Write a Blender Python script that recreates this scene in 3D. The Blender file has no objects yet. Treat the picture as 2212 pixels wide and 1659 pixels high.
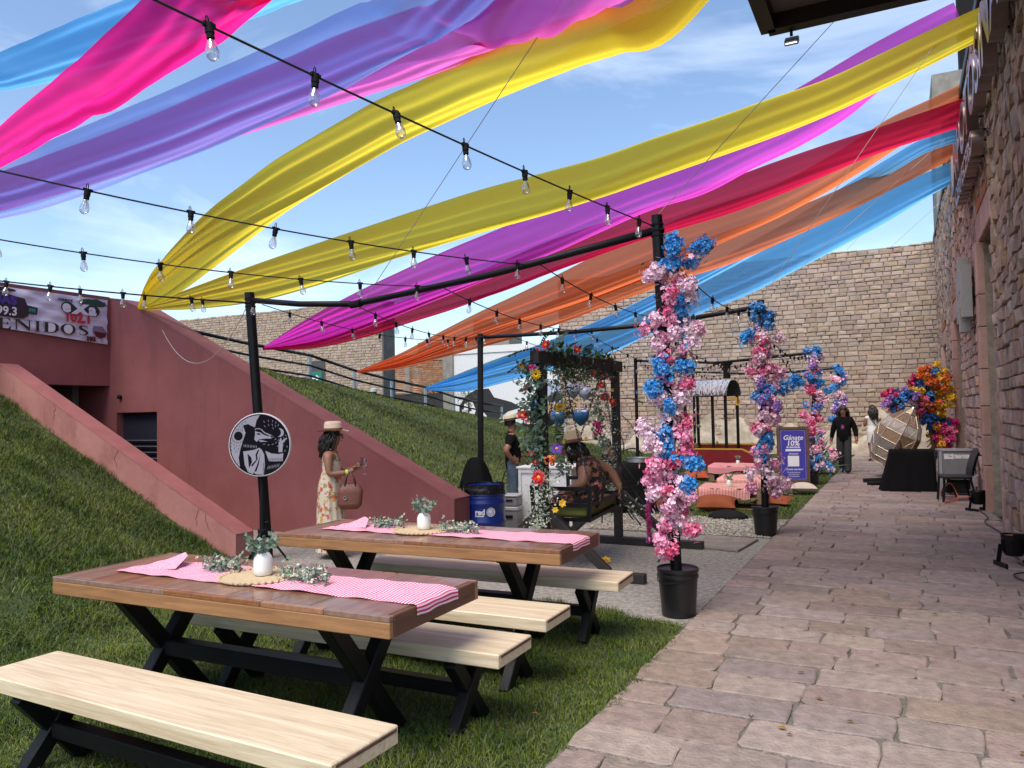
import bpy, bmesh, math, random
import numpy as np
from mathutils import Vector, Matrix, Euler
rnd = random.Random(7)
S = bpy.context.scene
COL = S.collection
R = math.radians

# ------------------------------------------------------------------ camera
YAW, PITCH, ROLL = R(26.93), R(2.2), R(-1.05)
cam_d = bpy.data.cameras.new('camera')
cam = bpy.data.objects.new('camera', cam_d); COL.objects.link(cam)
fw = Vector((-math.sin(YAW)*math.cos(PITCH), math.cos(YAW)*math.cos(PITCH), math.sin(PITCH)))
r0 = Vector((math.cos(YAW), math.sin(YAW), 0)); u0 = r0.cross(fw)
rr = r0*math.cos(ROLL)+u0*math.sin(ROLL); uu = -r0*math.sin(ROLL)+u0*math.cos(ROLL)
M3 = Matrix((rr, uu, -fw)).transposed()
cam.matrix_world = Matrix.Translation((0, 0, 1.6)) @ M3.to_4x4()
cam_d.sensor_width = 36; cam_d.sensor_fit = 'HORIZONTAL'; cam_d.lens = 36*1660/2212
cam_d.clip_start = .05; cam_d.clip_end = 2000
S.camera = cam
# ------------------------------------------------------------------ world, sun, exposure
SUN_EL, SUN_AZ = R(58), R(-2)        # azimuth: from -Y towards +X
sun_dir = Vector((math.sin(SUN_AZ)*math.cos(SUN_EL), -math.cos(SUN_AZ)*math.cos(SUN_EL), math.sin(SUN_EL)))
W = bpy.data.worlds.new('World'); S.world = W; W.use_nodes = True
nt = W.node_tree; nt.nodes.clear()
def wn(t, **k):
    n = nt.nodes.new(t)
    for a, b in k.items(): setattr(n, a, b)
    return n
sky = wn('ShaderNodeTexSky', sky_type='NISHITA', sun_disc=False, sun_elevation=SUN_EL)
sky.sun_rotation = math.atan2(sun_dir.x, sun_dir.y); sky.air_density = 1.0; sky.dust_density = 1.0; sky.ozone_density = 2.2
tc = wn('ShaderNodeTexCoord'); mp = wn('ShaderNodeMapping'); mp.inputs['Scale'].default_value = (1.0, 1.6, 4.2)
mp.inputs['Rotation'].default_value = (0, 0, .5)
nz = wn('ShaderNodeTexNoise'); nz.inputs['Scale'].default_value = 1.5; nz.inputs['Detail'].default_value = 7; nz.inputs['Roughness'].default_value = .58
nz.inputs['Distortion'].default_value = .6
cr = wn('ShaderNodeValToRGB'); cr.color_ramp.elements[0].position = .47; cr.color_ramp.elements[1].position = .95
cr.color_ramp.elements[1].color = (.7, .7, .7, 1)
mx = wn('ShaderNodeMix', data_type='RGBA'); mx.inputs[7].default_value = (8.2, 8.8, 9.4, 1)
bg = wn('ShaderNodeBackground'); bg.inputs['Strength'].default_value = .125
wo = wn('ShaderNodeOutputWorld')
L = nt.links.new
L(tc.outputs['Generated'], mp.inputs[0]); L(mp.outputs[0], nz.inputs['Vector']); L(nz.outputs['Fac'], cr.inputs[0])
L(cr.outputs[0], mx.inputs[0]); L(sky.outputs[0], mx.inputs[6]); L(mx.outputs[2], bg.inputs[0]); L(bg.outputs[0], wo.inputs[0])
sd = bpy.data.lights.new('sun', 'SUN'); sd.energy = 2.3; sd.angle = R(38); sd.color = (1, .92, .80)
so = bpy.data.objects.new('sun', sd); COL.objects.link(so); so.rotation_euler = sun_dir.to_track_quat('Z', 'Y').to_euler()
S.view_settings.view_transform = 'Standard'; S.view_settings.look = 'None'; S.view_settings.gamma = 1
S.view_settings.exposure = .90; S.view_settings.use_curve_mapping = False
S.cycles.max_bounces = 7; S.cycles.transparent_max_bounces = 12; S.cycles.use_denoising = True
S.cycles.caustics_reflective = False; S.cycles.caustics_refractive = False

# ------------------------------------------------------------------ materials
MAT = {}
def srgb(r, g, b):
    f = lambda c: (c/255/12.92) if c/255 <= .04045 else ((c/255+.055)/1.055)**2.4
    return (f(r), f(g), f(b))
def mat(name, col, rough=.6, metal=0, var=.0, vscale=6, bump=0, bscale=40, col2=None, rand=0, spec=.5, stretch=None, coat=0, huerand=0, sheen=0, detail=5, emit=0, distort=0, stain=None):
    """procedural surface: base colour mixed with a second one by noise, per-piece variation, bump"""
    if name in MAT: return MAT[name]
    m = bpy.data.materials.new(name); m.use_nodes = True; MAT[name] = m
    n = m.node_tree.nodes; l = m.node_tree.links.new; b = n['Principled BSDF']
    b.inputs['Roughness'].default_value = rough; b.inputs['Metallic'].default_value = metal
    b.inputs['Specular IOR Level'].default_value = spec; b.inputs['Coat Weight'].default_value = coat
    b.inputs['Sheen Weight'].default_value = sheen
    t = n.new('ShaderNodeTexCoord'); v = t.outputs['Object']
    if stretch:
        q = n.new('ShaderNodeMapping'); q.inputs['Scale'].default_value = stretch; l(v, q.inputs[0]); v = q.outputs[0]
    c2 = col2 or tuple(x*(1-var) for x in col)
    out = None
    if var or col2:
        z = n.new('ShaderNodeTexNoise'); z.inputs['Scale'].default_value = vscale; z.inputs['Detail'].default_value = detail
        z.inputs['Roughness'].default_value = .62; z.inputs['Distortion'].default_value = distort
        l(v, z.inputs['Vector'])
        k = n.new('ShaderNodeValToRGB'); k.color_ramp.elements[0].position = .34; k.color_ramp.elements[1].position = .66
        k.color_ramp.elements[0].color = (*c2, 1); k.color_ramp.elements[1].color = (*col, 1)
        l(z.outputs['Fac'], k.inputs[0]); out = k.outputs[0]
    if stain:      # weather stains and patched paint: (colour, noise scale, stretch, from, to)
        sc_, ns, sst, f0, f1 = stain
        qm = n.new('ShaderNodeMapping'); qm.inputs['Scale'].default_value = sst; l(t.outputs['Object'], qm.inputs[0])
        zn = n.new('ShaderNodeTexNoise'); zn.inputs['Scale'].default_value = ns; zn.inputs['Detail'].default_value = 8; zn.inputs['Roughness'].default_value = .7; l(qm.outputs[0], zn.inputs['Vector'])
        km = n.new('ShaderNodeMapRange'); km.inputs[1].default_value = f0; km.inputs[2].default_value = f1; l(zn.outputs['Fac'], km.inputs[0])
        xm = n.new('ShaderNodeMix'); xm.data_type = 'RGBA'; l(km.outputs[0], xm.inputs[0]); xm.inputs[7].default_value = (*sc_, 1)
        if out: l(out, xm.inputs[6])
        else: xm.inputs[6].default_value = (*col, 1)
        out = xm.outputs[2]
    if rand or huerand:
        oi = n.new('ShaderNodeObjectInfo'); ge = n.new('ShaderNodeNewGeometry')
        ad = n.new('ShaderNodeMath'); ad.operation = 'ADD'; l(oi.outputs['Random'], ad.inputs[0]); l(ge.outputs['Random Per Island'], ad.inputs[1])
        fr = n.new('ShaderNodeMath'); fr.operation = 'FRACT'; l(ad.outputs[0], fr.inputs[0])
        h = n.new('ShaderNodeHueSaturation')
        mr = n.new('ShaderNodeMapRange'); mr.inputs[3].default_value = 1-rand; mr.inputs[4].default_value = 1+rand
        l(fr.outputs[0], mr.inputs[0]); l(mr.outputs[0], h.inputs['Value'])
        m2 = n.new('ShaderNodeMath'); m2.operation = 'MULTIPLY'; m2.inputs[1].default_value = 7.31; l(fr.outputs[0], m2.inputs[0])
        f2 = n.new('ShaderNodeMath'); f2.operation = 'FRACT'; l(m2.outputs[0], f2.inputs[0])
        mh = n.new('ShaderNodeMapRange'); mh.inputs[3].default_value = .5-huerand; mh.inputs[4].default_value = .5+huerand
        l(f2.outputs[0], mh.inputs[0]); l(mh.outputs[0], h.inputs['Hue'])
        m3 = n.new('ShaderNodeMath'); m3.operation = 'MULTIPLY'; m3.inputs[1].default_value = 3.7; l(fr.outputs[0], m3.inputs[0])
        f3 = n.new('ShaderNodeMath'); f3.operation = 'FRACT'; l(m3.outputs[0], f3.inputs[0])
        ms = n.new('ShaderNodeMapRange'); ms.inputs[3].default_value = 1-rand*1.2; ms.inputs[4].default_value = 1+rand*1.2
        l(f3.outputs[0], ms.inputs[0]); l(ms.outputs[0], h.inputs['Saturation'])
        if out: l(out, h.inputs['Color'])
        else: h.inputs['Color'].default_value = (*col, 1)
        out = h.outputs[0]
    if out: l(out, b.inputs['Base Color'])
    else: b.inputs['Base Color'].default_value = (*col, 1)
    if bump:
        z = n.new('ShaderNodeTexNoise'); z.inputs['Scale'].default_value = bscale; z.inputs['Detail'].default_value = 6; l(v, z.inputs['Vector'])
        u = n.new('ShaderNodeBump'); u.inputs['Strength'].default_value = min(1, bump); u.inputs['Distance'].default_value = .012 if bump <= 1 else .012*bump
        l(z.outputs['Fac'], u.inputs['Height']); l(u.outputs[0], b.inputs['Normal'])
    if emit:
        b.inputs['Emission Color'].default_value = (*col, 1); b.inputs['Emission Strength'].default_value = emit
    return m
def fabric(name, col, alpha=.72):
    m = bpy.data.materials.new(name); m.use_nodes = True; MAT[name] = m
    n = m.node_tree.nodes; l = m.node_tree.links.new; n.clear()
    o = n.new('ShaderNodeOutputMaterial'); d = n.new('ShaderNodeBsdfDiffuse'); t = n.new('ShaderNodeBsdfTranslucent'); p = n.new('ShaderNodeBsdfTransparent')
    z = n.new('ShaderNodeTexNoise'); tcn = n.new('ShaderNodeTexCoord'); z.inputs['Scale'].default_value = 260; z.inputs['Detail'].default_value = 2
    l(tcn.outputs['Object'], z.inputs['Vector'])
    k = n.new('ShaderNodeValToRGB'); k.color_ramp.elements[0].color = (*[c*.86 for c in col], 1); k.color_ramp.elements[1].color = (*col, 1)
    k.color_ramp.elements[0].position = .35; k.color_ramp.elements[1].position = .6; l(z.outputs['Fac'], k.inputs[0])
    l(k.outputs[0], d.inputs[0]); l(k.outputs[0], t.inputs[0])
    tint = tuple(.25+.75*min(1, c*1.35) for c in col); p.inputs[0].default_value = (*tint, 1)
    a = n.new('ShaderNodeMixShader'); a.inputs[0].default_value = .93; l(d.outputs[0], a.inputs[1]); l(t.outputs[0], a.inputs[2])
    lw = n.new('ShaderNodeLayerWeight'); lw.inputs[0].default_value = .35
    mr = n.new('ShaderNodeMapRange'); mr.inputs[3].default_value = alpha; mr.inputs[4].default_value = min(1, alpha+.22); l(lw.outputs['Facing'], mr.inputs[0])
    q = n.new('ShaderNodeMixShader'); l(mr.outputs[0], q.inputs[0]); l(p.outputs[0], q.inputs[1]); l(a.outputs[0], q.inputs[2])
    l(q.outputs[0], o.inputs[0]); return m
def glass(name, col=(1, 1, 1), op=.12):
    m = bpy.data.materials.new(name); m.use_nodes = True; MAT[name] = m
    n = m.node_tree.nodes; l = m.node_tree.links.new; n.clear()
    o = n.new('ShaderNodeOutputMaterial'); g = n.new('ShaderNodeBsdfGlossy'); p = n.new('ShaderNodeBsdfTransparent')
    g.inputs['Roughness'].default_value = .03; p.inputs[0].default_value = (*col, 1)
    f = n.new('ShaderNodeLayerWeight'); f.inputs[0].default_value = .45
    mr = n.new('ShaderNodeMapRange'); mr.inputs[3].default_value = op; mr.inputs[4].default_value = .85; l(f.outputs['Facing'], mr.inputs[0])
    q = n.new('ShaderNodeMixShader'); l(mr.outputs[0], q.inputs[0]); l(p.outputs[0], q.inputs[1]); l(g.outputs[0], q.inputs[2]); l(q.outputs[0], o.inputs[0])
    return m
def ramp_mat(name, stops, scale=14, rough=.8, kind='noise', bump=0, stretch=None):
    """pattern with several flat colours (printed cloth, mixed paint)"""
    m = bpy.data.materials.new(name); m.use_nodes = True; MAT[name] = m
    n = m.node_tree.nodes; l = m.node_tree.links.new; b = n['Principled BSDF']; b.inputs['Roughness'].default_value = rough
    t = n.new('ShaderNodeTexCoord'); v = t.outputs['Object']
    if stretch:
        q = n.new('ShaderNodeMapping'); q.inputs['Scale'].default_value = stretch; l(v, q.inputs[0]); v = q.outputs[0]
    if kind == 'vor':
        z = n.new('ShaderNodeTexVoronoi'); z.inputs['Scale'].default_value = scale
        w = n.new('ShaderNodeTexNoise'); w.inputs['Scale'].default_value = scale*1.7; l(v, w.inputs['Vector'])
        a = n.new('ShaderNodeMixRGB'); a.inputs[0].default_value = .06; l(v, a.inputs[1]); l(w.outputs['Color'], a.inputs[2]); l(a.outputs[0], z.inputs['Vector'])
        sp = n.new('ShaderNodeSeparateColor'); l(z.outputs['Color'], sp.inputs[0]); src = sp.outputs[0]
    else:
        z = n.new('ShaderNodeTexNoise'); z.inputs['Scale'].default_value = scale; z.inputs['Detail'].default_value = 3; l(v, z.inputs['Vector']); src = z.outputs['Fac']
    k = n.new('ShaderNodeValToRGB'); k.color_ramp.interpolation = 'CONSTANT' if kind == 'vor' else 'LINEAR'
    e = k.color_ramp.elements
    e[0].position = stops[0][0]; e[0].color = (*stops[0][1], 1); e[1].position = stops[1][0]; e[1].color = (*stops[1][1], 1)
    for p, c in stops[2:]:
        x = e.new(p); x.color = (*c, 1)
    l(src, k.inputs[0]); l(k.outputs[0], b.inputs['Base Color'])
    return m
def stripe_mat(name, c1, c2, freq, axis=0, rough=.85):
    m = bpy.data.materials.new(name); m.use_nodes = True; MAT[name] = m
    n = m.node_tree.nodes; l = m.node_tree.links.new; b = n['Principled BSDF']; b.inputs['Roughness'].default_value = rough
    t = n.new('ShaderNodeTexCoord'); s = n.new('ShaderNodeSeparateXYZ'); l(t.outputs['UV'], s.inputs[0])
    x = n.new('ShaderNodeMath'); x.operation = 'MULTIPLY'; x.inputs[1].default_value = freq; l(s.outputs[axis], x.inputs[0])
    f = n.new('ShaderNodeMath'); f.operation = 'FRACT'; l(x.outputs[0], f.inputs[0])
    k = n.new('ShaderNodeValToRGB'); e = k.color_ramp.elements
    e[0].position = .42; e[0].color = (*c1, 1); e[1].position = .58; e[1].color = (*c2, 1)
    l(f.outputs[0], k.inputs[0]); l(k.outputs[0], b.inputs['Base Color'])
    return m

# ------------------------------------------------------------------ mesh helpers
class MB:
    def __init__(s): s.v = []; s.f = []; s.mi = []; s.uv = {}
    def add(s, vs, fs, mi=0):
        o = len(s.v); s.v += [tuple(p) for p in vs]
        for f in fs: s.f.append(tuple(i+o for i in f)); s.mi.append(mi)
        return s
    def box(s, c, d, rot=None, mi=0):
        x, y, z = [k/2 for k in d]
        P = [Vector(p) for p in ((-x,-y,-z),(x,-y,-z),(x,y,-z),(-x,y,-z),(-x,-y,z),(x,-y,z),(x,y,z),(-x,y,z))]
        if rot is not None:
            q = rot if isinstance(rot, Matrix) else Euler(rot).to_matrix()
            P = [q @ p for p in P]
        c = Vector(c)
        return s.add([p+c for p in P], [(0,3,2,1),(4,5,6,7),(0,1,5,4),(1,2,6,5),(2,3,7,6),(3,0,4,7)], mi)
    def bbox(s, lo, hi, mi=0):
        return s.box([(a+b)/2 for a, b in zip(lo, hi)], [b-a for a, b in zip(lo, hi)], None, mi)
    def bar(s, a, b, w, h=None, mi=0, up=(0,0,1)):
        """square bar from a to b"""
        a, b = Vector(a), Vector(b); h = h or w; d = (b-a); ln = d.length; d.normalize(); u = Vector(up)
        if abs(d.dot(u)) > .98: u = Vector((1,0,0))
        x = d.cross(u).normalized(); y = x.cross(d)
        return s.box((a+b)/2, (w, h, ln), Matrix((x, y, d)).transposed(), mi)
    def tube(s, pts, r, n=8, mi=0, cap=True):
        pts = [Vector(p) for p in pts]; rs = r if isinstance(r, (list, tuple)) else [r]*len(pts)
        o = len(s.v); prev = None
        for i, p in enumerate(pts):
            d = (pts[min(i+1, len(pts)-1)]-pts[max(i-1, 0)])
            if d.length < 1e-9: d = Vector((0,0,1))
            d.normalize()
            if prev is None:
                x = d.cross(Vector((0,0,1)) if abs(d.z) < .9 else Vector((1,0,0))).normalized()
            else:
                x = (prev-d*prev.dot(d)).normalized()
            prev = x; y = d.cross(x)
            for k in range(n):
                a = 2*math.pi*k/n; s.v.append(tuple(p+(x*math.cos(a)+y*math.sin(a))*rs[i]))
        for i in range(len(pts)-1):
            for k in range(n):
                s.f.append((o+i*n+k, o+i*n+(k+1)%n, o+(i+1)*n+(k+1)%n, o+(i+1)*n+k)); s.mi.append(mi)
        if cap:
            s.f.append(tuple(o+k for k in range(n))[::-1]); s.mi.append(mi)
            s.f.append(tuple(o+(len(pts)-1)*n+k for k in range(n))); s.mi.append(mi)
        return s
    def lathe(s, prof, c=(0,0,0), n=20, mi=0, m=None, sx=1, sy=1, cap=True):
        o = len(s.v); c = Vector(c)
        for r, z in prof:
            for k in range(n):
                a = 2*math.pi*k/n; p = Vector((r*sx*math.cos(a), r*sy*math.sin(a), z))
                if m is not None: p = m @ p
                s.v.append(tuple(p+c))
        for i in range(len(prof)-1):
            for k in range(n):
                s.f.append((o+i*n+k, o+i*n+(k+1)%n, o+(i+1)*n+(k+1)%n, o+(i+1)*n+k)); s.mi.append(mi)
        if cap:
            s.f.append(tuple(o+k for k in range(n))[::-1]); s.mi.append(mi)
            s.f.append(tuple(o+(len(prof)-1)*n+k for k in range(n))); s.mi.append(mi)
        return s
    def prism(s, poly, thick, origin, ux, uy, mi=0):
        """flat polygon (2-D points) in the plane ux, uy extruded by thick along ux x uy"""
        o, ux, uy = Vector(origin), Vector(ux), Vector(uy); nn = ux.cross(uy).normalized(); k = len(poly)
        P = [o+ux*a+uy*b for a, b in poly]; Q = [p+nn*thick for p in P]
        return s.add(P+Q, [tuple(range(k))[::-1], tuple(range(k, 2*k))]+[(i, (i+1) % k, k+(i+1) % k, k+i) for i in range(k)], mi)
    def grid(s, fn, nu, nv, mi=0, uv=True, thick=0):
        o = len(s.v); f0 = len(s.f)
        for i in range(nu+1):
            for j in range(nv+1): s.v.append(tuple(fn(i/nu, j/nv)))
        for i in range(nu):
            for j in range(nv):
                a = o+i*(nv+1)+j
                s.uv[len(s.f)] = [(i/nu, j/nv), ((i+1)/nu, j/nv), ((i+1)/nu, (j+1)/nv), (i/nu, (j+1)/nv)]
                s.f.append((a, a+nv+1, a+nv+2, a+1)); s.mi.append(mi)
        return s
    def mesh(s, name, mats, smooth=False):
        me = bpy.data.meshes.new(name); me.from_pydata(s.v, [], s.f)
        for m in (mats if isinstance(mats, (list, tuple)) else [mats]): me.materials.append(m)
        me.polygons.foreach_set('material_index', s.mi)
        if s.uv:
            u = me.uv_layers.new(name='UVMap')
            for fi, co in s.uv.items():
                for li, c in zip(me.polygons[fi].loop_indices, co): u.data[li].uv = c
        if smooth: me.polygons.foreach_set('use_smooth', [True]*len(s.f))
        me.update(); return me
def shade(me, ang=40):
    me.polygons.foreach_set('use_smooth', [True]*len(me.polygons))
    bm = bmesh.new(); bm.from_mesh(me)
    for e in bm.edges:
        if len(e.link_faces) == 2 and e.calc_face_angle(0) > R(ang): e.smooth = False
    bm.to_mesh(me); bm.free()
def bevel(me, w=.008, seg=1):
    bm = bmesh.new(); bm.from_mesh(me)
    bmesh.ops.bevel(bm, geom=[e for e in bm.edges if len(e.link_faces) == 2 and e.calc_face_angle(0) > R(30)], offset=w, segments=seg, affect='EDGES', clamp_overlap=True)
    bm.to_mesh(me); bm.free()
def link(name, me, parent=None, loc=None, rot=None, scale=None, kind=None):
    o = bpy.data.objects.new(name, me); COL.objects.link(o)
    if parent is not None: o.parent = parent
    if loc is not None: o.location = loc
    if rot is not None: o.rotation_euler = rot
    if scale is not None: o.scale = scale
    if kind: o['kind'] = kind
    return o
def obj(name, mb, mats, parent=None, smooth=False, bev=0, ang=None, **k):
    me = mb.mesh(name, mats, smooth)
    if bev: bevel(me, bev)
    if ang: shade(me, ang)
    return link(name, me, parent, **k)
def tag(o, label, cat, group=None):
    o['label'] = label; o['category'] = cat
    if group: o['group'] = group
    return o
def thing(name, label, cat, loc=(0,0,0), rotz=0, group=None):
    o = bpy.data.objects.new(name, None); COL.objects.link(o); o.empty_display_size = .1
    o.location = loc; o.rotation_euler = (0, 0, rotz)
    return tag(o, label, cat, group)
def copy_tree(o, parent=None):
    c = o.copy(); COL.objects.link(c)
    if parent is not None: c.parent = parent
    for ch in o.children: copy_tree(ch, c)
    return c
def text_mesh(txt, size, extrude=0, bold=0, shear=0, spacing=1, align='LEFT'):
    cu = bpy.data.curves.new('lettering', 'FONT'); cu.body = txt; cu.size = size; cu.extrude = extrude; cu.offset = bold
    cu.shear = shear; cu.space_character = spacing; cu.align_x = align; cu.resolution_u = 3
    o = bpy.data.objects.new('lettering', cu); COL.objects.link(o)
    dg = bpy.context.evaluated_depsgraph_get()
    me = bpy.data.meshes.new_from_object(o.evaluated_get(dg)); bpy.data.objects.remove(o); bpy.data.curves.remove(cu)
    return me
def letters(name, txt, size, m, parent, mtx, extrude=0, bold=0, shear=0, spacing=1, align='LEFT', sx=1):
    me = text_mesh(txt, size, extrude, bold, shear, spacing, align); me.materials.clear(); me.materials.append(m)
    me.transform(mtx @ Matrix.Diagonal((sx, 1, 1, 1)))
    return link(name, me, parent)
def frame_mtx(o, ux, uy):
    ux, uy = Vector(ux).normalized(), Vector(uy).normalized(); n = ux.cross(uy)
    return Matrix.Translation(o) @ Matrix((ux, uy, n)).transposed().to_4x4()
def lerp(a, b, t): return a+(b-a)*t
def sstep(a, b, x):
    t = min(1, max(0, (x-a)/(b-a))); return t*t*(3-2*t)
def interp(x, xs, ys):
    return float(np.interp(x, xs, ys))
def camdist(p): return (Vector(p)-Vector((0, 0, 1.6))).length

# ------------------------------------------------------------------ palette
BLACK = mat('black_paint', (.006, .006, .007), .45, var=.3, bump=.15, bscale=60, spec=.25)
BLACKM = mat('black_matt', (.010, .010, .011), .8, var=.3, spec=.2)
DARKW = mat('dark_stained_wood', (.022, .018, .016), .6, var=.4, stretch=(2, 2, 20), bump=.2)
STONE = mat('pink_quarry_stone', (.47, .33, .26), .88, col2=(.30, .21, .165), vscale=9, bump=1.0, bscale=22, rand=.26, huerand=.02, detail=9)
STONEF = mat('warm_ashlar_stone', (.44, .335, .262), .9, col2=(.33, .25, .195), vscale=5, bump=.9, bscale=20, rand=.17, huerand=.014)
MORTAR = mat('lime_mortar', (.34, .28, .225), .95, var=.35, vscale=9, bump=.6)
CANT = mat('pink_cut_stone', (.47, .275, .225), .8, col2=(.35, .21, .175), vscale=4, bump=.35, bscale=30, rand=.12)
PAVE = mat('worn_pink_paving', (.335, .262, .226), .8, col2=(.212, .167, .147), vscale=13, bump=1.0, bscale=50, rand=.19, huerand=.014, detail=12, stain=((.19,.165,.14), 2.2, (1,1,1), .56, .78))
JOINT = mat('dirty_joint', (.17, .16, .135), .95, col2=(.09, .09, .07), vscale=12, bump=.8)
CONC = mat('worn_concrete', (.44, .415, .365), .9, col2=(.19, .18, .16), vscale=22, bump=1.2, bscale=90, detail=10)
CONCL = mat('pale_concrete', (.30, .285, .255), .9, var=.35, vscale=3, bump=.4)
SOIL = mat('soil', (.075, .065, .035), .95, var=.5, vscale=9, bump=.8)
TURF = mat('turf_base', (.055, .085, .018), .95, col2=(.03, .05, .012), vscale=3.5, bump=1, bscale=70)
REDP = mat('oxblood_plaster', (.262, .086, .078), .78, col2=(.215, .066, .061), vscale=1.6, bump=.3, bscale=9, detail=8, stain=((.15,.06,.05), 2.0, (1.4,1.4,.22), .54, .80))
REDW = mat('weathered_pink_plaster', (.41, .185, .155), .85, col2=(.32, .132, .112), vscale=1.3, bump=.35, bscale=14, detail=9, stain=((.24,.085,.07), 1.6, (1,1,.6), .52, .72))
REDLIT = mat('lit_top_plaster', (.30, .105, .095), .8, col2=(.235, .078, .072), vscale=3, bump=.25)  # same red plaster; light falling on the wall tops is put into this colour
WHITE = mat('white_paint', (.72, .72, .71), .45, var=.06, vscale=3)
STEEL = mat('galvanised_steel', (.42, .44, .45), .4, metal=.7, var=.15)
GREEN = mat('leaf_green', (.05, .11, .03), .55, var=.4, vscale=30, rand=.3, huerand=.03)
SAGE = mat('sage_leaf', (.20, .27, .19), .65, rand=.25, huerand=.02)
SKIN = mat('skin', (.30, .145, .085), .5, var=.12, vscale=20)
HAIR = mat('dark_hair', (.018, .011, .008), .45, var=.4, stretch=(30, 30, 4), bump=.3)
STRAW = mat('straw', (.60, .46, .28), .8, var=.18, vscale=40, bump=.5, bscale=160)
WOODB = mat('pale_pine', (.70, .59, .42), .55, col2=(.50, .385, .245), vscale=2.6, stretch=(.55, 11, 11), bump=.15, detail=10, distort=1.4)
WOODT = mat('walnut_stain', (.285, .150, .090), .30, col2=(.165, .080, .048), vscale=3, stretch=(8, .8, 8), rand=.2, bump=.08, coat=.25, detail=8)
WOODE = mat('amber_stain', (.34, .175, .075), .45, col2=(.20, .095, .040), vscale=3.2, stretch=(.8, 8, 9), bump=.1, detail=8)
# ================================================================== terrain
def ridge_h(Y): return interp(Y, [8, 16, 19.6, 22, 24.5, 27, 29.6, 32, 34.6, 37, 42], [3.55, 3.4, 3.05, 2.9, 2.45, 2.15, 1.9, 1.5, 1.2, 1.05, .9])
def mound_h(X, Y):
    xt = interp(Y, [8.5, 12, 16, 28], [-5.25, -6.7, -8.0, -8.6]); w = interp(Y, [8.5, 20, 30], [7.2, 11.0, 10.6])
    s = (xt-X)/w
    if s <= -.02: return 0
    s = max(0, s)
    if s > 1: return ridge_h(Y)
    k = interp(Y, [8.5, 13], [0, 1]); c = s*s*(3-2*s)
    return ridge_h(Y)*lerp(s, .55*s+.45*c, k)
def slope_h(X, Y):
    xt = interp(Y, [-2, 2, 3.2, 4.05, 5, 6.4], [-6.4, -5.9, -5.6, -5.45, -6.0, -6.93])
    s = xt-X
    return 0 if s <= 0 else .46*s*s/(s+.18)
def sheet(name, x0, x1, y0, y1, nx, ny, fn, m):
    mb = MB(); mb.grid(lambda u, v: (lerp(x0, x1, u), lerp(y0, y1, v), fn(lerp(x0, x1, u), lerp(y0, y1, v))), nx, ny)
    return obj(name, mb, m, smooth=True, kind='structure')
g = MB(); g.add([(-400,-400,-.06),(400,-400,-.06),(400,400,-.06),(-400,400,-.06)], [(0,1,2,3)])
obj('ground', g, SOIL, kind='structure')
sheet('grass_slope', -17, -5.0, -3, 6.52, 50, 40, lambda x, y: slope_h(x, y)-.012, TURF)
sheet('grass_mound', -70, -4.6, 8.5, 80, 130, 140, lambda x, y: mound_h(x, y)-.02, TURF)
def flat(name, poly, z, m):
    mb = MB(); mb.add([(x, y, z) for x, y in poly], [tuple(range(len(poly)))]); return obj(name, mb, m, kind='structure')
flat('front_lawn', [(-5.6,-3),(-1.42,-3),(-1.46,5.72),(-3,6.08),(-6.9,6.45),(-5.9,4.9)], -.008, TURF)
flat('back_lawn', [(-12,11.2),(-1.46,11.35),(-1.40,27.9),(-14,27.9)], -.010, TURF)
flat('concrete_apron', [(-1.46,5.68),(-1.46,11.6),(-8.2,11.6),(-12.2,8.4),(-12.2,6.0),(-6.0,6.30),(-3,6.05)], -.001, CONC)
flat('gravel_bed', [(-3.9,9.9),(-1.5,9.95),(-1.48,11.75),(-4.1,11.4)], .004, mat('gravel_fines', (.22,.20,.17), .95, var=.5, vscale=50, bump=1, bscale=90))
sl = MB(); sl.add([(-2.42,9.05,.004),(-1.98,8.78,.004),(-1.62,9.82,.004),(-2.28,9.84,.004)], [(0,1,2,3)])
slab = MB(); slab.prism([(-2.15,8.95),(-1.70,8.85),(-1.62,9.72),(-2.28,9.80)], .03, (0,0,0), (1,0,0), (0,1,0))
obj('inspection_slab', slab, mat('slab_concrete', (.30,.26,.215), .9, var=.3, vscale=5, bump=.6), kind='structure', bev=.006)

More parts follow.
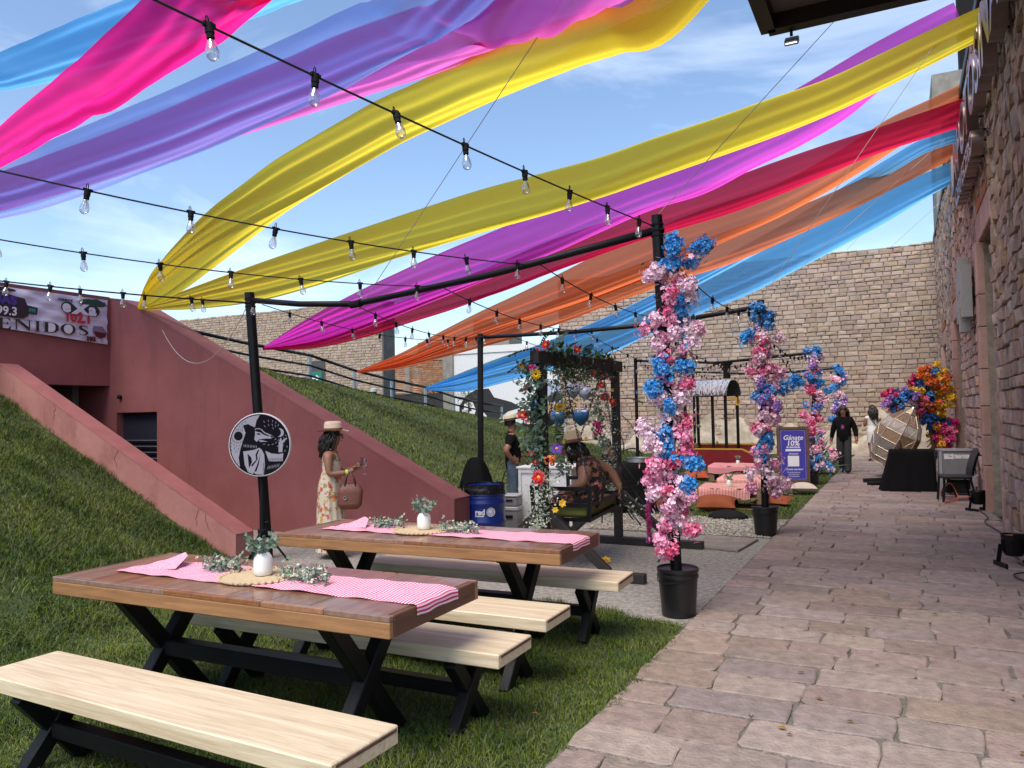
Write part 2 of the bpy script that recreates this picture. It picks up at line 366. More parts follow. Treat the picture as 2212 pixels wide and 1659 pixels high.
# ------------------------------------------------------------------ paved path: each stone a piece of its own
bed = MB(); bed.bbox((-1.5,-1,-.05), (1.16,28.4,.004))
path = obj('stone_path', bed, JOINT, kind='structure')
def paver(x0, x1, y0, y1, z):
    """irregular worn slab with rounded, eased edges"""
    r = rnd; pts = []
    w, d = x1-x0, y1-y0; j = .013; cr_ = min(w, d)*r.uniform(.05, .15)
    nx = 3 if w > .35 else 2
    for i in range(nx+1): pts.append((lerp(x0+cr_, x1-cr_, i/nx), y0+r.uniform(-j, j)))
    pts.append((x1-cr_*.28, y0+cr_*.28))
    for i in range(3): pts.append((x1+r.uniform(-j, j), lerp(y0+cr_, y1-cr_, i/2)))
    pts.append((x1-cr_*.28, y1-cr_*.28))
    for i in range(nx+1): pts.append((lerp(x1-cr_, x0+cr_, i/nx), y1+r.uniform(-j, j)))
    pts.append((x0+cr_*.28, y1-cr_*.28))
    for i in range(3): pts.append((x0+r.uniform(-j, j), lerp(y1-cr_, y0+cr_, i/2)))
    pts.append((x0+cr_*.28, y0+cr_*.28))
    cx, cy = (x0+x1)/2, (y0+y1)/2; tx, ty = r.uniform(-.012, .012), r.uniform(-.012, .012); n = len(pts)
    def ring(k, zz): return [(cx+(x-cx)*k, cy+(y-cy)*k, zz+(x-cx)*tx+(y-cy)*ty) for x, y in pts]
    k2 = 1-.009/min(w, d)
    V = ring(1, -.02)+ring(1, z-.006)+ring(k2, z)
    F = [(a*n+i, a*n+(i+1) % n, (a+1)*n+(i+1) % n, (a+1)*n+i) for a in range(2) for i in range(n)]+[tuple(range(2*n, 3*n))]
    return V, F
pav = []; y = 1.2; row = 0
while y < 28.2:
    d = rnd.uniform(.27, .36)*(1.1 if y < 5 else .95)
    x = -1.49; first = True
    while x < 1.1:
        w = rnd.uniform(.36, .66)
        if first: w = rnd.uniform(.22, .52); first = False
        x2 = x+w
        if x2 > .88: x2 = 1.13
        gp_ = rnd.uniform(.006, .012)
        pav.append((x+gp_/2, x2-gp_/2, y+gp_/2+rnd.uniform(0, .008), y+d-gp_/2-rnd.uniform(0, .008), .012+rnd.uniform(0, .012)))
        x = x2
    y += d; row += 1
pav.sort(key=lambda p: p[2])
far = MB()
for i, p in enumerate(pav):
    V, F = paver(*p)
    if i < 300:
        mb = MB(); mb.add(V, F); obj('paving_stone', mb, PAVE, path)
    else: far.add(V, F)
obj('far_paving_stones', far, PAVE, path, kind='stuff')

# ================================================================== masonry
def stone_variants(n=8):
    out = []
    for k in range(n):
        r = random.Random(100+k); V = []
        ins = lambda: r.uniform(.03, .09)
        # unit stone: x,z in [-.5,.5], y=0 at the wall, y=-1 the face
        base = [(-.5,0,-.5),(.5,0,-.5),(.5,0,.5),(-.5,0,.5)]
        mid = [(a*(1-r.uniform(0, .05)), -.62, c*(1-r.uniform(0, .10))) for a, _, c in base]
        fr = [(a*(1-ins()*1.3), -1+r.uniform(-.25, .2), c*(1-2*ins())) for a, _, c in base]
        ctr = (r.uniform(-.18, .18), -1.12+r.uniform(-.2, .15), r.uniform(-.12, .12))
        V = base+mid+fr+[ctr]
        F = []
        for a in (0, 4):
            for i in range(4): F.append((a+i, a+(i+1) % 4, a+4+(i+1) % 4, a+4+i))
        for i in range(4): F.append((8+i, 8+(i+1) % 4, 12))
        out.append((V, F))
    return out
SV = stone_variants()
def masonry(parent, origin, ux, length, ztop, skip, course, slen, depth, m, npart=300, zbase=lambda u: 0, seed=3):
    """coursed rubble: stones along ux from origin, faces towards n = ux x z; nearest stones are parts, the rest one part"""
    r = random.Random(seed); ux = Vector(ux); n = ux.cross(Vector((0,0,1))); org = Vector(origin); S_ = []
    z = 0; zmax = max(ztop(length*i/20) for i in range(21))
    while z < zmax:
        ch = r.uniform(*course); u = -r.uniform(0, slen[1])
        while u < length:
            w = r.uniform(*slen)*(1.25 if r.random() < .12 else 1); a, b = max(0, u), min(length, u+w); u += w
            if b-a < .07: continue
            c = (a+b)/2; zt = min(z+ch, ztop(c)+r.uniform(-.03, .03))
            if zt-z < .06 or z+ch < zbase(c): continue
            segs = [(a, b)]
            for (s0, s1, h0, h1) in skip:
                if z+ch > h0+.03 and z < h1-.03:
                    new = []
                    for (p, q) in segs:
                        if q <= s0 or p >= s1: new.append((p, q)); continue
                        if p < s0: new.append((p, s0))
                        if q > s1: new.append((s1, q))
                    segs = new
            for (p, q) in segs:
                if q-p < .06: continue
                jt = r.uniform(.008, .02)
                S_.append((org+ux*((p+q)/2)+Vector((0,0,(z+zt)/2+r.uniform(-.006, .006))), q-p-jt, zt-z-jt, depth*r.uniform(.55, 1.25), r.randrange(len(SV)), r.random() < .5))
        z += ch
    S_.sort(key=lambda s: camdist(s[0]))
    mes = []
    for V, F in SV:
        mb = MB(); mb.add(V, F); mes.append(mb.mesh('stone', m))
    bas = Matrix((ux, -n, Vector((0,0,1)))).transposed()
    rest = MB(); rotm = bas.to_euler()
    for i, (c, w, h, d, k, fl) in enumerate(S_):
        if i < npart:
            o = link('stone', mes[k], parent); o.matrix_basis = Matrix.Translation(c) @ bas.to_4x4() @ Matrix.Diagonal((w, d, h, 1))
        else:
            V, F = SV[k]; rest.add([c+bas @ Vector((p[0]*w, p[1]*d, p[2]*h)) for p in V], F)
    if rest.v: obj('far_stones', rest, m, parent, kind='stuff')
    return len(S_)

# ---- building on the right
WX = 1.15
bld = thing('stone_building', 'long stone building lining the right side of the path, dark roof edge', 'building', (0,0,0))
P1 = (12.2, 13.4, 4.05); P2 = (18.5, 20.2, 3.5); P3 = (24.2, 25.6, 3.3)
core = MB()
ys = [3, P1[0], P1[1], P2[0], P2[1], P3[0], P3[1], 28.6]
for a, b in zip(ys[::2], ys[1::2]): core.bbox((WX, a, -.05), (WX+.6, b, 7.0))
for a, b, h in (P1, P2, P3): core.bbox((WX, a, h), (WX+.6, b, 7.0))
core.bbox((WX+.6, 3, 0), (WX+9, 28.6, 6.9))
obj('wall_core', core, MORTAR, bld)
sk = []
for (a, b, h) in (P1, P2, P3):
    f = .32
    sk.append((28.6-(b+f), 28.6-(a-.5), 0, h+.42))
masonry(bld, (WX, 28.6, 0), (0,-1,0), 25.0, lambda u: 6.95, sk, (.13, .23), (.15, .44), .065, STONE, 300, seed=5)
rf = MB(); rf.bbox((WX-.10, 3, 6.96), (WX+9, 28.6, 7.12)); obj('roof_edge', rf, mat('dark_steel', (.03,.032,.036), .5, metal=.4), bld, bev=.01)
DOOR = mat('dark_door', (.02,.018,.017), .5, var=.4)
for (a, b, h) in (P1, P2, P3):
    pr = thing_part = link('portal', None, bld)
    for y0, y1, top, pj_ in ((a-.5, a, h, .012), (b, b+.32, h, .10)):
        z = 0
        while z < top-.05:
            hh = min(rnd.uniform(.42, .72), top-z)
            if top-(z+hh) < .2: hh = top-z
            mb = MB(); p = pj_+rnd.uniform(0, .008); mb.bbox((WX-p, y0+rnd.uniform(0,.006), z+.004), (WX+.42, y1-rnd.uniform(0,.006), z+hh-.004)); obj('jamb_block', mb, CANT, pr, bev=.012); z += hh
    n = 3
    for k in range(n):
        mb = MB(); q0 = lerp(a-.5, b+.32, k/n); q1 = lerp(a-.5, b+.32, (k+1)/n)
        mb.bbox((WX-.06, q0+.003, h+.003), (WX+.42, q1-.003, h+.42)); obj('lintel_block', mb, CANT, pr, bev=.012)
    mb = MB(); mb.bbox((WX+.36, a+.002, 0), (WX+.41, b-.002, h-.003)); dr = obj('door', mb, DOOR, pr)
    mb = MB()
    for k in range(4): mb.bbox((WX+.33, a+.08+k*(b-a-.1)/4, .2), (WX+.358, a+.04+(k+1)*(b-a-.1)/4, h-.25))
    obj('door_panel', mb, DOOR, dr, bev=.008)
BRK = mat('orange_brick', (.42,.145,.045), .85, rand=.25, var=.3, vscale=20, bump=.5)
for (a, b, h) in (P1, P2, P3):     # thin brick course above each doorway
    for k in range(17):
        mb = MB(); t = a-.3+k*(b-a+.6)/17; z0 = h+.45; mb.bbox((WX-.062, t+.006, z0), (WX, t+(b-a+.6)/17-.006, z0+.42)); obj('brick', mb, BRK, bld)
BRZ = mat('bronze_letters', (.30,.24,.22), .32, metal=.75, var=.2)
# raised lettering (reads from the far end towards the camera)
for txt, z, sz, y0, y1 in (('LA POTOSINA', 5.28, .98, 15.6, 8.05), ('CERVECERO', 4.86, .40, 14.6, 11.3)):
    me = text_mesh(txt, sz, .07, .012); xs = [v.co.x for v in me.vertices]; k = (y0-y1)/max(xs)
    me.materials.clear(); me.materials.append(BRZ)
    me.transform(frame_mtx((WX-.19, y0, z), (0,-1,0), (0,0,1)) @ Matrix.Diagonal((k, 1, 1, 1))); lt = link('sign_lettering', me, bld)
    st = MB(); nst = 9
    for i in range(nst*2):
        st.bar((WX-.13, lerp(y0-.2, y1+.2, (i//2)/(nst-1)), z+.15+(i % 2)*sz*.35), (WX-.02, lerp(y0-.2, y1+.2, (i//2)/(nst-1)), z+.15+(i % 2)*sz*.35), .02)
    obj('standoff', st, BLACKM, lt)
# metal emblem between the doorways: two interlocked bars like a hash
em = thing('wall_emblem', 'grey metal hash-shaped emblem standing off the stone wall between doorways', 'sign', (WX-.13, 14.75, 3.42))
EMG = mat('zinc', (.33,.33,.32), .45, metal=.6, var=.12)
for q in ((-.62, -.36, -.42, .42), (-.13, .13, -.62, .62), (.36, .62, -.42, .42)):
    mb = MB(); mb.bbox((-.14, q[0], q[2]), (.02, q[1], q[3])); obj('emblem_bar', mb, EMG, em, bev=.006)
for zz in (-.13, .14):
    mb = MB(); mb.bbox((-.137, -.358, zz-.1), (.017, -.132, zz+.1)); obj('emblem_link', mb, EMG, em)
    mb = MB(); mb.bbox((-.137, .132, zz-.1), (.017, .358, zz+.1)); obj('emblem_link', mb, EMG, em)
mb = MB(); mb.bar((.02,0,.3), (.16,0,.3), .03); mb.bar((.02,0,-.3), (.16,0,-.3), .03); obj('bracket', mb, BLACKM, em)

# ---- far wall
FY = 28.5
fw_ = thing('far_stone_wall', 'tall pale ashlar wall closing off the far end of the yard', 'wall', (0, FY, 0))
mb = MB(); mb.bbox((-12.3, .0, -.1), (1.15, .6, 6.92)); obj('wall_core', mb, MORTAR, fw_)
mb = MB(); mb.grid(lambda u, v: (lerp(-12.28, 1.13, u), -.045+.02*math.sin(u*71)+.02*math.sin(u*33+v*9)-.05*(1-v), lerp(0, 1.0+.45*math.sin(u*23)*math.sin(u*9)+.25*math.sin(u*61), v)), 90, 6)
obj('rendered_base', mb, mat('crumbling_render', (.62,.54,.43), .95, col2=(.40,.33,.25), vscale=3.5, bump=1, bscale=14), fw_, smooth=True)
masonry(fw_, (-12.3, 0, 0), (1,0,0), 13.4, lambda u: 6.95, [], (.13, .185), (.2, .44), .04, STONEF, 300, zbase=lambda u: .5, seed=9)
# ---- wall on the upper left
lw = thing('upper_stone_wall', 'stone wall behind the black railing at upper left, green exit plate on it', 'wall', (0, 36, 0))
mb = MB(); mb.bbox((-52, 0, -.1), (-26.6, 1.0, 8.28)); obj('wall_core', mb, MORTAR, lw)
masonry(lw, (-52, 0, 0), (1,0,0), 25.4, lambda u: 8.3+.02*math.sin(u*3), [], (.13, .18), (.22, .46), .04, STONEF, 300, zbase=lambda u: 1.2, seed=11)
mb = MB(); mb.bbox((-32.1, -.09, 2.2), (-30.8, -.02, 5.0)); obj('slate_panel', mb, mat('slate', (.075,.075,.08), .85, var=.3, vscale=4, bump=.6), lw)
mb = MB(); mb.bbox((-31.9, -.13, 3.55), (-31.0, -.095, 4.35)); ex = obj('exit_plate', mb, mat('exit_green', (.01,.16,.12), .5), lw)
mb = MB(); mb.prism([(-.28,-.05),(.02,-.05),(.02,-.2),(.3,0),(.02,.2),(.02,.05),(-.28,.05)], .01, (-31.45, -.132, 3.95), (1,0,0), (0,0,1)); obj('arrow', mb, WHITE, ex)
mb = MB(); mb.bbox((-26.6, -.06, 1.0), (-26.5, 1.06, 8.30)); obj('dark_return', mb, mat('dark_side_face', (.12,.115,.11), .9, var=.4, vscale=2, bump=.8), lw)  # darker skin over the right-hand end of the wall

# ================================================================== red entrance walls
def atop(X): return interp(-X, [5.0, 10.8, 11.2, 11.53, 12.4], [.553, 3.395, 3.56, 3.61, 3.66])
AY = 8.2
wa = thing('tall_red_wall', 'dark red plastered wing wall sloping down to the right of the tunnel', 'wall', (0, AY, 0))
poly = [(-5.0,-.05),(-5.0,atop(-5.0)),(-10.8,atop(-10.8)),(-11.2,atop(-11.2)),(-11.53,atop(-11.53)),(-12.3,atop(-12.3)),(-12.3,-.05),(-11.36,-.05),(-11.36,1.73),(-10.4,1.73),(-10.4,-.05)]
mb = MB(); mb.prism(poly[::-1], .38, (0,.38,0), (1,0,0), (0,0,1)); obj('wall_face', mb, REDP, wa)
xs = [-4.99,-6,-7,-8,-9,-10,-10.8,-11.2,-11.53]
mb = MB()
for a, b in zip(xs, xs[1:]):
    mb.add([(a,-.006,atop(a)+.004),(b,-.006,atop(b)+.004),(b,.386,atop(b)+.004),(a,.386,atop(a)+.004),(a,-.006,atop(a)-.02),(b,-.006,atop(b)-.02)], [(0,1,2,3)[::-1],(0,4,5,1)[::-1]])
obj('lit_top_sheet', mb, REDLIT, wa)  # thin sheet in the light-tinted plaster; the wall has no separate cap
lv = thing('louvre_door', 'dark louvred metal door recessed in the red wall', 'door', (0, AY+.12, 0))
LM = mat('navy_steel', (.018,.02,.032), .45)
mb = MB(); mb.bbox((-11.35,0,0), (-10.41,.04,1.725)); obj('door_leaf', mb, LM, lv)
for k in range(13):
    mb = MB(); mb.box((-10.85, -.035, .12+k*.095), (.80, .075, .012), (R(-38),0,0)); obj('louvre', mb, mat('louvre_grey', (.10,.10,.115), .45), lv)
hd = thing('tunnel_header', 'dark red header wall over the tunnel mouth behind the banner', 'wall', (-11.53, 0, 0))
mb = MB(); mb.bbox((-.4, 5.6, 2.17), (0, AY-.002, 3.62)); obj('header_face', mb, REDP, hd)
mb = MB(); mb.add([(-.41,5.6,3.624),(.006,5.6,3.624),(.006,AY,3.624),(-.41,AY,3.624)], [(0,1,2,3)]); obj('lit_top_sheet', mb, REDLIT, hd)
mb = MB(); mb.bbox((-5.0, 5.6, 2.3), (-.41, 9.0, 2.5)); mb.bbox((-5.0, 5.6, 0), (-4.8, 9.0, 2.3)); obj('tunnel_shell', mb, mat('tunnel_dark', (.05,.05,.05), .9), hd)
mb = MB(); mb.bbox((-3.6, AY-.12, 1.35), (-.78, AY-.01, 2.29)); obj('soffit_panel', mb, mat('soffit_grey', (.24,.245,.25), .8, var=.2), hd)
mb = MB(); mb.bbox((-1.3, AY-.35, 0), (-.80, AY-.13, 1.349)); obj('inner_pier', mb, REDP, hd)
mb = MB(); mb.lathe([(.0,0),(.03,.0),(.035,.05),(.0,.055)], (-11.25, 0, 0), 10, m=Matrix.Rotation(R(90), 3, 'X')); mb.v = [(x, y-.0, z+1.98) for x, y, z in mb.v]
obj('wall_camera', mb, BLACKM, wa)
def btop(X): return .27+.468*(-6.87-X)
wb = thing('low_pink_parapet', 'weathered pink sloping parapet in front of the tunnel, cracked plaster', 'wall', (0, 6.46, 0))
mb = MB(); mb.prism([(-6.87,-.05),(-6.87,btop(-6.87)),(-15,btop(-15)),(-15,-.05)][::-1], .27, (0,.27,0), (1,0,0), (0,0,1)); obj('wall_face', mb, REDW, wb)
mb = MB(); mb.add([(-6.865,-.005,btop(-6.87)+.004),(-15,-.005,btop(-15)+.004),(-15,.275,btop(-15)+.004),(-6.865,.275,btop(-6.87)+.004)], [(3,2,1,0)]); obj('lit_top_sheet', mb, REDLIT, wb)
crk = mat('crack', (.10,.035,.03), .95)
for k in range(4):
    x = -7.2-rnd.uniform(0, 4.2); z = btop(x)-.01; pts = [(x, -.002, z)]; dx = rnd.uniform(-.3, .3)
    for i in range(6):
        x += rnd.uniform(-.035, .035)+dx*.05; z -= rnd.uniform(.02, .05); pts.append((x, -.002, z))
    mb = MB(); mb.tube(pts, [.003]*6+[.001], 4); obj('crack', mb, crk, wb)

# ================================================================== grass
GRASS = mat('grass_blade', (.145,.170,.036), .75, col2=(.055,.100,.018), vscale=1.7, rand=.42, huerand=.03, spec=.25)
GRASSD = mat('grass_blade_back', (.135,.155,.034), .75, col2=(.055,.09,.018), vscale=.9, rand=.38, huerand=.025, spec=.25)
def blades(name, label, n, xr, yr, hf, ok, hmin, hmax, wd, m, seed, lean=.5, dens=None):
    g_ = np.random.default_rng(seed); X = g_.uniform(*xr, n); Y = g_.uniform(*yr, n)
    keep = np.array([ok(a, b) for a, b in zip(X, Y)]); X, Y = X[keep], Y[keep]
    if dens is not None:
        pr_ = np.array([dens(a, b) for a, b in zip(X, Y)]); k = g_.random(len(X)) < pr_; X, Y = X[k], Y[k]
    Z = np.array([hf(a, b) for a, b in zip(X, Y)])-.012; n = len(X)
    tuft = .75+.5*np.sin(X*5.1+np.sin(Y*4.3)*2)*np.sin(Y*6.2+X*1.7)
    H = g_.uniform(hmin, hmax, n)*np.clip(tuft, .45, 1.4); A = g_.uniform(0, 2*np.pi, n); Lx, Ly = g_.normal(0, lean, n)*H, g_.normal(0, lean, n)*H
    w = wd*g_.uniform(.6, 1.3, n); dx, dy = np.cos(A)*w/2, np.sin(A)*w/2
    V = np.zeros((n, 5, 3)); V[:,0] = np.stack([X-dx, Y-dy, Z], 1); V[:,1] = np.stack([X+dx, Y+dy, Z], 1)
    V[:,2] = np.stack([X+dx*.8+Lx*.35, Y+dy*.8+Ly*.35, Z+H*.62], 1); V[:,3] = np.stack([X-dx*.8+Lx*.35, Y-dy*.8+Ly*.35, Z+H*.62], 1)
    V[:,4] = np.stack([X+Lx, Y+Ly, Z+H*np.clip(1-.25*(Lx**2+Ly**2)/H**2, .45, 1)], 1)
    me = bpy.data.meshes.new(name); me.vertices.add(n*5); me.vertices.foreach_set('co', V.reshape(-1))
    b = (np.arange(n)*5)[:,None]; q = b+np.array([0,1,2,3]); t = b+np.array([3,2,4])
    idx = np.concatenate([q, t], 1).reshape(-1); me.loops.add(len(idx)); me.loops.foreach_set('vertex_index', idx.astype(np.int32))
    ls = np.stack([np.arange(n)*7, np.arange(n)*7+4], 1).reshape(-1); me.polygons.add(2*n)
    me.polygons.foreach_set('loop_start', ls.astype(np.int32)); me.update(calc_edges=True); me.materials.append(m)
    o = link(name, me, kind='stuff'); tag(o, label, 'grass'); return o
cosy, siny = math.cos(YAW), math.sin(YAW)
def in_view(x, y, z=0, mrg=1.06):
    d = -x*siny+y*cosy; l_ = x*cosy+y*siny
    return d > .5 and abs(l_)/d < .667*mrg
def flat_edge(y): return interp(y, [0, 5.3, 5.72], [-1.44, -1.45, -1.47])
def lawn_ok(x, y):
    ye = interp(x, [-6.9, -3, -1.46], [6.45, 6.08, 5.72])
    return in_view(x, y) and x < flat_edge(y)+.035*math.sin(y*9)*math.sin(y*23) and y < ye+.06*math.sin(x*11) and slope_h(x, y) <= 0
blades('lawn_grass', 'short green lawn under and around the picnic tables', 330000, (-6.9,-1.4), (1.4,6.5), lambda a, b: 0, lawn_ok, .03, .07, .0048, GRASS, 1, .6, dens=lambda a, b: min(1, 4.2/math.hypot(a, b)))
blades('slope_grass', 'long tousled grass on the bank left of the picnic tables', 360000, (-14,-5), (1.6,6.46), slope_h, lambda x, y: in_view(x, y) and slope_h(x, y) > 0, .05, .12, .006, GRASS, 2, .75, dens=lambda a, b: min(1, 6.5/math.hypot(a, b))*(.35+.65*(math.sin(a*2.3+b)*math.sin(b*3.1-a) > -.72)))
blades('mound_grass', 'mown grass covering the big mound below the railing', 260000, (-21,-4.8), (8.6,38), mound_h, lambda x, y: in_view(x, y) and mound_h(x, y) > .01 and not(y < 8.62) and x > -19.6, .05, .11, .016, GRASSD, 3, .6, dens=lambda a, b: min(1, 13/math.hypot(a, b)))
blades('back_lawn_grass', 'green lawn around the low pallet tables by the path', 120000, (-9,-1.38), (11.3,27.8), lambda a, b: 0, lambda x, y: in_view(x, y) and mound_h(x, y) <= .01 and x < -1.46, .03, .06, .011, GRASS, 4, .6, dens=lambda a, b: min(1, 14/math.hypot(a, b)))
mb = MB(); r_ = random.Random(21)
for i in range(5200):
    x, y = r_.uniform(-4.0,-1.52), r_.uniform(9.92,11.6); s = r_.uniform(.008, .019); z = .006+s*.3
    a = [(x+s*r_.uniform(.7,1.2), y, z),(x, y+s*r_.uniform(.6,1.1), z),(x-s*r_.uniform(.7,1.2), y, z),(x, y-s*r_.uniform(.6,1.1), z),(x+r_.uniform(-.3,.3)*s, y+r_.uniform(-.3,.3)*s, z+s*.7),(x, y, z-s*.5)]
    mb.add(a, [(0,1,4),(1,2,4),(2,3,4),(3,0,4)])
lv_ = MB(); r2 = random.Random(77)
for i in range(130):
    x, y = r2.uniform(-5.2, 1.0), r2.uniform(2.2, 14); z = .03 if x > -1.45 else .045; s = r2.uniform(.012, .03); a = r2.uniform(0, 6.28)
    lv_.add([(x, y, z), (x+s*math.cos(a+.5), y+s*math.sin(a+.5), z+.006), (x+1.9*s*math.cos(a), y+1.9*s*math.sin(a), z), (x+s*math.cos(a-.5), y+s*math.sin(a-.5), z+.008)], [(0,1,2),(0,2,3)])
tag(obj('fallen_leaves', lv_, mat('dry_leaf', (.20,.11,.045), .85, rand=.4, huerand=.03), kind='stuff'), 'scattered dry leaves and specks on the paving and lawn', 'leaves')
tag(obj('gravel', mb, mat('pebble', (.36,.33,.28), .85, rand=.45, huerand=.01), kind='stuff'), 'pale loose gravel strip beside the path behind the swing', 'gravel')
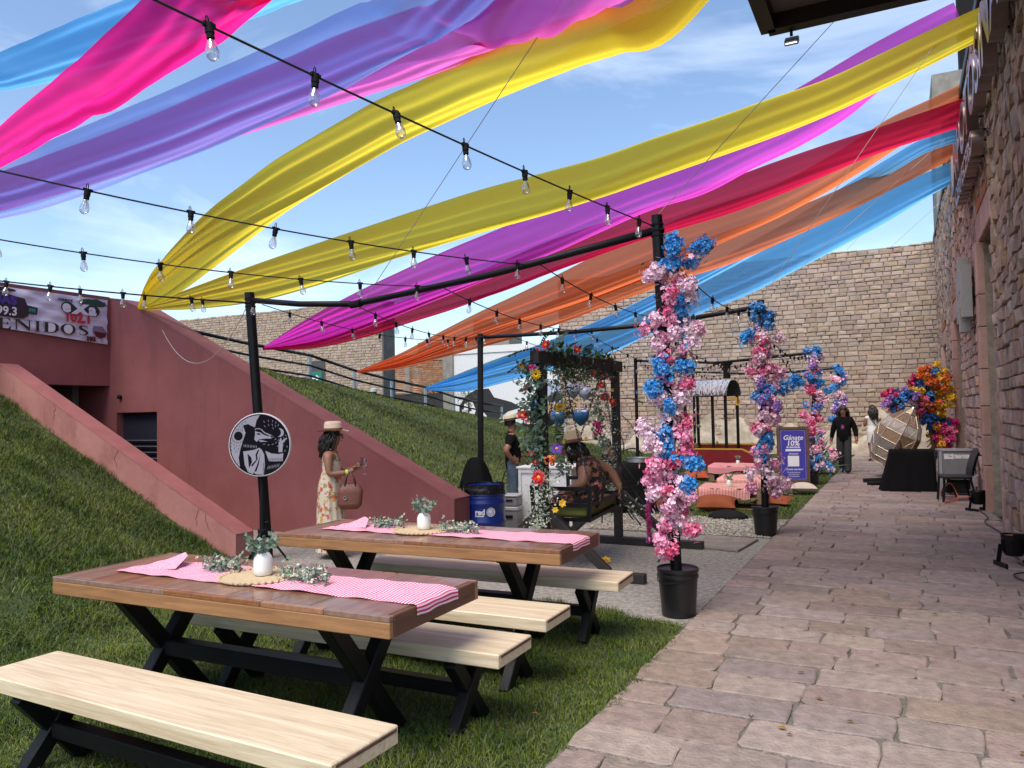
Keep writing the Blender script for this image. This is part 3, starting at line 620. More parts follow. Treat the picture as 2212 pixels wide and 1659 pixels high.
# ================================================================== cloth streamers
RIB = {"Y1":[[[-10.8,8.19,3.43],[-10.15,7.98,3.91],[-9.29,7.73,4.24],[-8.41,7.47,4.48],[-7.54,7.21,4.62],[-6.76,6.98,4.74],[-6.06,6.81,4.82],[-5.44,6.67,4.89],[-4.86,6.54,4.95],[-4.32,6.43,4.97],[-3.82,6.32,5.0],[-3.35,6.21,5.0],[-2.92,6.12,4.99],[-2.51,6.03,4.98],[-2.13,5.95,4.95],[-1.78,5.87,4.92],[-1.07,5.75,5.41],[-0.36,5.62,5.89],[0.35,5.5,6.38],[1.06,5.38,6.86]],[[-10.76,8.2,3.35],[-9.7,8.04,3.52],[-8.86,7.92,3.78],[-8.11,7.82,4.04],[-7.43,7.74,4.29],[-6.76,7.66,4.49],[-6.08,7.53,4.64],[-5.43,7.39,4.75],[-4.82,7.25,4.83],[-4.26,7.13,4.9],[-3.74,7.02,4.96],[-3.26,6.91,5.02],[-2.82,6.81,5.07],[-2.4,6.72,5.12],[-2.01,6.64,5.16],[-1.65,6.56,5.19],[-0.96,6.38,5.65],[-0.26,6.19,6.11],[0.44,6.01,6.58],[1.14,5.82,7.04]]],"Y2":[[[-10.78,8.19,3.4],[-9.75,8.4,3.68],[-8.75,8.59,3.93],[-7.79,8.77,4.15],[-6.86,8.95,4.36],[-5.98,9.11,4.55],[-5.15,9.31,4.74],[-4.35,9.52,4.89],[-3.57,9.72,5.04],[-2.83,9.91,5.24],[-2.11,10.1,5.42],[-1.42,10.28,5.61],[-0.74,10.48,5.8],[-0.11,10.67,6.06],[0.51,10.86,6.33],[1.12,11.05,6.58]],[[-10.78,8.22,3.35],[-9.81,8.53,3.34],[-8.88,8.84,3.42],[-7.99,9.14,3.62],[-7.14,9.43,3.87],[-6.31,9.71,4.14],[-5.47,9.95,4.36],[-4.63,10.17,4.54],[-3.84,10.38,4.76],[-3.07,10.58,4.99],[-2.32,10.77,5.22],[-1.59,10.96,5.44],[-0.89,11.12,5.66],[-0.21,11.27,5.89],[0.43,11.41,6.13],[1.05,11.55,6.39]]],"P":[[[-19.51,19.59,4.03],[-16.56,18.45,4.66],[-13.96,17.44,5.08],[-11.72,16.56,5.36],[-9.78,15.79,5.57],[-8.09,15.1,5.7],[-6.66,14.57,5.83],[-5.44,14.14,6.0],[-4.34,13.75,6.12],[-3.34,13.4,6.22],[-2.48,13.09,6.37],[-1.7,12.81,6.53],[-1.0,12.6,6.72],[-0.36,12.42,6.91],[0.24,12.24,7.05],[0.81,12.08,7.16]],[[-19.56,19.64,3.97],[-16.3,18.57,3.86],[-13.72,17.74,4.13],[-11.56,17.07,4.44],[-9.71,16.5,4.72],[-8.08,16.01,4.97],[-6.62,15.51,5.19],[-5.34,15.06,5.42],[-4.19,14.65,5.61],[-3.11,14.27,5.64],[-2.22,13.95,5.86],[-1.39,13.66,6.03],[-0.67,13.37,6.25],[-0.07,13.12,6.58],[0.49,12.88,6.88],[1.01,12.65,7.14]]],"C":[[[-19.51,19.59,4.0],[-16.6,18.72,4.21],[-14.15,17.98,4.48],[-12.04,17.33,4.75],[-10.19,16.75,4.99],[-8.57,16.23,5.22],[-7.17,15.83,5.46],[-5.89,15.48,5.61],[-4.72,15.17,5.73],[-3.67,14.88,5.84],[-2.71,14.62,5.95],[-1.83,14.38,6.06],[-1.02,14.18,6.15],[-0.27,14.01,6.22],[0.42,13.85,6.3],[1.07,13.7,6.38]],[[-19.52,19.62,3.94],[-16.77,18.95,3.79],[-14.4,18.38,3.92],[-12.37,17.91,4.18],[-10.57,17.49,4.41],[-8.99,17.14,4.69],[-7.55,16.76,4.96],[-6.24,16.41,5.21],[-5.05,16.09,5.44],[-3.94,15.78,5.54],[-2.92,15.51,5.62],[-2.0,15.26,5.77],[-1.17,15.01,5.93],[-0.4,14.77,6.09],[0.33,14.55,6.14],[1.01,14.33,6.17]]],"OA":[[[-19.26,24.38,3.41],[-16.25,22.99,3.85],[-13.8,21.84,4.37],[-11.66,20.83,4.79],[-9.78,19.92,5.1],[-8.15,19.13,5.4],[-6.74,18.5,5.69],[-5.47,17.95,5.89],[-4.32,17.45,6.06],[-3.26,16.99,6.15],[-2.3,16.58,6.22],[-1.47,16.22,6.41],[-0.73,15.93,6.65],[-0.06,15.69,6.92],[0.6,15.45,7.06],[1.22,15.22,7.2]],[[-19.3,24.43,3.35],[-16.33,23.24,3.43],[-13.91,22.28,3.75],[-11.83,21.47,4.1],[-9.98,20.76,4.37],[-8.34,20.15,4.6],[-6.85,19.53,4.81],[-5.54,18.96,5.04],[-4.37,18.46,5.3],[-3.34,18.01,5.59],[-2.41,17.61,5.88],[-1.57,17.24,6.15],[-0.79,16.87,6.4],[-0.07,16.52,6.63],[0.59,16.19,6.83],[1.2,15.88,7.03]]],"OB":[[[-19.28,24.41,3.37],[-16.53,23.35,3.67],[-14.17,22.44,3.99],[-12.11,21.63,4.31],[-10.3,20.91,4.61],[-8.71,20.27,4.93],[-7.3,19.75,5.24],[-6.01,19.3,5.45],[-4.83,18.88,5.64],[-3.75,18.49,5.8],[-2.75,18.14,5.94],[-1.83,17.82,6.06],[-1.01,17.55,6.24],[-0.25,17.33,6.45],[0.46,17.12,6.65],[1.13,16.92,6.83]],[[-19.28,24.44,3.32],[-16.63,23.58,3.35],[-14.36,22.85,3.59],[-12.36,22.22,3.82],[-10.58,21.66,4.07],[-8.99,21.18,4.36],[-7.53,20.68,4.62],[-6.2,20.21,4.86],[-4.98,19.78,5.05],[-3.85,19.38,5.19],[-2.84,19.02,5.4],[-1.93,18.7,5.67],[-1.09,18.37,5.91],[-0.31,18.05,6.14],[0.41,17.75,6.35],[1.08,17.47,6.57]]],"BA":[[[-19.39,29.53,2.88],[-16.6,28.0,3.37],[-14.17,26.66,3.77],[-12.02,25.46,4.04],[-10.12,24.38,4.25],[-8.49,23.45,4.54],[-7.07,22.7,4.83],[-5.81,22.06,5.13],[-4.67,21.48,5.4],[-3.62,20.94,5.61],[-2.67,20.46,5.84],[-1.8,20.02,6.08],[-1.0,19.66,6.3],[-0.26,19.34,6.51],[0.45,19.04,6.67],[1.12,18.75,6.79]],[[-19.43,29.58,2.74],[-16.65,28.27,2.57],[-14.28,27.16,2.81],[-12.21,26.21,3.08],[-10.37,25.38,3.31],[-8.74,24.65,3.57],[-7.32,23.95,4.0],[-6.03,23.29,4.38],[-4.81,22.67,4.63],[-3.7,22.11,4.87],[-2.73,21.61,5.18],[-1.83,21.15,5.48],[-0.99,20.68,5.74],[-0.23,20.23,5.98],[0.45,19.83,6.28],[1.08,19.45,6.56]]],"BB":[[[-19.38,29.51,2.84],[-16.17,27.43,3.28],[-13.51,25.7,3.65],[-11.27,24.23,3.97],[-9.36,22.97,4.25],[-7.72,21.88,4.52],[-6.34,21.0,4.82],[-5.12,20.23,5.1],[-4.04,19.55,5.37],[-3.08,18.94,5.63],[-2.21,18.39,5.86],[-1.44,17.91,6.12],[-0.74,17.48,6.37],[-0.09,17.08,6.59],[0.52,16.72,6.77],[1.13,16.35,6.79]],[[-19.42,29.57,2.78],[-16.28,27.64,3.14],[-13.66,26.04,3.44],[-11.46,24.7,3.74],[-9.57,23.57,4.02],[-7.95,22.59,4.3],[-6.54,21.72,4.62],[-5.29,20.93,4.91],[-4.18,20.23,5.19],[-3.18,19.6,5.45],[-2.28,19.03,5.68],[-1.51,18.54,5.99],[-0.8,18.08,6.27],[-0.13,17.64,6.49],[0.49,17.23,6.68],[1.11,16.83,6.71]]],"BP":[[[-16.64,7.57,5.52],[-14.94,7.2,5.48],[-13.23,6.83,5.44],[-11.52,6.46,5.4],[-10.6,6.29,5.33],[-9.79,6.14,5.29],[-9.05,6.0,5.25],[-8.37,5.87,5.21],[-7.75,5.75,5.18],[-7.19,5.65,5.15],[-6.68,5.56,5.13],[-6.2,5.48,5.12],[-5.76,5.4,5.1],[-5.35,5.33,5.09],[-4.97,5.26,5.08],[-4.62,5.21,5.08],[-4.29,5.16,5.09],[-3.99,5.12,5.09],[-3.7,5.09,5.11],[-2.58,4.92,5.56],[-1.46,4.76,6.01],[-0.34,4.59,6.46],[0.79,4.42,6.91]],[[-17.37,7.99,5.36],[-16.03,7.82,5.24],[-14.69,7.66,5.12],[-13.35,7.49,5.0],[-11.96,7.26,4.9],[-10.77,7.06,4.86],[-9.72,6.88,4.84],[-8.8,6.73,4.85],[-7.97,6.6,4.86],[-7.21,6.47,4.86],[-6.53,6.35,4.88],[-5.91,6.24,4.9],[-5.34,6.14,4.92],[-4.82,6.05,4.94],[-4.35,5.96,4.98],[-3.9,5.87,5.01],[-3.49,5.79,5.03],[-3.1,5.71,5.05],[-2.73,5.63,5.06],[-1.7,5.42,5.52],[-0.66,5.2,5.97],[0.38,4.99,6.43],[1.41,4.78,6.89]]],"PP":[[[-18.6,8.24,5.77],[-16.62,7.86,5.71],[-14.64,7.48,5.64],[-12.66,7.1,5.58],[-11.57,6.92,5.52],[-10.59,6.75,5.47],[-9.7,6.6,5.42],[-8.9,6.46,5.38],[-8.17,6.33,5.35],[-7.52,6.23,5.34],[-6.92,6.13,5.33],[-6.37,6.04,5.32],[-5.86,5.96,5.31],[-5.39,5.89,5.3],[-4.95,5.81,5.3],[-4.53,5.75,5.29],[-4.13,5.68,5.26],[-3.76,5.63,5.24],[-3.42,5.57,5.22],[-2.42,5.44,5.66],[-1.42,5.31,6.1],[-0.42,5.18,6.54],[0.58,5.05,6.97]],[[-19.2,8.58,5.68],[-17.52,8.37,5.58],[-15.84,8.16,5.47],[-14.17,7.95,5.36],[-12.5,7.69,5.29],[-11.06,7.47,5.23],[-9.82,7.28,5.19],[-8.73,7.12,5.17],[-7.76,6.97,5.15],[-6.87,6.83,5.12],[-6.07,6.7,5.08],[-5.35,6.59,5.05],[-4.7,6.48,5.02],[-4.1,6.39,4.99],[-3.56,6.3,4.98],[-3.08,6.22,5.0],[-2.62,6.15,5.01],[-2.2,6.08,5.0],[-1.8,6.02,5.0],[-0.95,5.85,5.45],[-0.09,5.68,5.91],[0.77,5.51,6.37],[1.62,5.35,6.83]]],"MG":[[[-10.18,4.96,4.45],[-9.39,4.77,4.47],[-8.6,4.57,4.5],[-7.81,4.38,4.52],[-7.45,4.29,4.53],[-7.11,4.21,4.54],[-6.79,4.13,4.54],[-6.48,4.06,4.55],[-6.19,3.98,4.55],[-5.95,3.94,4.57],[-5.73,3.9,4.6],[-5.52,3.86,4.63],[-5.32,3.82,4.65],[-5.13,3.79,4.68],[-4.95,3.75,4.7],[-4.78,3.73,4.74],[-4.63,3.72,4.77],[-4.49,3.7,4.81],[-4.34,3.69,4.84],[-3.06,3.48,5.36],[-1.78,3.28,5.88],[-0.5,3.07,6.4],[0.78,2.86,6.93]],[[-10.71,5.27,4.48],[-10.19,5.22,4.52],[-9.67,5.18,4.56],[-9.15,5.13,4.6],[-8.58,5.05,4.64],[-8.06,4.97,4.68],[-7.56,4.9,4.7],[-7.09,4.83,4.73],[-6.66,4.77,4.75],[-6.23,4.7,4.76],[-5.83,4.63,4.76],[-5.45,4.56,4.77],[-5.1,4.49,4.77],[-4.77,4.43,4.78],[-4.46,4.37,4.78],[-4.16,4.31,4.78],[-3.87,4.24,4.77],[-3.6,4.18,4.77],[-3.34,4.12,4.76],[-2.15,3.87,5.29],[-0.96,3.63,5.82],[0.23,3.38,6.35],[1.42,3.14,6.87]]],"LB":[[[-14.62,7.0,7.31],[-13.35,6.69,7.09],[-12.09,6.37,6.88],[-10.83,6.06,6.66],[-10.27,5.94,6.57],[-9.74,5.83,6.48],[-9.25,5.72,6.4],[-8.79,5.62,6.32],[-8.35,5.52,6.25],[-7.96,5.44,6.18],[-7.59,5.37,6.13],[-7.24,5.3,6.07],[-6.91,5.23,6.02],[-6.59,5.17,5.97],[-6.29,5.11,5.93],[-6.03,5.07,5.9],[-5.77,5.03,5.87],[-5.53,5.0,5.85],[-5.3,4.96,5.82],[-3.83,4.7,6.12],[-2.36,4.44,6.42],[-0.9,4.17,6.72],[0.57,3.91,7.02]],[[-15.29,7.38,7.39],[-14.36,7.25,7.21],[-13.44,7.13,7.03],[-12.51,7.01,6.85],[-11.46,6.81,6.63],[-10.52,6.63,6.44],[-9.7,6.48,6.32],[-8.96,6.34,6.22],[-8.29,6.22,6.12],[-7.65,6.09,6.03],[-7.07,5.98,5.93],[-6.53,5.87,5.85],[-6.03,5.77,5.77],[-5.56,5.68,5.7],[-5.13,5.59,5.62],[-4.73,5.5,5.56],[-4.35,5.42,5.52],[-4.0,5.33,5.48],[-3.67,5.25,5.44],[-2.35,4.96,5.77],[-1.02,4.67,6.11],[0.3,4.38,6.44],[1.63,4.09,6.78]]]}

SC = {'Y': srgb(246,194,50), 'P': srgb(204,70,178), 'C': srgb(188,14,62), 'O': srgb(234,116,66), 'B': srgb(104,172,236), 'BP': srgb(146,158,208), 'PP': srgb(222,96,170), 'MG': srgb(220,20,120), 'LB': srgb(96,166,224)}
SC = {k: tuple(min(.97, c*1.4+.012) for c in v) for k, v in SC.items()}
FAB = {'Y': fabric('yellow_chiffon', SC['Y'], .92), 'P': fabric('purple_chiffon', SC['P'], .76), 'C': fabric('crimson_chiffon', SC['C'], .86), 'O': fabric('orange_chiffon', SC['O'], .82), 'B': fabric('blue_chiffon', SC['B'], .84),
       'BP': fabric('slate_blue_chiffon', SC['BP'], .48), 'PP': fabric('rose_chiffon', SC['PP'], .80), 'MG': fabric('magenta_chiffon', SC['MG'], .82), 'LB': fabric('sky_blue_chiffon', SC['LB'], .66)}
RL = {'Y1': ('Y', 'yellow cloth streamer rising steeply from the red wall, uppermost of two'), 'Y2': ('Y', 'yellow cloth streamer running low from the red wall to the roof corner'),
      'P': ('P', 'broad purple cloth streamer tied to the railing behind the yellow ones'), 'C': ('C', 'crimson cloth streamer just below the purple one'),
      'OA': ('O', 'orange cloth streamer tied at the railing, upper of two'), 'OB': ('O', 'orange cloth streamer reaching the roof below the crimson one'),
      'BA': ('B', 'sky blue cloth streamer lowest of all, above the far wall'), 'BB': ('B', 'narrow blue streamer mostly hidden behind the lower orange one'),
      'BP': ('BP', 'slate blue sheer streamer spanning the top left over a rose one'), 'PP': ('PP', 'rose pink streamer under the slate blue sheer one at top'),
      'MG': ('MG', 'magenta cloth streamer crossing the top left corner'), 'LB': ('LB', 'light blue streamer in the top left corner behind magenta')}
for key, (A, B) in RIB.items():
    mk, lab = RL[key]; A = [Vector(p) for p in A]; B = [Vector(p) for p in B]; n = len(A); r_ = random.Random(key); ph = [r_.uniform(0, 6.28) for _ in range(6)]
    tied = key[0] in 'YPCO' and key not in ('PP',) or key in ('BA', 'BB')
    def pt(L_, t):
        x = t*(n-1); i = min(int(x), n-2); f = x-i
        p0, p1, p2, p3 = L_[max(i-1, 0)], L_[i], L_[i+1], L_[min(i+2, n-1)]
        return .5*((2*p1)+(p2-p0)*f+(2*p0-5*p1+4*p2-p3)*f*f+(3*p1-p0-3*p2+p3)*f**3)
    def fn(u, v):
        a, b = pt(A, u), pt(B, u); w = (a-b).length; c = a.lerp(b, v)
        d = (pt(A, min(1, u+.02))-pt(A, max(0, u-.02))).normalized(); nn = d.cross((b-a).normalized())
        if nn.z < 0: nn = -nn
        sag = -w*.40*math.sin(math.pi*v)                      # the cloth bellies between its edges
        e = (1-u)**2.2 if tied else .22
        e2 = .9*u**8
        fold = w*(.003+.10*e+.03*e2)*(math.sin(v*21+ph[0]+u*2.2)+.7*math.sin(v*39+ph[1]-u*3))
        fold += w*.022*math.sin(v*7.5+ph[2]+u*5)*math.sin(u*9+ph[3])+w*.05*math.sin(v*4+ph[4]-u*7)
        roll = w*.06*math.exp(-((v-.93-.02*math.sin(u*11+ph[5]))/.035)**2)
        return c+nn*(sag+fold*math.sin(math.pi*min(1, max(0, v*1.0)))**.35+roll)
    mb = MB(); mb.grid(fn, 130, 56)
    o = obj('cloth_streamer', mb, FAB[mk], smooth=True); tag(o, lab, 'streamer', 'cloth streamers overhead')
# cords holding them
CORD = mat('thin_cord', (.35,.33,.30), .8)
def wire(name, lab, a, b, sag=.0, r=.004, m=CORD, cat='cord', n=14):
    a, b = Vector(a), Vector(b); pts = [a.lerp(b, i/n)-Vector((0,0,sag*4*(i/n)*(1-i/n))) for i in range(n+1)]
    mb = MB(); mb.tube(pts, r, 5); return tag(obj(name, mb, m), lab, cat)

# ================================================================== pole frames
def pole(name, lab, a, b, bucket=True, r=.045, sq=False, group='black poles of the light frames'):
    t = thing(name, lab, 'pole', (a[0], a[1], 0), 0, group); d = Vector(b)-Vector((a[0], a[1], 0))
    mb = MB(); zb = .12 if bucket else 0
    if sq: mb.bar((0,0,zb), d, .075)
    else: mb.tube([(d.x*zb/d.z, d.y*zb/d.z, zb), d], r, 14)
    obj('shaft', mb, BLACK, t, ang=50)
    mb = MB(); q = d.normalized()
    for k in (.08, .13, .17): mb.tube([d-q*k, d-q*(k-.012)], r+.008, 12)
    obj('wire_wrap', mb, BLACKM, t)
    mb = MB(); mb.tube([d-q*.115, d-q*.115+Vector((.05, .02, 0))], .03, 8); obj('coupling', mb, BLACK, t)
    if bucket:
        mb = MB(); h = .37; mb.lathe([(.125,.002),(.13,.006),(.152,.30),(.16,.302),(.16,.325),(.153,.327),(.154,.345),(.162,.347),(.162,.37),(.155,.374),(.148,.36),(.0,.352)], n=32, cap=False)
        bk = obj('bucket', mb, mat('black_plastic', (.010,.010,.011), .38, var=.2), t, ang=40)
        mb = MB(); mb.tube([(.16*math.cos(x), .16*math.sin(x), .315-.05*math.sin(x*1.0-2.6)) for x in [2.6+i*.25 for i in range(14)]], .004, 5); obj('bail_handle', mb, BLACKM, bk)
    return t
PL1 = ((-6.53,6.62), (-6.68,6.5,3.05)); PR1 = ((-1.62,6.0), (-1.705,5.96,3.16))
PL2 = ((-6.62,11.75), (-6.66,11.9,3.03)); PR2 = ((-1.60,10.15), (-1.57,10.1,2.98))
PL3 = ((-6.6,20.6), (-6.6,20.6,3.07)); PR3 = ((-1.76,17.25), (-1.60,17.2,2.86))
PL4 = ((-6.6,27.2), (-6.6,27.2,3.02)); PR4 = ((-1.75,24.3), (-1.65,24.3,2.86))
pole('light_pole', 'black pole in front of the pink parapet behind the round sign', *PL1, bucket=False, sq=False, r=.055)
pole('light_pole', 'black pole in a bucket wound with flowers, nearest beside the path', *PR1)
pole('light_pole', 'black square pole rising behind the blue barrel', *PL2, bucket=False, sq=True)
pole('light_pole', 'black pole in a bucket wound with flowers, second along the path', *PR2)
pole('light_pole', 'black pole behind the black clothed table, left of the train canopy', *PL3, bucket=False)
pole('light_pole', 'black pole in a bucket beside the purple poster board', *PR3)
pole('light_pole', 'black pole close to the far wall behind the train canopy', *PL4, bucket=False)
pole('light_pole', 'black flowered pole furthest along the path near the far wall', *PR4)
BARS = [[(-6.66,6.5,2.96),(-5.85,6.42,2.84),(-5.0,6.32,2.76),(-3.3,6.13,2.87),(-1.74,5.97,3.04)],
        [(-6.62,11.88,2.96),(-4.6,11.15,2.86),(-3.0,10.6,2.83),(-1.6,10.12,2.90)],
        [(-6.56,20.6,3.0),(-4.0,18.9,2.74),(-1.64,17.2,2.76)], [(-6.56,27.2,2.95),(-4.0,25.7,2.72),(-1.68,24.3,2.75)]]
BL = ['black pipe spanning overhead from the sign pole to the nearest flowered pole', 'black pipe spanning from the barrel pole to the second flowered pole', 'black pipe over the train canopy to the third flowered pole', 'black pipe furthest back near the far wall']
for pts, lab in zip(BARS, BL):
    t = thing('cross_pipe', lab, 'pipe', (0,0,0), 0, 'cross pipes of the light frames'); k = max(range(1, len(pts)-1), key=lambda i: -pts[i][2])
    mb = MB(); mb.tube(pts[:k+1], .032, 12); obj('pipe_length', mb, BLACK, t, smooth=True); mb = MB(); mb.tube(pts[k:], .032, 12); obj('pipe_length', mb, BLACK, t, smooth=True)
    d = (Vector(pts[k+1])-Vector(pts[k])).normalized()*.07; mb = MB(); mb.tube([Vector(pts[k])-d, Vector(pts[k])+d], .040, 12); obj('joint_sleeve', mb, BLACKM, t)
def on_bar(i, t):
    P = [Vector(p) for p in BARS[i]]; S0 = [0]
    for a, b in zip(P, P[1:]): S0.append(S0[-1]+(b-a).length)
    s = t*S0[-1]
    for k in range(len(P)-1):
        if s <= S0[k+1]+1e-6: return P[k].lerp(P[k+1], (s-S0[k])/(S0[k+1]-S0[k]))
# ================================================================== string lights
GL = glass('clear_bulb_glass', (.93,.93,.95), .10); FILA = mat('filament', (.75,.55,.28), .35, metal=.6)
def bulb_meshes():
    mb = MB(); mb.lathe([(.006,.012),(.017,.010),(.018,-.028),(.0155,-.030),(.0155,-.05),(.012,-.051)], n=12); mb.tube([(0,0,.012),(0,.0,.03),(.006,0,.04),(.012,0,.03),(.010,0,.012)], .0028, 5); mb.box((0,0,.004), (.05,.016,.016))
    a = mb.mesh('socket', BLACKM); shade(a, 40)
    mb = MB(); mb.lathe([(.012,-.05),(.013,-.058),(.019,-.075),(.0245,-.095),(.0255,-.108),(.0225,-.122),(.014,-.132),(.004,-.136)], n=16); b = mb.mesh('glass_bulb', GL, True)
    mb = MB(); mb.tube([(0,0,-.05),(0,0,-.07)], .005, 6); mb.tube([(-.006,0,-.068),(-.007,0,-.108)], .0018, 5); mb.tube([(.006,0,-.068),(.007,0,-.108)], .0018, 5); c = mb.mesh('filament', FILA)
    return a, b, c
BM = bulb_meshes(); CABLE = mat('cable_rubber', (.012,.011,.013), .6)
def light_string(lab, a, b, sag, spacing, first=.25, via=None, bs=1.0):
    a, b = Vector(a), Vector(b); ln = (b-a).length; n = max(8, int(ln/.15))
    f = lambda t: a.lerp(b, t)-Vector((0,0,sag*4*t*(1-t)))
    t_ = thing('light_string', lab, 'string lights', (0,0,0), 0, 'strings of bulbs overhead')
    mb = MB(); mb.tube([f(i/n) for i in range(n+1)], .0052, 6); obj('cable', mb, CABLE, t_, smooth=True)
    s = first; dr = (b-a).normalized(); yaw = math.atan2(dr.y, dr.x)
    while s < ln-.08:
        p = f(s/ln); rot = (rnd.gauss(0, .10), rnd.gauss(0, .10), yaw)
        k = link('socket', BM[0], t_, p, rot, (bs,)*3); link('glass_bulb', BM[1], k); link('filament', BM[2], k)
        s += spacing*rnd.uniform(.93, 1.07)
pB = lambda i, t: on_bar(i, t)
light_string('string of clear bulbs swooping from the top left corner to the nearest flowered pole', (-1.72,5.93,3.07), (-2.47,1.0,3.14), .04, .535, .26, bs=1.0)
light_string('second string of bulbs from the top, ending mid pipe', on_bar(0, .76), (-4.55,1.4,3.02), .10, .56, .12)
light_string('third string of bulbs crossing left of the yellow streamers', on_bar(0, .55), (-6.0,2.2,2.98), .11, .56, .2)
light_string('string of bulbs passing in front of the banner, upper one', (-6.64,6.47,2.92), (-7.9,2.6,2.98), .05, .62, .55)
light_string('string of bulbs passing in front of the banner, lower one', (-6.0,6.40,2.85), (-7.2,2.4,2.86), .06, .62, .42)
light_string('string of bulbs from the sign pole back to the barrel pole', (-6.5,6.52,2.90), (-6.62,11.85,2.95), .18, .62, .45)
light_string('string of bulbs from the sagging pipe joint to the barrel pole', on_bar(0, .33), (-6.5,11.85,2.98), .16, .62, .6)
light_string('string of bulbs from mid pipe to the second cross pipe', on_bar(0, .56), on_bar(1, .52), .16, .62, .6)
light_string('string of bulbs from beyond mid pipe to the second flowered frame', on_bar(0, .78), on_bar(1, .80), .16, .62, .5)
light_string('string of bulbs between the first and second flowered poles', (-1.70,6.0,2.95), (-1.58,10.1,2.86), .22, .58, .5)
light_string('short string of bulbs crossing above the flowered swing', on_bar(1, .14), on_bar(2, .35), .3, .62, .5)
light_string('string of bulbs behind the swing beam', on_bar(1, .45), on_bar(2, .55), .35, .62, .5)
light_string('string of bulbs reaching down toward the train canopy', on_bar(1, .70), on_bar(2, .72), .35, .62, .4)
light_string('string of bulbs from the second to the third flowered pole', on_bar(1, .97), on_bar(2, .98), .30, .62, .4)
light_string('string of bulbs along the third cross pipe', (-6.5,20.55,2.9), (-1.7,17.25,2.66), .18, .5, .3)
light_string('string of bulbs in front of the far wall, left', on_bar(2, .3), on_bar(3, .3), .3, .62, .4)
light_string('string of bulbs in front of the far wall, right', on_bar(2, .85), on_bar(3, .85), .3, .62, .4)
light_string('string of bulbs on the furthest cross pipe', (-6.4,27.1,2.85), (-1.7,24.35,2.65), .15, .45, .3)
wire('guy_wire', 'thin wire from the pipe joint up past the yellow streamers', (-4.9,6.32,2.78), (-1.1,5.6,6.3), .0, .0035)
wire('guy_wire', 'thin wire from the nearest flowered pole up to the canopy', (-1.7,5.96,3.16), (-.3,9.3,6.2), 0, .0035)
wire('guy_wire', 'thin wire from the second flowered pole up to the roof', (-1.57,10.1,2.98), (.6,11.0,6.3), 0, .004)
wire('guy_wire', 'thin wire crossing the far wall to the second flowered pole', (-1.55,10.1,2.95), (1.05,17.0,6.9), 0, .004)
wire('guy_wire', 'pale sagging wire in front of the red wall', (-6.66,6.5,2.98), (-9.9,7.9,2.95), .62, .005)
wire('utility_wire', 'thin line above the far wall, left of two', (-1.5,28,6.9), (2.5,34,12.5), 0, .008)
wire('utility_wire', 'thin line above the far wall, right of two', (-.2,28.4,6.9), (2.8,34,10.6), 0, .008)
# ================================================================== picnic tables and benches
def x_leg(t, x, y, h, spread, w=.085):
    """crossed legs in the y-z plane; each leg a part"""
    for s in (-1, 1):
        mb = MB(); d = .004*s; mb.bar((x+d, y-s*spread, 0), (x+d, y+s*spread, h), w, w*.85, up=(1,0,0)); obj('leg', mb, BLACK, t, bev=.005)
def make_table(lab, c, rz, ln=2.22, wd=.77, h=.76, th=.095):
    t = thing('picnic_table', lab, 'table', (c[0], c[1], 0), rz, 'dark wooden picnic tables')
    n = 9; edges = [-ln/2+.03]
    while edges[-1] < ln/2-.26: edges.append(edges[-1]+rnd.uniform(.20, .29))
    edges[-1] = ln/2-.03
    top = link('table_top', None, t)
    for a, b in zip(edges, edges[1:]):
        mb = MB(); mb.bbox((a+.0012, -wd/2+.032, h-.03), (b-.0012, wd/2-.032, h+rnd.uniform(-.001, .001))); obj('plank', mb, WOODT, top, bev=.003)
    for s in (-1, 1):
        mb = MB(); mb.bbox((-ln/2, s*wd/2-(.03 if s > 0 else 0), h-th), (ln/2, s*wd/2+(.03 if s < 0 else 0), h-.026)); obj('apron_board', mb, WOODE, top, bev=.004)
        k = 0; e2 = sorted([-ln/2]+[rnd.uniform(-ln/2+.3, ln/2-.3) for _ in range(4)]+[ln/2])
        for a, b in zip(e2, e2[1:]):
            if b-a < .05: continue
            mb = MB(); mb.bbox((a+.001, s*wd/2-(.031 if s > 0 else 0), h-.0255), (b-.001, s*wd/2+(.031 if s < 0 else 0), h-.0005)); obj('edge_strip', mb, WOODT, top, bev=.003)
        mb = MB(); mb.bbox((s*ln/2-(.029 if s > 0 else 0), -wd/2+.033, h-th+.001), (s*ln/2+(.029 if s < 0 else 0), wd/2-.033, h-.001)); obj('end_board', mb, mat('end_walnut', (.15,.062,.035), .5, col2=(.09,.038,.022), stretch=(8,.8,8), vscale=3), top, bev=.004)
    for s in (-1, 1): x_leg(t, s*(ln/2-.42), 0, h-th, .27, .085)
    mb = MB(); mb.bar((-ln/2+.42,0,.335), (ln/2-.42,0,.335), .085, .085); obj('stretcher', mb, BLACK, t, bev=.005)
    mb = MB()
    for s in (-1, 1): mb.bbox((s*(ln/2-.42)-.04, -.33, h-th-.02), (s*(ln/2-.42)+.04, .33, h-th-.001))
    obj('leg_plate', mb, BLACK, t)
    return t
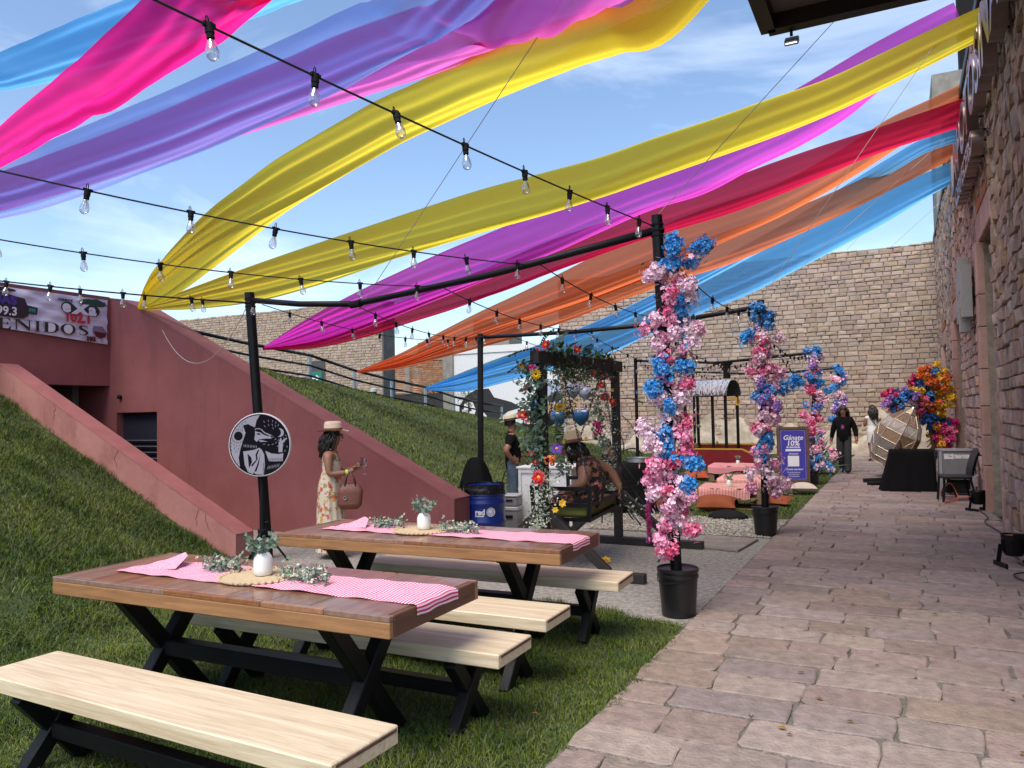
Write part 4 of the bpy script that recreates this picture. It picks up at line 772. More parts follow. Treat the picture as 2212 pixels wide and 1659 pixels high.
def make_bench(lab, c, rz, ln=2.1, wd=.37, h=.45, th=.07):
    t = thing('bench', lab, 'bench', (c[0], c[1], 0), rz, 'pale plank benches')
    st = link('seat', None, t)
    mb = MB(); mb.bbox((-ln/2, -wd/2, h-th), (ln/2, wd/2, h)); obj('plank', mb, WOODB, st, bev=.005)
    for s in (-1, 1):
        mb = MB(); mb.bbox((s*ln/2-.002, -wd/2+.025, h-.022), (s*ln/2+.002, wd/2-.012, h-.010)); obj('end_grain', mb, mat('bark_brown', (.16,.075,.045), .8, var=.5, vscale=20), st)
    for s in (-1, 1): x_leg(t, s*(ln/2-.28), 0, h-th, .155, .075)
    mb = MB(); mb.bar((-ln/2+.28,0,.19), (ln/2-.28,0,.19), .07, .07); obj('stretcher', mb, BLACK, t, bev=.005)
    return t
T1 = ((-3.055,3.02), R(.8)); T2 = ((-3.02,4.68), R(2.2))
make_table('brown picnic table nearest the camera, gingham runner and white vase on it', *T1)
make_table('brown picnic table further back, before the woman in the floral dress', *T2)
make_bench('pale wooden bench in the left foreground, nearest the camera', (-2.78,2.235), R(-1.5), ln=2.12)
make_bench('pale wooden bench tucked behind the nearest picnic table', (-2.83,3.445), R(.4), ln=2.14)
make_bench('pale bench on the near side of the further picnic table', (-2.86,4.085), R(1), ln=2.1)
make_bench('pale bench on the far side of the further table, on concrete', (-2.81,5.12), R(2.3), ln=2.1)
GING = stripe_mat('gingham_stripe', srgb(196,34,92), srgb(240,208,222), 110, 0); GINGW = mat('gingham_back', srgb(226,150,180), .85)
def runner(lab, T, x0, x1, w):
    (cx, cy), rz = T; t = thing('table_runner', lab, 'table runner', (cx, cy, .762), rz, 'striped table runners')
    def fn(u, v):
        x = lerp(x0, x1, u); y = (v-.5)*w; z = .005+.0022*math.sin(u*40+v*9)+.0025*math.sin(u*13+v*3)+.002*math.sin(u*71-v*14)
        if x > 1.112: z -= min(.06, (x-1.112)*1.0); x = 1.1135+.1*(.0)
        return (x, y+.004*math.sin(u*31), max(z, -.06))
    mb = MB(); mb.grid(fn, 90, 14); cl = obj('cloth', mb, GING, t, smooth=True)
    # turned-up corner at the left end
    def fo(u, v):
        a = Vector((x0-.01, -w*.45, .006)); b = Vector((x0+.10, w*.5, .012)); c = Vector((x0+.24, w*.30, .055)); d = Vector((x0+.30, -w*.08, .010))
        p = (a.lerp(b, v)).lerp(d.lerp(c, v), u); p.z += .03*math.sin(math.pi*u)*v; return p
    mb = MB(); mb.grid(fo, 14, 10); obj('folded_corner', mb, GING, t, smooth=True)
    return t
runner('pink striped runner with a turned-up corner on the nearest table', T1, -.88, 1.165, .36)
runner('pink striped runner with a turned-up corner on the further table', T2, -.88, 1.165, .33)
LEAF = [(0,0,0),(.35,.5,.06),(0,1,.02),(-.35,.5,.06),(0,.5,0)]
def leafy(mb, p, d, size, mi=0, wide=1.0, roll=0):
    d = Vector(d).normalized(); x = d.cross(Vector((0,0,1)))
    if x.length < .05: x = Vector((1,0,0))
    x.normalize(); n = x.cross(d); x, n = x*math.cos(roll)+n*math.sin(roll), n*math.cos(roll)-x*math.sin(roll); p = Vector(p)
    V = [p+x*(a*size*wide)+d*(b*size)+n*(c*size) for a, b, c in LEAF]
    mb.add(V, [(0,1,4),(1,2,4),(2,3,4),(3,0,4)], mi)
def rdir(r, up=.3):
    v = Vector((r.gauss(0,1), r.gauss(0,1), r.gauss(0,1)+up)); return v.normalized()
VASE = mat('white_ceramic', (.78,.77,.75), .3, spec=.5); DUSTY = mat('dusty_green', (.17,.25,.19), .7, rand=.3); TINYW = mat('cream_bloom', (.62,.63,.48), .7, rand=.15)
def centrepiece(lab, T, x, y, seed, z=.764, s=1.0):
    (cx, cy), rz = T; q = Matrix.Rotation(rz, 2); p = q @ Vector((x, y)); r = random.Random(seed)
    v = thing('vase', lab, 'vase', (cx+p.x, cy+p.y, z+.012), rz, 'white vases with sage sprigs')
    mb = MB(); mb.lathe([(.040*s,0),(.046*s,.004),(.050*s,.03*s),(.050*s,.075*s),(.045*s,.095*s),(.033*s,.112*s),(.028*s,.116*s),(.024*s,.11*s),(.02*s,.09*s)], n=24, cap=False); obj('pot', mb, VASE, v, smooth=True)
    mb = MB()
    for k in range(13):
        d = Vector((r.gauss(0,.55), r.gauss(0,.55), 1)).normalized(); L_ = r.uniform(.09, .15)*s; b = Vector((0,0,.10*s)); mb.tube([b, b+d*L_*.5, b+d*L_], .0018*s, 4, mi=0)
        for j in range(9):
            leafy(mb, b+d*L_*(.3+.08*j), d*.5+rdir(r, .2), .034*s*r.uniform(.7, 1.2), 1, 1.0, r.uniform(0, 3))
    obj('sprig', mb, [DUSTY, DUSTY], v)
    return v
def placemat(lab, T, x, y, rad=.2):
    (cx, cy), rz = T; p = Matrix.Rotation(rz, 2) @ Vector((x, y))
    t = thing('placemat', lab, 'placemat', (cx+p.x, cy+p.y, .766), rz, 'round woven placemats')
    mb = MB(); mb.lathe([(.001,.006)]+[(rad*k/14, .006+(.003 if k % 2 else 0)) for k in range(1, 15)]+[(rad,0)], n=40, cap=False); obj('coiled_disc', mb, STRAW, t, smooth=True)
    mb = MB(); n = 40
    for k in range(n):
        a = 2*math.pi*k/n; b = 2*math.pi*(k+1)/n
        mb.tube([(rad*.97*math.cos(a), rad*.97*math.sin(a), .004), (rad*1.05*math.cos((a+b)/2), rad*1.05*math.sin((a+b)/2), .012), (rad*.97*math.cos(b), rad*.97*math.sin(b), .004)], .006, 5)
    obj('braided_rim', mb, STRAW, t)
def greenery(lab, T, x, y, ln, seed):
    (cx, cy), rz = T; p = Matrix.Rotation(rz, 2) @ Vector((x, y)); r = random.Random(seed)
    t = thing('greenery_sprig', lab, 'greenery', (cx+p.x, cy+p.y, .766), rz, 'leafy bundles on the runners')
    mb = MB(); mb.tube([(-ln/2,0,.012),(0,.01,.02),(ln/2,0,.012)], .003, 5); obj('stem', mb, GREEN, t)
    mb = MB()
    for k in range(230):
        q = Vector((r.uniform(-ln/2, ln/2), r.gauss(0,.028), abs(r.gauss(.03,.022))+.004)); leafy(mb, q, rdir(r, .3), r.uniform(.014, .03), 0, 1.1, r.uniform(0, 3))
    obj('leaves', mb, DUSTY, t, kind='stuff')
    mb = MB()
    for k in range(46):
        q = Vector((r.uniform(-ln/2, ln/2), r.gauss(0,.03), abs(r.gauss(.048,.018))))
        for j in range(4): leafy(mb, q, rdir(r, .8), .013, 0, 1.5, r.uniform(0, 3))
    obj('blossoms', mb, TINYW, t, kind='stuff')
for T, n_, x0 in ((T1, 'nearest table', .0), (T2, 'further table', -.12)):
    placemat('round straw placemat on the '+n_, T, x0+.02, .0)
    centrepiece('white vase of grey-green sprigs on the '+n_, T, x0+.02, .02, 5 if T is T1 else 8)
    greenery('leafy cream-flowered bundle left of the vase on the '+n_, T, x0-.30, .05, .26, 11)
    greenery('leafy cream-flowered bundle right of the vase on the '+n_, T, x0+.33, -.01, .30, 12)

# ================================================================== blue drum
dr = thing('oil_drum', 'blue steel drum used as litter bin, black bag over its rim', 'barrel', (-4.93,8.86,0), 0)
BLUE = mat('drum_blue', (.006,.028,.21), .35, var=.25, vscale=4, coat=.2)
prof = [(.262,0),(.272,.004),(.272,.03),(.264,.04)]
for z0 in (.21, .45):
    prof += [(.264,z0-.03),(.278,z0-.008),(.278,z0+.008),(.264,z0+.03)]
for z0 in (.10, .13, .52, .56, .59):
    prof += [(.264,z0-.012),(.268,z0),(.264,z0+.012)]
prof = sorted(prof, key=lambda p: p[1])+[(.264,.655),(.272,.66),(.272,.675)]
mb = MB(); mb.lathe(prof, n=44, cap=False); obj('drum_shell', mb, BLUE, dr, ang=35)
mb = MB(); mb.grid(lambda u, v: ((.275+.004*math.sin(u*90)+.006*(v > .5))*math.cos(u*2*math.pi), (.275+.004*math.sin(u*90+v*5)+.006*(v > .5))*math.sin(u*2*math.pi), lerp(.685, .60-.045*math.sin(u*2*math.pi+1.2)-.02*math.sin(u*11), v)), 72, 8)
mb.grid(lambda u, v: ((.278-.02*v)*math.cos(u*2*math.pi), (.278-.02*v)*math.sin(u*2*math.pi), .687-.2*v+.006*math.sin(u*40)), 60, 4); obj('bin_bag', mb, mat('black_polythene', (.01,.01,.011), .25, bump=.5, bscale=30), dr, smooth=True)
# printed mark: the word and a disc of crescents, wrapped on the drum
pm = mat('print_white', (.70,.72,.76), .5)
def wrap(me, z0, ang0, rad):
    for v in me.vertices:
        a = ang0+v.co.x/rad; v.co = Vector((rad*math.cos(a), rad*math.sin(a), z0+v.co.y))
    return me
face = math.atan2(0-8.86, 0+4.93)
me = text_mesh('red', .095, 0, .004); me.materials.clear(); me.materials.append(pm); wrap(me, .315, face-.50, .2685); link('printed_word', me, dr)
me = text_mesh('ambiental', .030, 0, .002); me.materials.clear(); me.materials.append(pm); wrap(me, .288, face-.50, .2685); link('printed_word', me, dr)
def disc_pts(cx, cy, r, n=28): return [(cx+r*math.cos(2*math.pi*k/n), cy+r*math.sin(2*math.pi*k/n)) for k in range(n)]
for k, (cx, cy, r_, m_) in enumerate(((.0,0,.058,pm),(-.004,.004,.047,BLUE),(-.005,.005,.042,pm),(-.010,.010,.031,BLUE),(-.011,.011,.027,pm))):
    mb = MB(); P = disc_pts(cx, cy, r_); mb.add([(x, y, 0) for x, y in P]+[(cx, cy, 0)], [(i, (i+1) % 28, 28) for i in range(28)])
    me = mb.mesh('printed_disc', m_); wrap(me, .345, face+.28, .2686+.0009*k); link('printed_disc', me, dr)

# ================================================================== round sign on tripod
sg = thing('round_sign', 'round black and white printed sign on a black tripod stand', 'sign', (-6.40,6.40,0), R(24))
mb = MB(); mb.tube([(0,0,.10),(0,0,.98)], .022, 12); mb.tube([(0,0,.28),(0,0,.62)], .030, 12); obj('mast', mb, BLACKM, sg, ang=40)
for k in range(3):
    a = 2*math.pi*k/3+.4; mb = MB(); mb.bar((.03*math.cos(a), .03*math.sin(a), .34), (.27*math.cos(a), .27*math.sin(a), .005), .03, .022); obj('leg', mb, BLACKM, sg, bev=.004)
mb = MB(); mb.lathe([(.045,.32),(.05,.33),(.05,.36),(.035,.37)], n=14); obj('collar', mb, BLACKM, sg); mb = MB(); mb.tube([(.03,0,.44),(.07,0,.44)], .014, 8); obj('knob', mb, BLACKM, sg)
RS = .352; CZ = 1.305
pl = MB(); pl.lathe([(.001,-.02),(RS*.985,-.02),(RS,-.012),(RS,.012),(RS*.985,.02),(.001,.02)], n=64, cap=False, m=Matrix.Rotation(R(90), 3, 'X')); pl.v = [(x, y-.05, z+CZ) for x, y, z in pl.v]
pan = obj('panel', pl, mat('panel_rim_white', (.62,.62,.62), .5), sg, ang=30)
INK = mat('print_ink', (.008,.007,.011), .9, spec=.1); PAPER = mat('print_grey', (.34,.33,.38), .8, spec=.2)
def px(p): return ((p[0]-805)/645*RS, -(p[1]-750)/645*RS)
layer = [0]
def flatp(name, poly, m, parent=pan):
    layer[0] += 1; bm_ = bmesh.new(); y = -.0706-.00025*layer[0]
    vs = [bm_.verts.new((a, y, b+CZ)) for a, b in poly]; bm_.faces.new(vs); bm_.normal_update(); bmesh.ops.triangulate(bm_, faces=bm_.faces[:]); me = bpy.data.meshes.new(name); bm_.to_mesh(me); bm_.free(); me.materials.append(m); return link(name, me, parent)
flatp('printed_ground', disc_pts(0, 0, RS*.965, 64), INK)
def circ(a0, a1, n, r=RS*.93): return [(r*math.cos(lerp(a0, a1, i/n)), r*math.sin(lerp(a0, a1, i/n))) for i in range(n+1)]
flatp('printed_day_half', circ(R(89), R(229), 26)+[px(p) for p in ((400,1190),(375,1010),(405,850),(455,700),(520,500),(480,345),(560,330),(715,392),(750,250))], PAPER)
flatp('printed_sun', [tuple(px((370+92*math.cos(a), 565+92*math.sin(a)))) for a in [2*math.pi*k/24 for k in range(24)]], INK)
flatp('printed_head', [px(p) for p in ((470,345),(530,378),(562,318),(650,372),(716,390),(720,640),(770,790),(600,860),(430,815),(452,700),(520,505),(492,425))], INK)
flatp('printed_face', [px(p) for p in ((716,420),(800,412),(860,440),(920,500),(1080,565),(1050,630),(940,625),(800,640),(750,690),(700,640),(716,540))], PAPER)
flatp('printed_brow', [px(p) for p in ((722,435),(800,428),(850,455),(905,515),(1010,565),(1000,585),(890,545),(830,500),(722,475))], INK)
flatp('printed_eye', [px(p) for p in ((740,528),(790,510),(850,540),(780,548))], INK)
flatp('printed_nose', [px(p) for p in ((1022,562),(1078,566),(1052,606))], INK)
flatp('printed_jaw', [px(p) for p in ((790,660),(850,655),(980,690),(900,690),(820,690))], PAPER)
flatp('printed_moon', [px((1225+88*math.cos(a), 510-88*math.sin(a))) for a in [R(-110)+R(215)*k/16 for k in range(17)]]+[px((1190+62*math.cos(a), 505-80*math.sin(a))) for a in [R(80)-R(165)*k/12 for k in range(13)]], PAPER)
flatp('printed_hand', [px(p) for p in ((1200,905),(1203,720),(1240,615),(1262,625),(1255,680),(1370,612),(1380,630),(1290,725),(1280,905))], PAPER)
flatp('printed_forearm', [px(p) for p in ((925,872),(1060,930),(1200,945),(1298,930),(1285,1085),(1130,1090),(1000,1085))], PAPER)
flatp('printed_torso', [px(p) for p in ((470,880),(560,870),(700,850),(800,810),(855,850),(905,950),(918,1150),(895,1358),(725,1345),(690,1300),(672,1342),(570,1300),(500,1150))], PAPER)
for q in (((560,920),(640,1010),(650,1100),(620,1160),(590,1225)), ((630,1165),(740,1050),(725,950),(780,845),(800,860),(760,960),(770,1040),(660,1185)), ((700,1290),(760,1150),(830,925),(815,1000),(790,1150),(740,1290))): flatp('printed_line', [px(p) for p in q], INK)
st_r = random.Random(4); mbL = []; mbD = []
def stroke(L_, x, y, ang, ln, w): 
    c, s = math.cos(ang), math.sin(ang); L_.append([px(p) for p in ((x-c*ln, y-s*ln), (x+s*w, y-c*w), (x+c*ln, y+s*ln), (x-s*w, y+c*w))])
for k in range(5):
    for j in range(15):
        a = 2*math.pi*(j+k*.5)/15; rr_ = 150+k*58; x, y = 1215+rr_*math.cos(a), 510+rr_*math.sin(a)*1.02
        if math.hypot(x-805, y-750) < 585 and x > 830 and not(y > 790 and x < 1310) and not (x < 1090 and 400 < y < 700): stroke(mbL, x, y, a+.5, 30, 6)
for k in range(4):
    for j in range(20):
        a = 2*math.pi*(j+k*.5)/20; rr_ = 135+k*62; x, y = 370+rr_*math.cos(a), 565+rr_*math.sin(a)
        if math.hypot(x-805, y-750) < 590 and x < 470+(60 if y < 330 else 0): stroke(mbD, x, y, a, 24, 6)
for j in range(9): stroke(mbD, 440+0*j, 905+j*42, .3, 26, 6); stroke(mbD, 890, 1120+j*26, .15, 26, 5); stroke(mbL, 980+j*32, 1215-j*6, -1.25, 52, 5) if j < 8 else None; stroke(mbD, 1010+j*32, 1050, -1.3, 40, 5); stroke(mbL, 490+j*32, 765+j*3, 1.5, 40, 6)
for nm, L_, m_ in (('printed_hatching', mbL, PAPER), ('printed_hatching', mbD, INK)):
    layer[0] += 1; mb = MB()
    for P in L_: mb.add([(a, -.0706-.00025*layer[0], b+CZ) for a, b in P], [(0,1,2,3)])
    obj(nm, mb, m_, pan)

# ================================================================== banner over the tunnel
bn = thing('banner', 'white vinyl welcome banner with radio station logos over the tunnel mouth', 'banner', (-11.52,0,0))
def bwave(y, z): return .020+.010*math.sin(y*7+z*9)+.006*math.sin(y*15-z*5)
def bz(y, v): return lerp(lerp(3.08, 2.84, (y-5.0)/3.13), 3.565, v)
mb = MB(); mb.grid(lambda u, v: (bwave(lerp(5.0, 8.13, u), 3*v), lerp(5.0, 8.13, u), bz(lerp(5.0, 8.13, u), v)), 60, 14); vin = obj('vinyl', mb, mat('banner_vinyl', (.60,.57,.66), .5), bn, smooth=True)
def on_banner(me, m, lift=.004):
    for v in me.vertices: v.co.x += 0
    me.materials.clear(); me.materials.append(m); return me
def btext(txt, y, z, size, m, bold=.0, shear=0, sx=1, lift=.045):
    me = text_mesh(txt, size, 0, bold, shear); on_banner(me, m); me.transform(frame_mtx((lift, y, z), (0,1,0), (0,0,1)) @ Matrix.Diagonal((sx,1,1,1))); return link('printed_word', me, vin)
RED_ = mat('print_red', srgb(190,32,48), .5); PURP = mat('print_purple', srgb(70,48,130), .5); TEAL = mat('print_teal', srgb(30,130,120), .5); MAROON = mat('print_maroon', srgb(92,22,40), .5); LGREEN = mat('print_leaf', srgb(36,66,44), .6); BWHITE = mat('print_paper', (.66,.65,.70), .5); BINK = mat('print_dark', (.022,.018,.016), .5)
btext('102.1', 7.40, 3.155, .205, RED_, .010, 0, .98)
def bpoly(name, pts, m, lift):
    bm_ = bmesh.new(); vs = [bm_.verts.new((lift, a, b)) for a, b in pts]; bm_.faces.new(vs); bm_.normal_update(); bmesh.ops.triangulate(bm_, faces=bm_.faces[:]); me = bpy.data.meshes.new(name); bm_.to_mesh(me); bm_.free(); me.materials.append(m); return link(name, me, vin)
def ell(cy, cz, a, b, n=26, a0=0, a1=6.2832): return [(cy+a*math.cos(lerp(a0, a1, k/n)), cz+b*math.sin(lerp(a0, a1, k/n))) for k in range(n)]
bpoly('logo_backing', ell(7.45,3.37,.105,.085), BINK, .043); bpoly('logo_backing', ell(7.88,3.355,.105,.085), BINK, .043); bpoly('logo_backing', [(7.45,3.285),(7.56,3.29),(7.66,3.32),(7.78,3.28),(7.88,3.27),(7.88,3.44),(7.77,3.45),(7.67,3.41),(7.56,3.45),(7.45,3.455)], BINK, .0436)
btext('e', 7.365, 3.305, .25, BWHITE, .012, 0, 1.1, .047); btext('X', 7.55, 3.295, .20, BWHITE, .016, 0, 1.5, .048); btext('a', 7.80, 3.29, .25, BWHITE, .012, 0, 1.1, .047)
btext('PONENTE', 7.30, 3.462, .05, BINK, .003, .2)
btext('MG', 7.77, 2.885, .085, MAROON, .008, 0, 1.1); bpoly('printed_rule', [(7.77,2.872),(7.92,2.872),(7.92,2.878),(7.77,2.878)], MAROON, .045)
bpoly('logo_backing', [(6.2,3.15),(6.78,3.125),(6.86,3.18),(6.84,3.32),(6.80,3.42),(6.4,3.49),(6.2,3.45)], mat('print_plum', srgb(44,26,40), .5), .043); bpoly('logo_backing', [(6.80,3.22),(6.98,3.20),(6.99,3.31),(6.83,3.33)], mat('print_plum', srgb(44,26,40), .5), .0436)
btext('MÁS', 6.31, 3.32, .17, PURP, .010, 0, 1.15, .047); btext('99.3', 6.40, 3.16, .17, BWHITE, .004, 0, 1.0, .048); btext('FM', 6.86, 3.235, .075, TEAL, .005, 0, 1, .047)
def brush(y, z, w, h, m, seed):
    r = random.Random(seed); bpoly('printed_vine', [(y+w*(.5+.5*math.cos(a))*r.uniform(.9, 1.1), z+h*(.5+.5*math.sin(a))*r.uniform(.8, 1.15)) for a in [2*math.pi*k/16 for k in range(16)]], m, .0425)
brush(7.63, 3.43, .48, .12, LGREEN, 3); brush(6.1, 3.50, .6, .06, mat('print_grape', srgb(38,30,40), .6), 4)
# serif capitals E N I D O S (end of the welcome word), drawn as polygons in a unit cell
SER = {'E': (.62, [[(.0,0),(.58,0),(.62,.26),(.58,.26),(.48,.05),(.26,.05),(.26,.48),(.42,.48),(.45,.40),(.48,.40),(.48,.64),(.45,.64),(.42,.54),(.26,.54),(.26,.95),(.46,.95),(.55,.78),(.58,.78),(.56,1),(.0,1),(.0,.965),(.09,.95),(.09,.05),(.0,.035)]]),
       'N': (.86, [[(0,0),(.24,0),(.24,.035),(.15,.05),(.15,.80),(.66,0),(.72,0),(.72,.95),(.82,.965),(.82,1),(.56,1),(.56,.965),(.66,.95),(.66,.33),(.22,1),(0,1),(0,.965),(.09,.93),(.09,.05),(0,.035)]]),
       'I': (.40, [[(0,0),(.36,0),(.36,.035),(.265,.05),(.265,.95),(.36,.965),(.36,1),(0,1),(0,.965),(.095,.95),(.095,.05),(0,.035)]]),
       'D': (.86, [[(0,0),(.42,0),(.66,.08),(.80,.28),(.80,.72),(.66,.92),(.42,1),(0,1),(0,.965),(.09,.95),(.09,.05),(0,.035)], [(.26,.05),(.40,.05),(.54,.12),(.62,.30),(.62,.70),(.54,.88),(.40,.95),(.26,.95)]]),
       'O': (.92, [[(.43+.43*math.cos(a), .5+.52*math.sin(a)) for a in [6.2832*k/28 for k in range(28)]], [(.43+.255*math.cos(a), .5+.46*math.sin(a)) for a in [6.2832*k/28 for k in range(28)]]]),
       'S': (.6, [[(.03,.03),(.10,.06),(.28,-.02),(.46,.04),(.56,.20),(.54,.36),(.42,.50),(.22,.62),(.17,.74),(.22,.88),(.34,.95),(.44,.88),(.48,.70),(.52,.70),(.52,.98),(.47,.98),(.42,.96),(.28,1.02),(.10,.96),(.02,.80),(.04,.62),(.16,.50),(.36,.38),(.42,.26),(.36,.10),(.26,.05),(.14,.10),(.07,.32),(.03,.32)]])}
SC_ = [(.50,.72),(.47,.90),(.36,.965),(.22,.95),(.12,.86),(.11,.73),(.20,.61),(.36,.49),(.48,.37),(.50,.22),(.41,.07),(.26,.03),(.13,.07),(.06,.28)]; SW_ = [.012,.03,.04,.055,.075,.085,.095,.10,.09,.075,.05,.04,.03,.012]
SL_, SR_ = [], []
for i, (a, b) in enumerate(SC_):
    p0, p1 = SC_[max(i-1,0)], SC_[min(i+1,len(SC_)-1)]; d = Vector((p1[0]-p0[0], p1[1]-p0[1])).normalized(); SL_.append((a-d.y*SW_[i], b+d.x*SW_[i])); SR_.append((a+d.y*SW_[i], b-d.x*SW_[i]))
for ch, y0, y1 in (('E',6.40,6.61),('N',6.64,6.91),('I',6.94,7.035),('D',7.07,7.31),('O',7.34,7.58)):
    polys = SER[ch][1]; k = (y1-y0)/max(a for a, b in polys[0])
    bpoly('printed_letter', [(y0+a*k, 2.955+b*.155) for a, b in polys[0]], BINK, .0465)
    if len(polys) > 1: bpoly('printed_letter_counter', [(y0+a*k, 2.955+b*.155) for a, b in polys[1]], BWHITE, .0485)
mb = MB(); n_ = len(SC_); mb.add([(.0465, 7.62+a*.30, 2.955+b*.155) for a, b in SL_+SR_], [(i, i+1, n_+i+1, n_+i) for i in range(n_-1)]); obj('printed_letter', mb, BINK, vin)
bpoly('printed_glass', [(7.87,3.12),(8.03,3.125),(8.11,3.03),(8.08,2.96),(8.0,2.93),(7.92,2.95),(7.87,3.03)], mat('print_glassgrey', srgb(128,116,134), .4), .0455); bpoly('printed_wine', [(7.88,3.035),(8.105,3.02),(8.08,2.96),(8.0,2.93),(7.92,2.95)], MAROON, .0465); bpoly('printed_stem', [(8.0,2.932),(8.012,2.932),(8.045,2.86),(8.03,2.86)], mat('print_glassgrey', srgb(128,116,134), .4), .0465)
# ================================================================== blossoms
PC = {'lp': mat('petal_pale_pink', srgb(250,218,232), .7, rand=.10), 'mp': mat('petal_pink', srgb(245,172,202), .7, rand=.12), 'hp': mat('petal_rose', srgb(234,112,154), .7, rand=.12),
      'wp': mat('petal_blush', srgb(246,222,232), .7, rand=.06), 'bl': mat('petal_blue', srgb(78,160,224), .7, rand=.14), 'li': mat('petal_lilac', srgb(176,142,218), .7, rand=.12),
      'rd': mat('petal_red', srgb(198,24,32), .6, rand=.15), 'or': mat('petal_orange', srgb(232,112,24), .6, rand=.15), 'ye': mat('petal_yellow', srgb(244,200,24), .6, rand=.1), 'pu': mat('petal_purple', srgb(92,44,150), .6, rand=.1),
      'ma': mat('petal_magenta', srgb(214,48,128), .65, rand=.15), 'db': mat('petal_deep_blue', srgb(28,92,160), .7, rand=.15)}
def pom_mesh(name, m, seed, petals=44, r=.05, flat=.85):
    q = random.Random(seed); mb = MB()
    for k in range(petals):
        d = Vector((q.gauss(0,1), q.gauss(0,1), q.gauss(.15,1))).normalized(); p = d*r*q.uniform(.40, .80); t = d.cross(rdir(q)).normalized()
        x = t; y = d.cross(t); s = r*q.uniform(.36, .58); cup = q.uniform(.2, .6)
        V = [p-x*s*.25-y*s*.1, p+x*s*.6-y*s*.15+d*s*cup, p+x*s*.55+y*s*.6+d*s*(cup+.1), p-x*s*.1+y*s*.75+d*s*cup*.9, p-x*s*.55+y*s*.3+d*s*(cup+.05), p+d*s*.05+y*s*.2]
        mb.add(V, [(0,1,5),(1,2,5),(2,3,5),(3,4,5),(4,0,5)])
    return mb.mesh(name, m)
def star_mesh(name, m, n, r, m2=None, droop=.1, layers=1, wide=.36):
    mb = MB()
    for L_ in range(layers):
        for k in range(n):
            a = 2*math.pi*(k+.5*L_)/n; s = r*(1-.28*L_); d = Vector((math.cos(a), math.sin(a), .25+.5*L_)).normalized(); x = Vector((-math.sin(a), math.cos(a), 0)); up = d.cross(x)*-1
            V = [Vector((0,0,0)), d*s*.5+x*s*wide+up*s*.1, d*s-Vector((0,0,droop*r)), d*s*.5-x*s*wide+up*s*.1, d*s*.5]
            mb.add(V, [(0,1,4),(1,2,4),(2,3,4),(3,0,4)])
    mb.lathe([(.001,.02*1),(r*.2,.01),(r*.16,-.01)], n=8, mi=1)
    return mb.mesh(name, [m, m2 or PC['ye']])
POM = {k: [pom_mesh('blossom', PC[k], 31+i*7+j, r=.05) for j in range(2)] for i, k in enumerate(PC)}
BARK = mat('brown_stem', (.06,.04,.022), .8)
RV = Vector((cosy, siny, 0)); FV = Vector((-siny, cosy, 0))
def garland(lab, base, clusters, kpx, seed, bs=1.0, stems=True):
    """clusters: (lateral m, z m, radius m, count, colours); blossoms gather round the pole and on side twigs"""
    r = random.Random(seed); bs *= .98; t = thing('flower_garland', lab, 'flowers', (base[0], base[1], 0), 0, 'silk flower garlands wound on poles'); tw = MB()
    for (lx, z, rad, n, cols) in clusters:
        dep = r.uniform(-.10, .06); c = RV*lx+FV*(dep-.05)+Vector((0,0,z))
        a = Vector((.0, 0, z-.14)); tw.tube([a, (a+c)/2+Vector((0,0,.03)), c], .0035, 4)
        for k in range(n):
            d = Vector((r.gauss(0,1), r.gauss(0,1), r.gauss(0,1))); d = d.normalized()*rad*r.random()**.5
            s = r.uniform(.75, 1.2)*bs; o = link('blossom', r.choice(POM[r.choice(cols)]), t, c+d, (r.uniform(0,6), r.uniform(0,6), r.uniform(0,6)), (s,)*3)
    zz = [(.07*math.cos(q*.9)*.8, .07*math.sin(q*.9)*.8, .4+q*.13) for q in range(19)]; tw.tube(zz, .004, 4); obj('twig', tw, BARK, t)
    keys = list(PC); fl_ = MB()
    for (lx, z, rad, n, cols) in clusters:
        for k in range(16):
            d = Vector((r.gauss(0,1), r.gauss(0,1), r.gauss(0,1))).normalized()*(rad*r.uniform(.5,1.5)+.03); c = RV*lx+Vector((0,0,z))-FV*.06+d; col_ = keys.index(r.choice(cols)); ax = d.normalized(); x = ax.cross(rdir(r)).normalized(); y = ax.cross(x); s = r.uniform(.016,.028)*bs
            for j in range(5):
                a = 1.2566*j; e = x*math.cos(a)+y*math.sin(a); e2_ = x*math.cos(a+.55)+y*math.sin(a+.55); e3 = x*math.cos(a-.55)+y*math.sin(a-.55)
                fl_.add([c, c+e3*s*.7+ax*s*.25, c+e*s+ax*s*.15, c+e2_*s*.7+ax*s*.25], [(0,1,2),(0,2,3)], col_)
    o = obj('small_florets', fl_, [PC[k] for k in keys], t, kind='stuff')
    lf = MB()
    for (lx, z, rad, n, cols) in clusters[::2]:
        for k in range(3): leafy(lf, RV*(lx+r.gauss(0,.05))+Vector((0,0,z+r.gauss(0,.05)))-FV*.08, rdir(r), .05, 0, .8, r.uniform(0,3))
    obj('leaves', lf, GREEN, t); return t
def P1c(px, py, rp, n, cols):
    pole_px = 103+57*py/1400
    return ((px-pole_px)/560, 2.97-py*.00182, rp/560, n, cols)
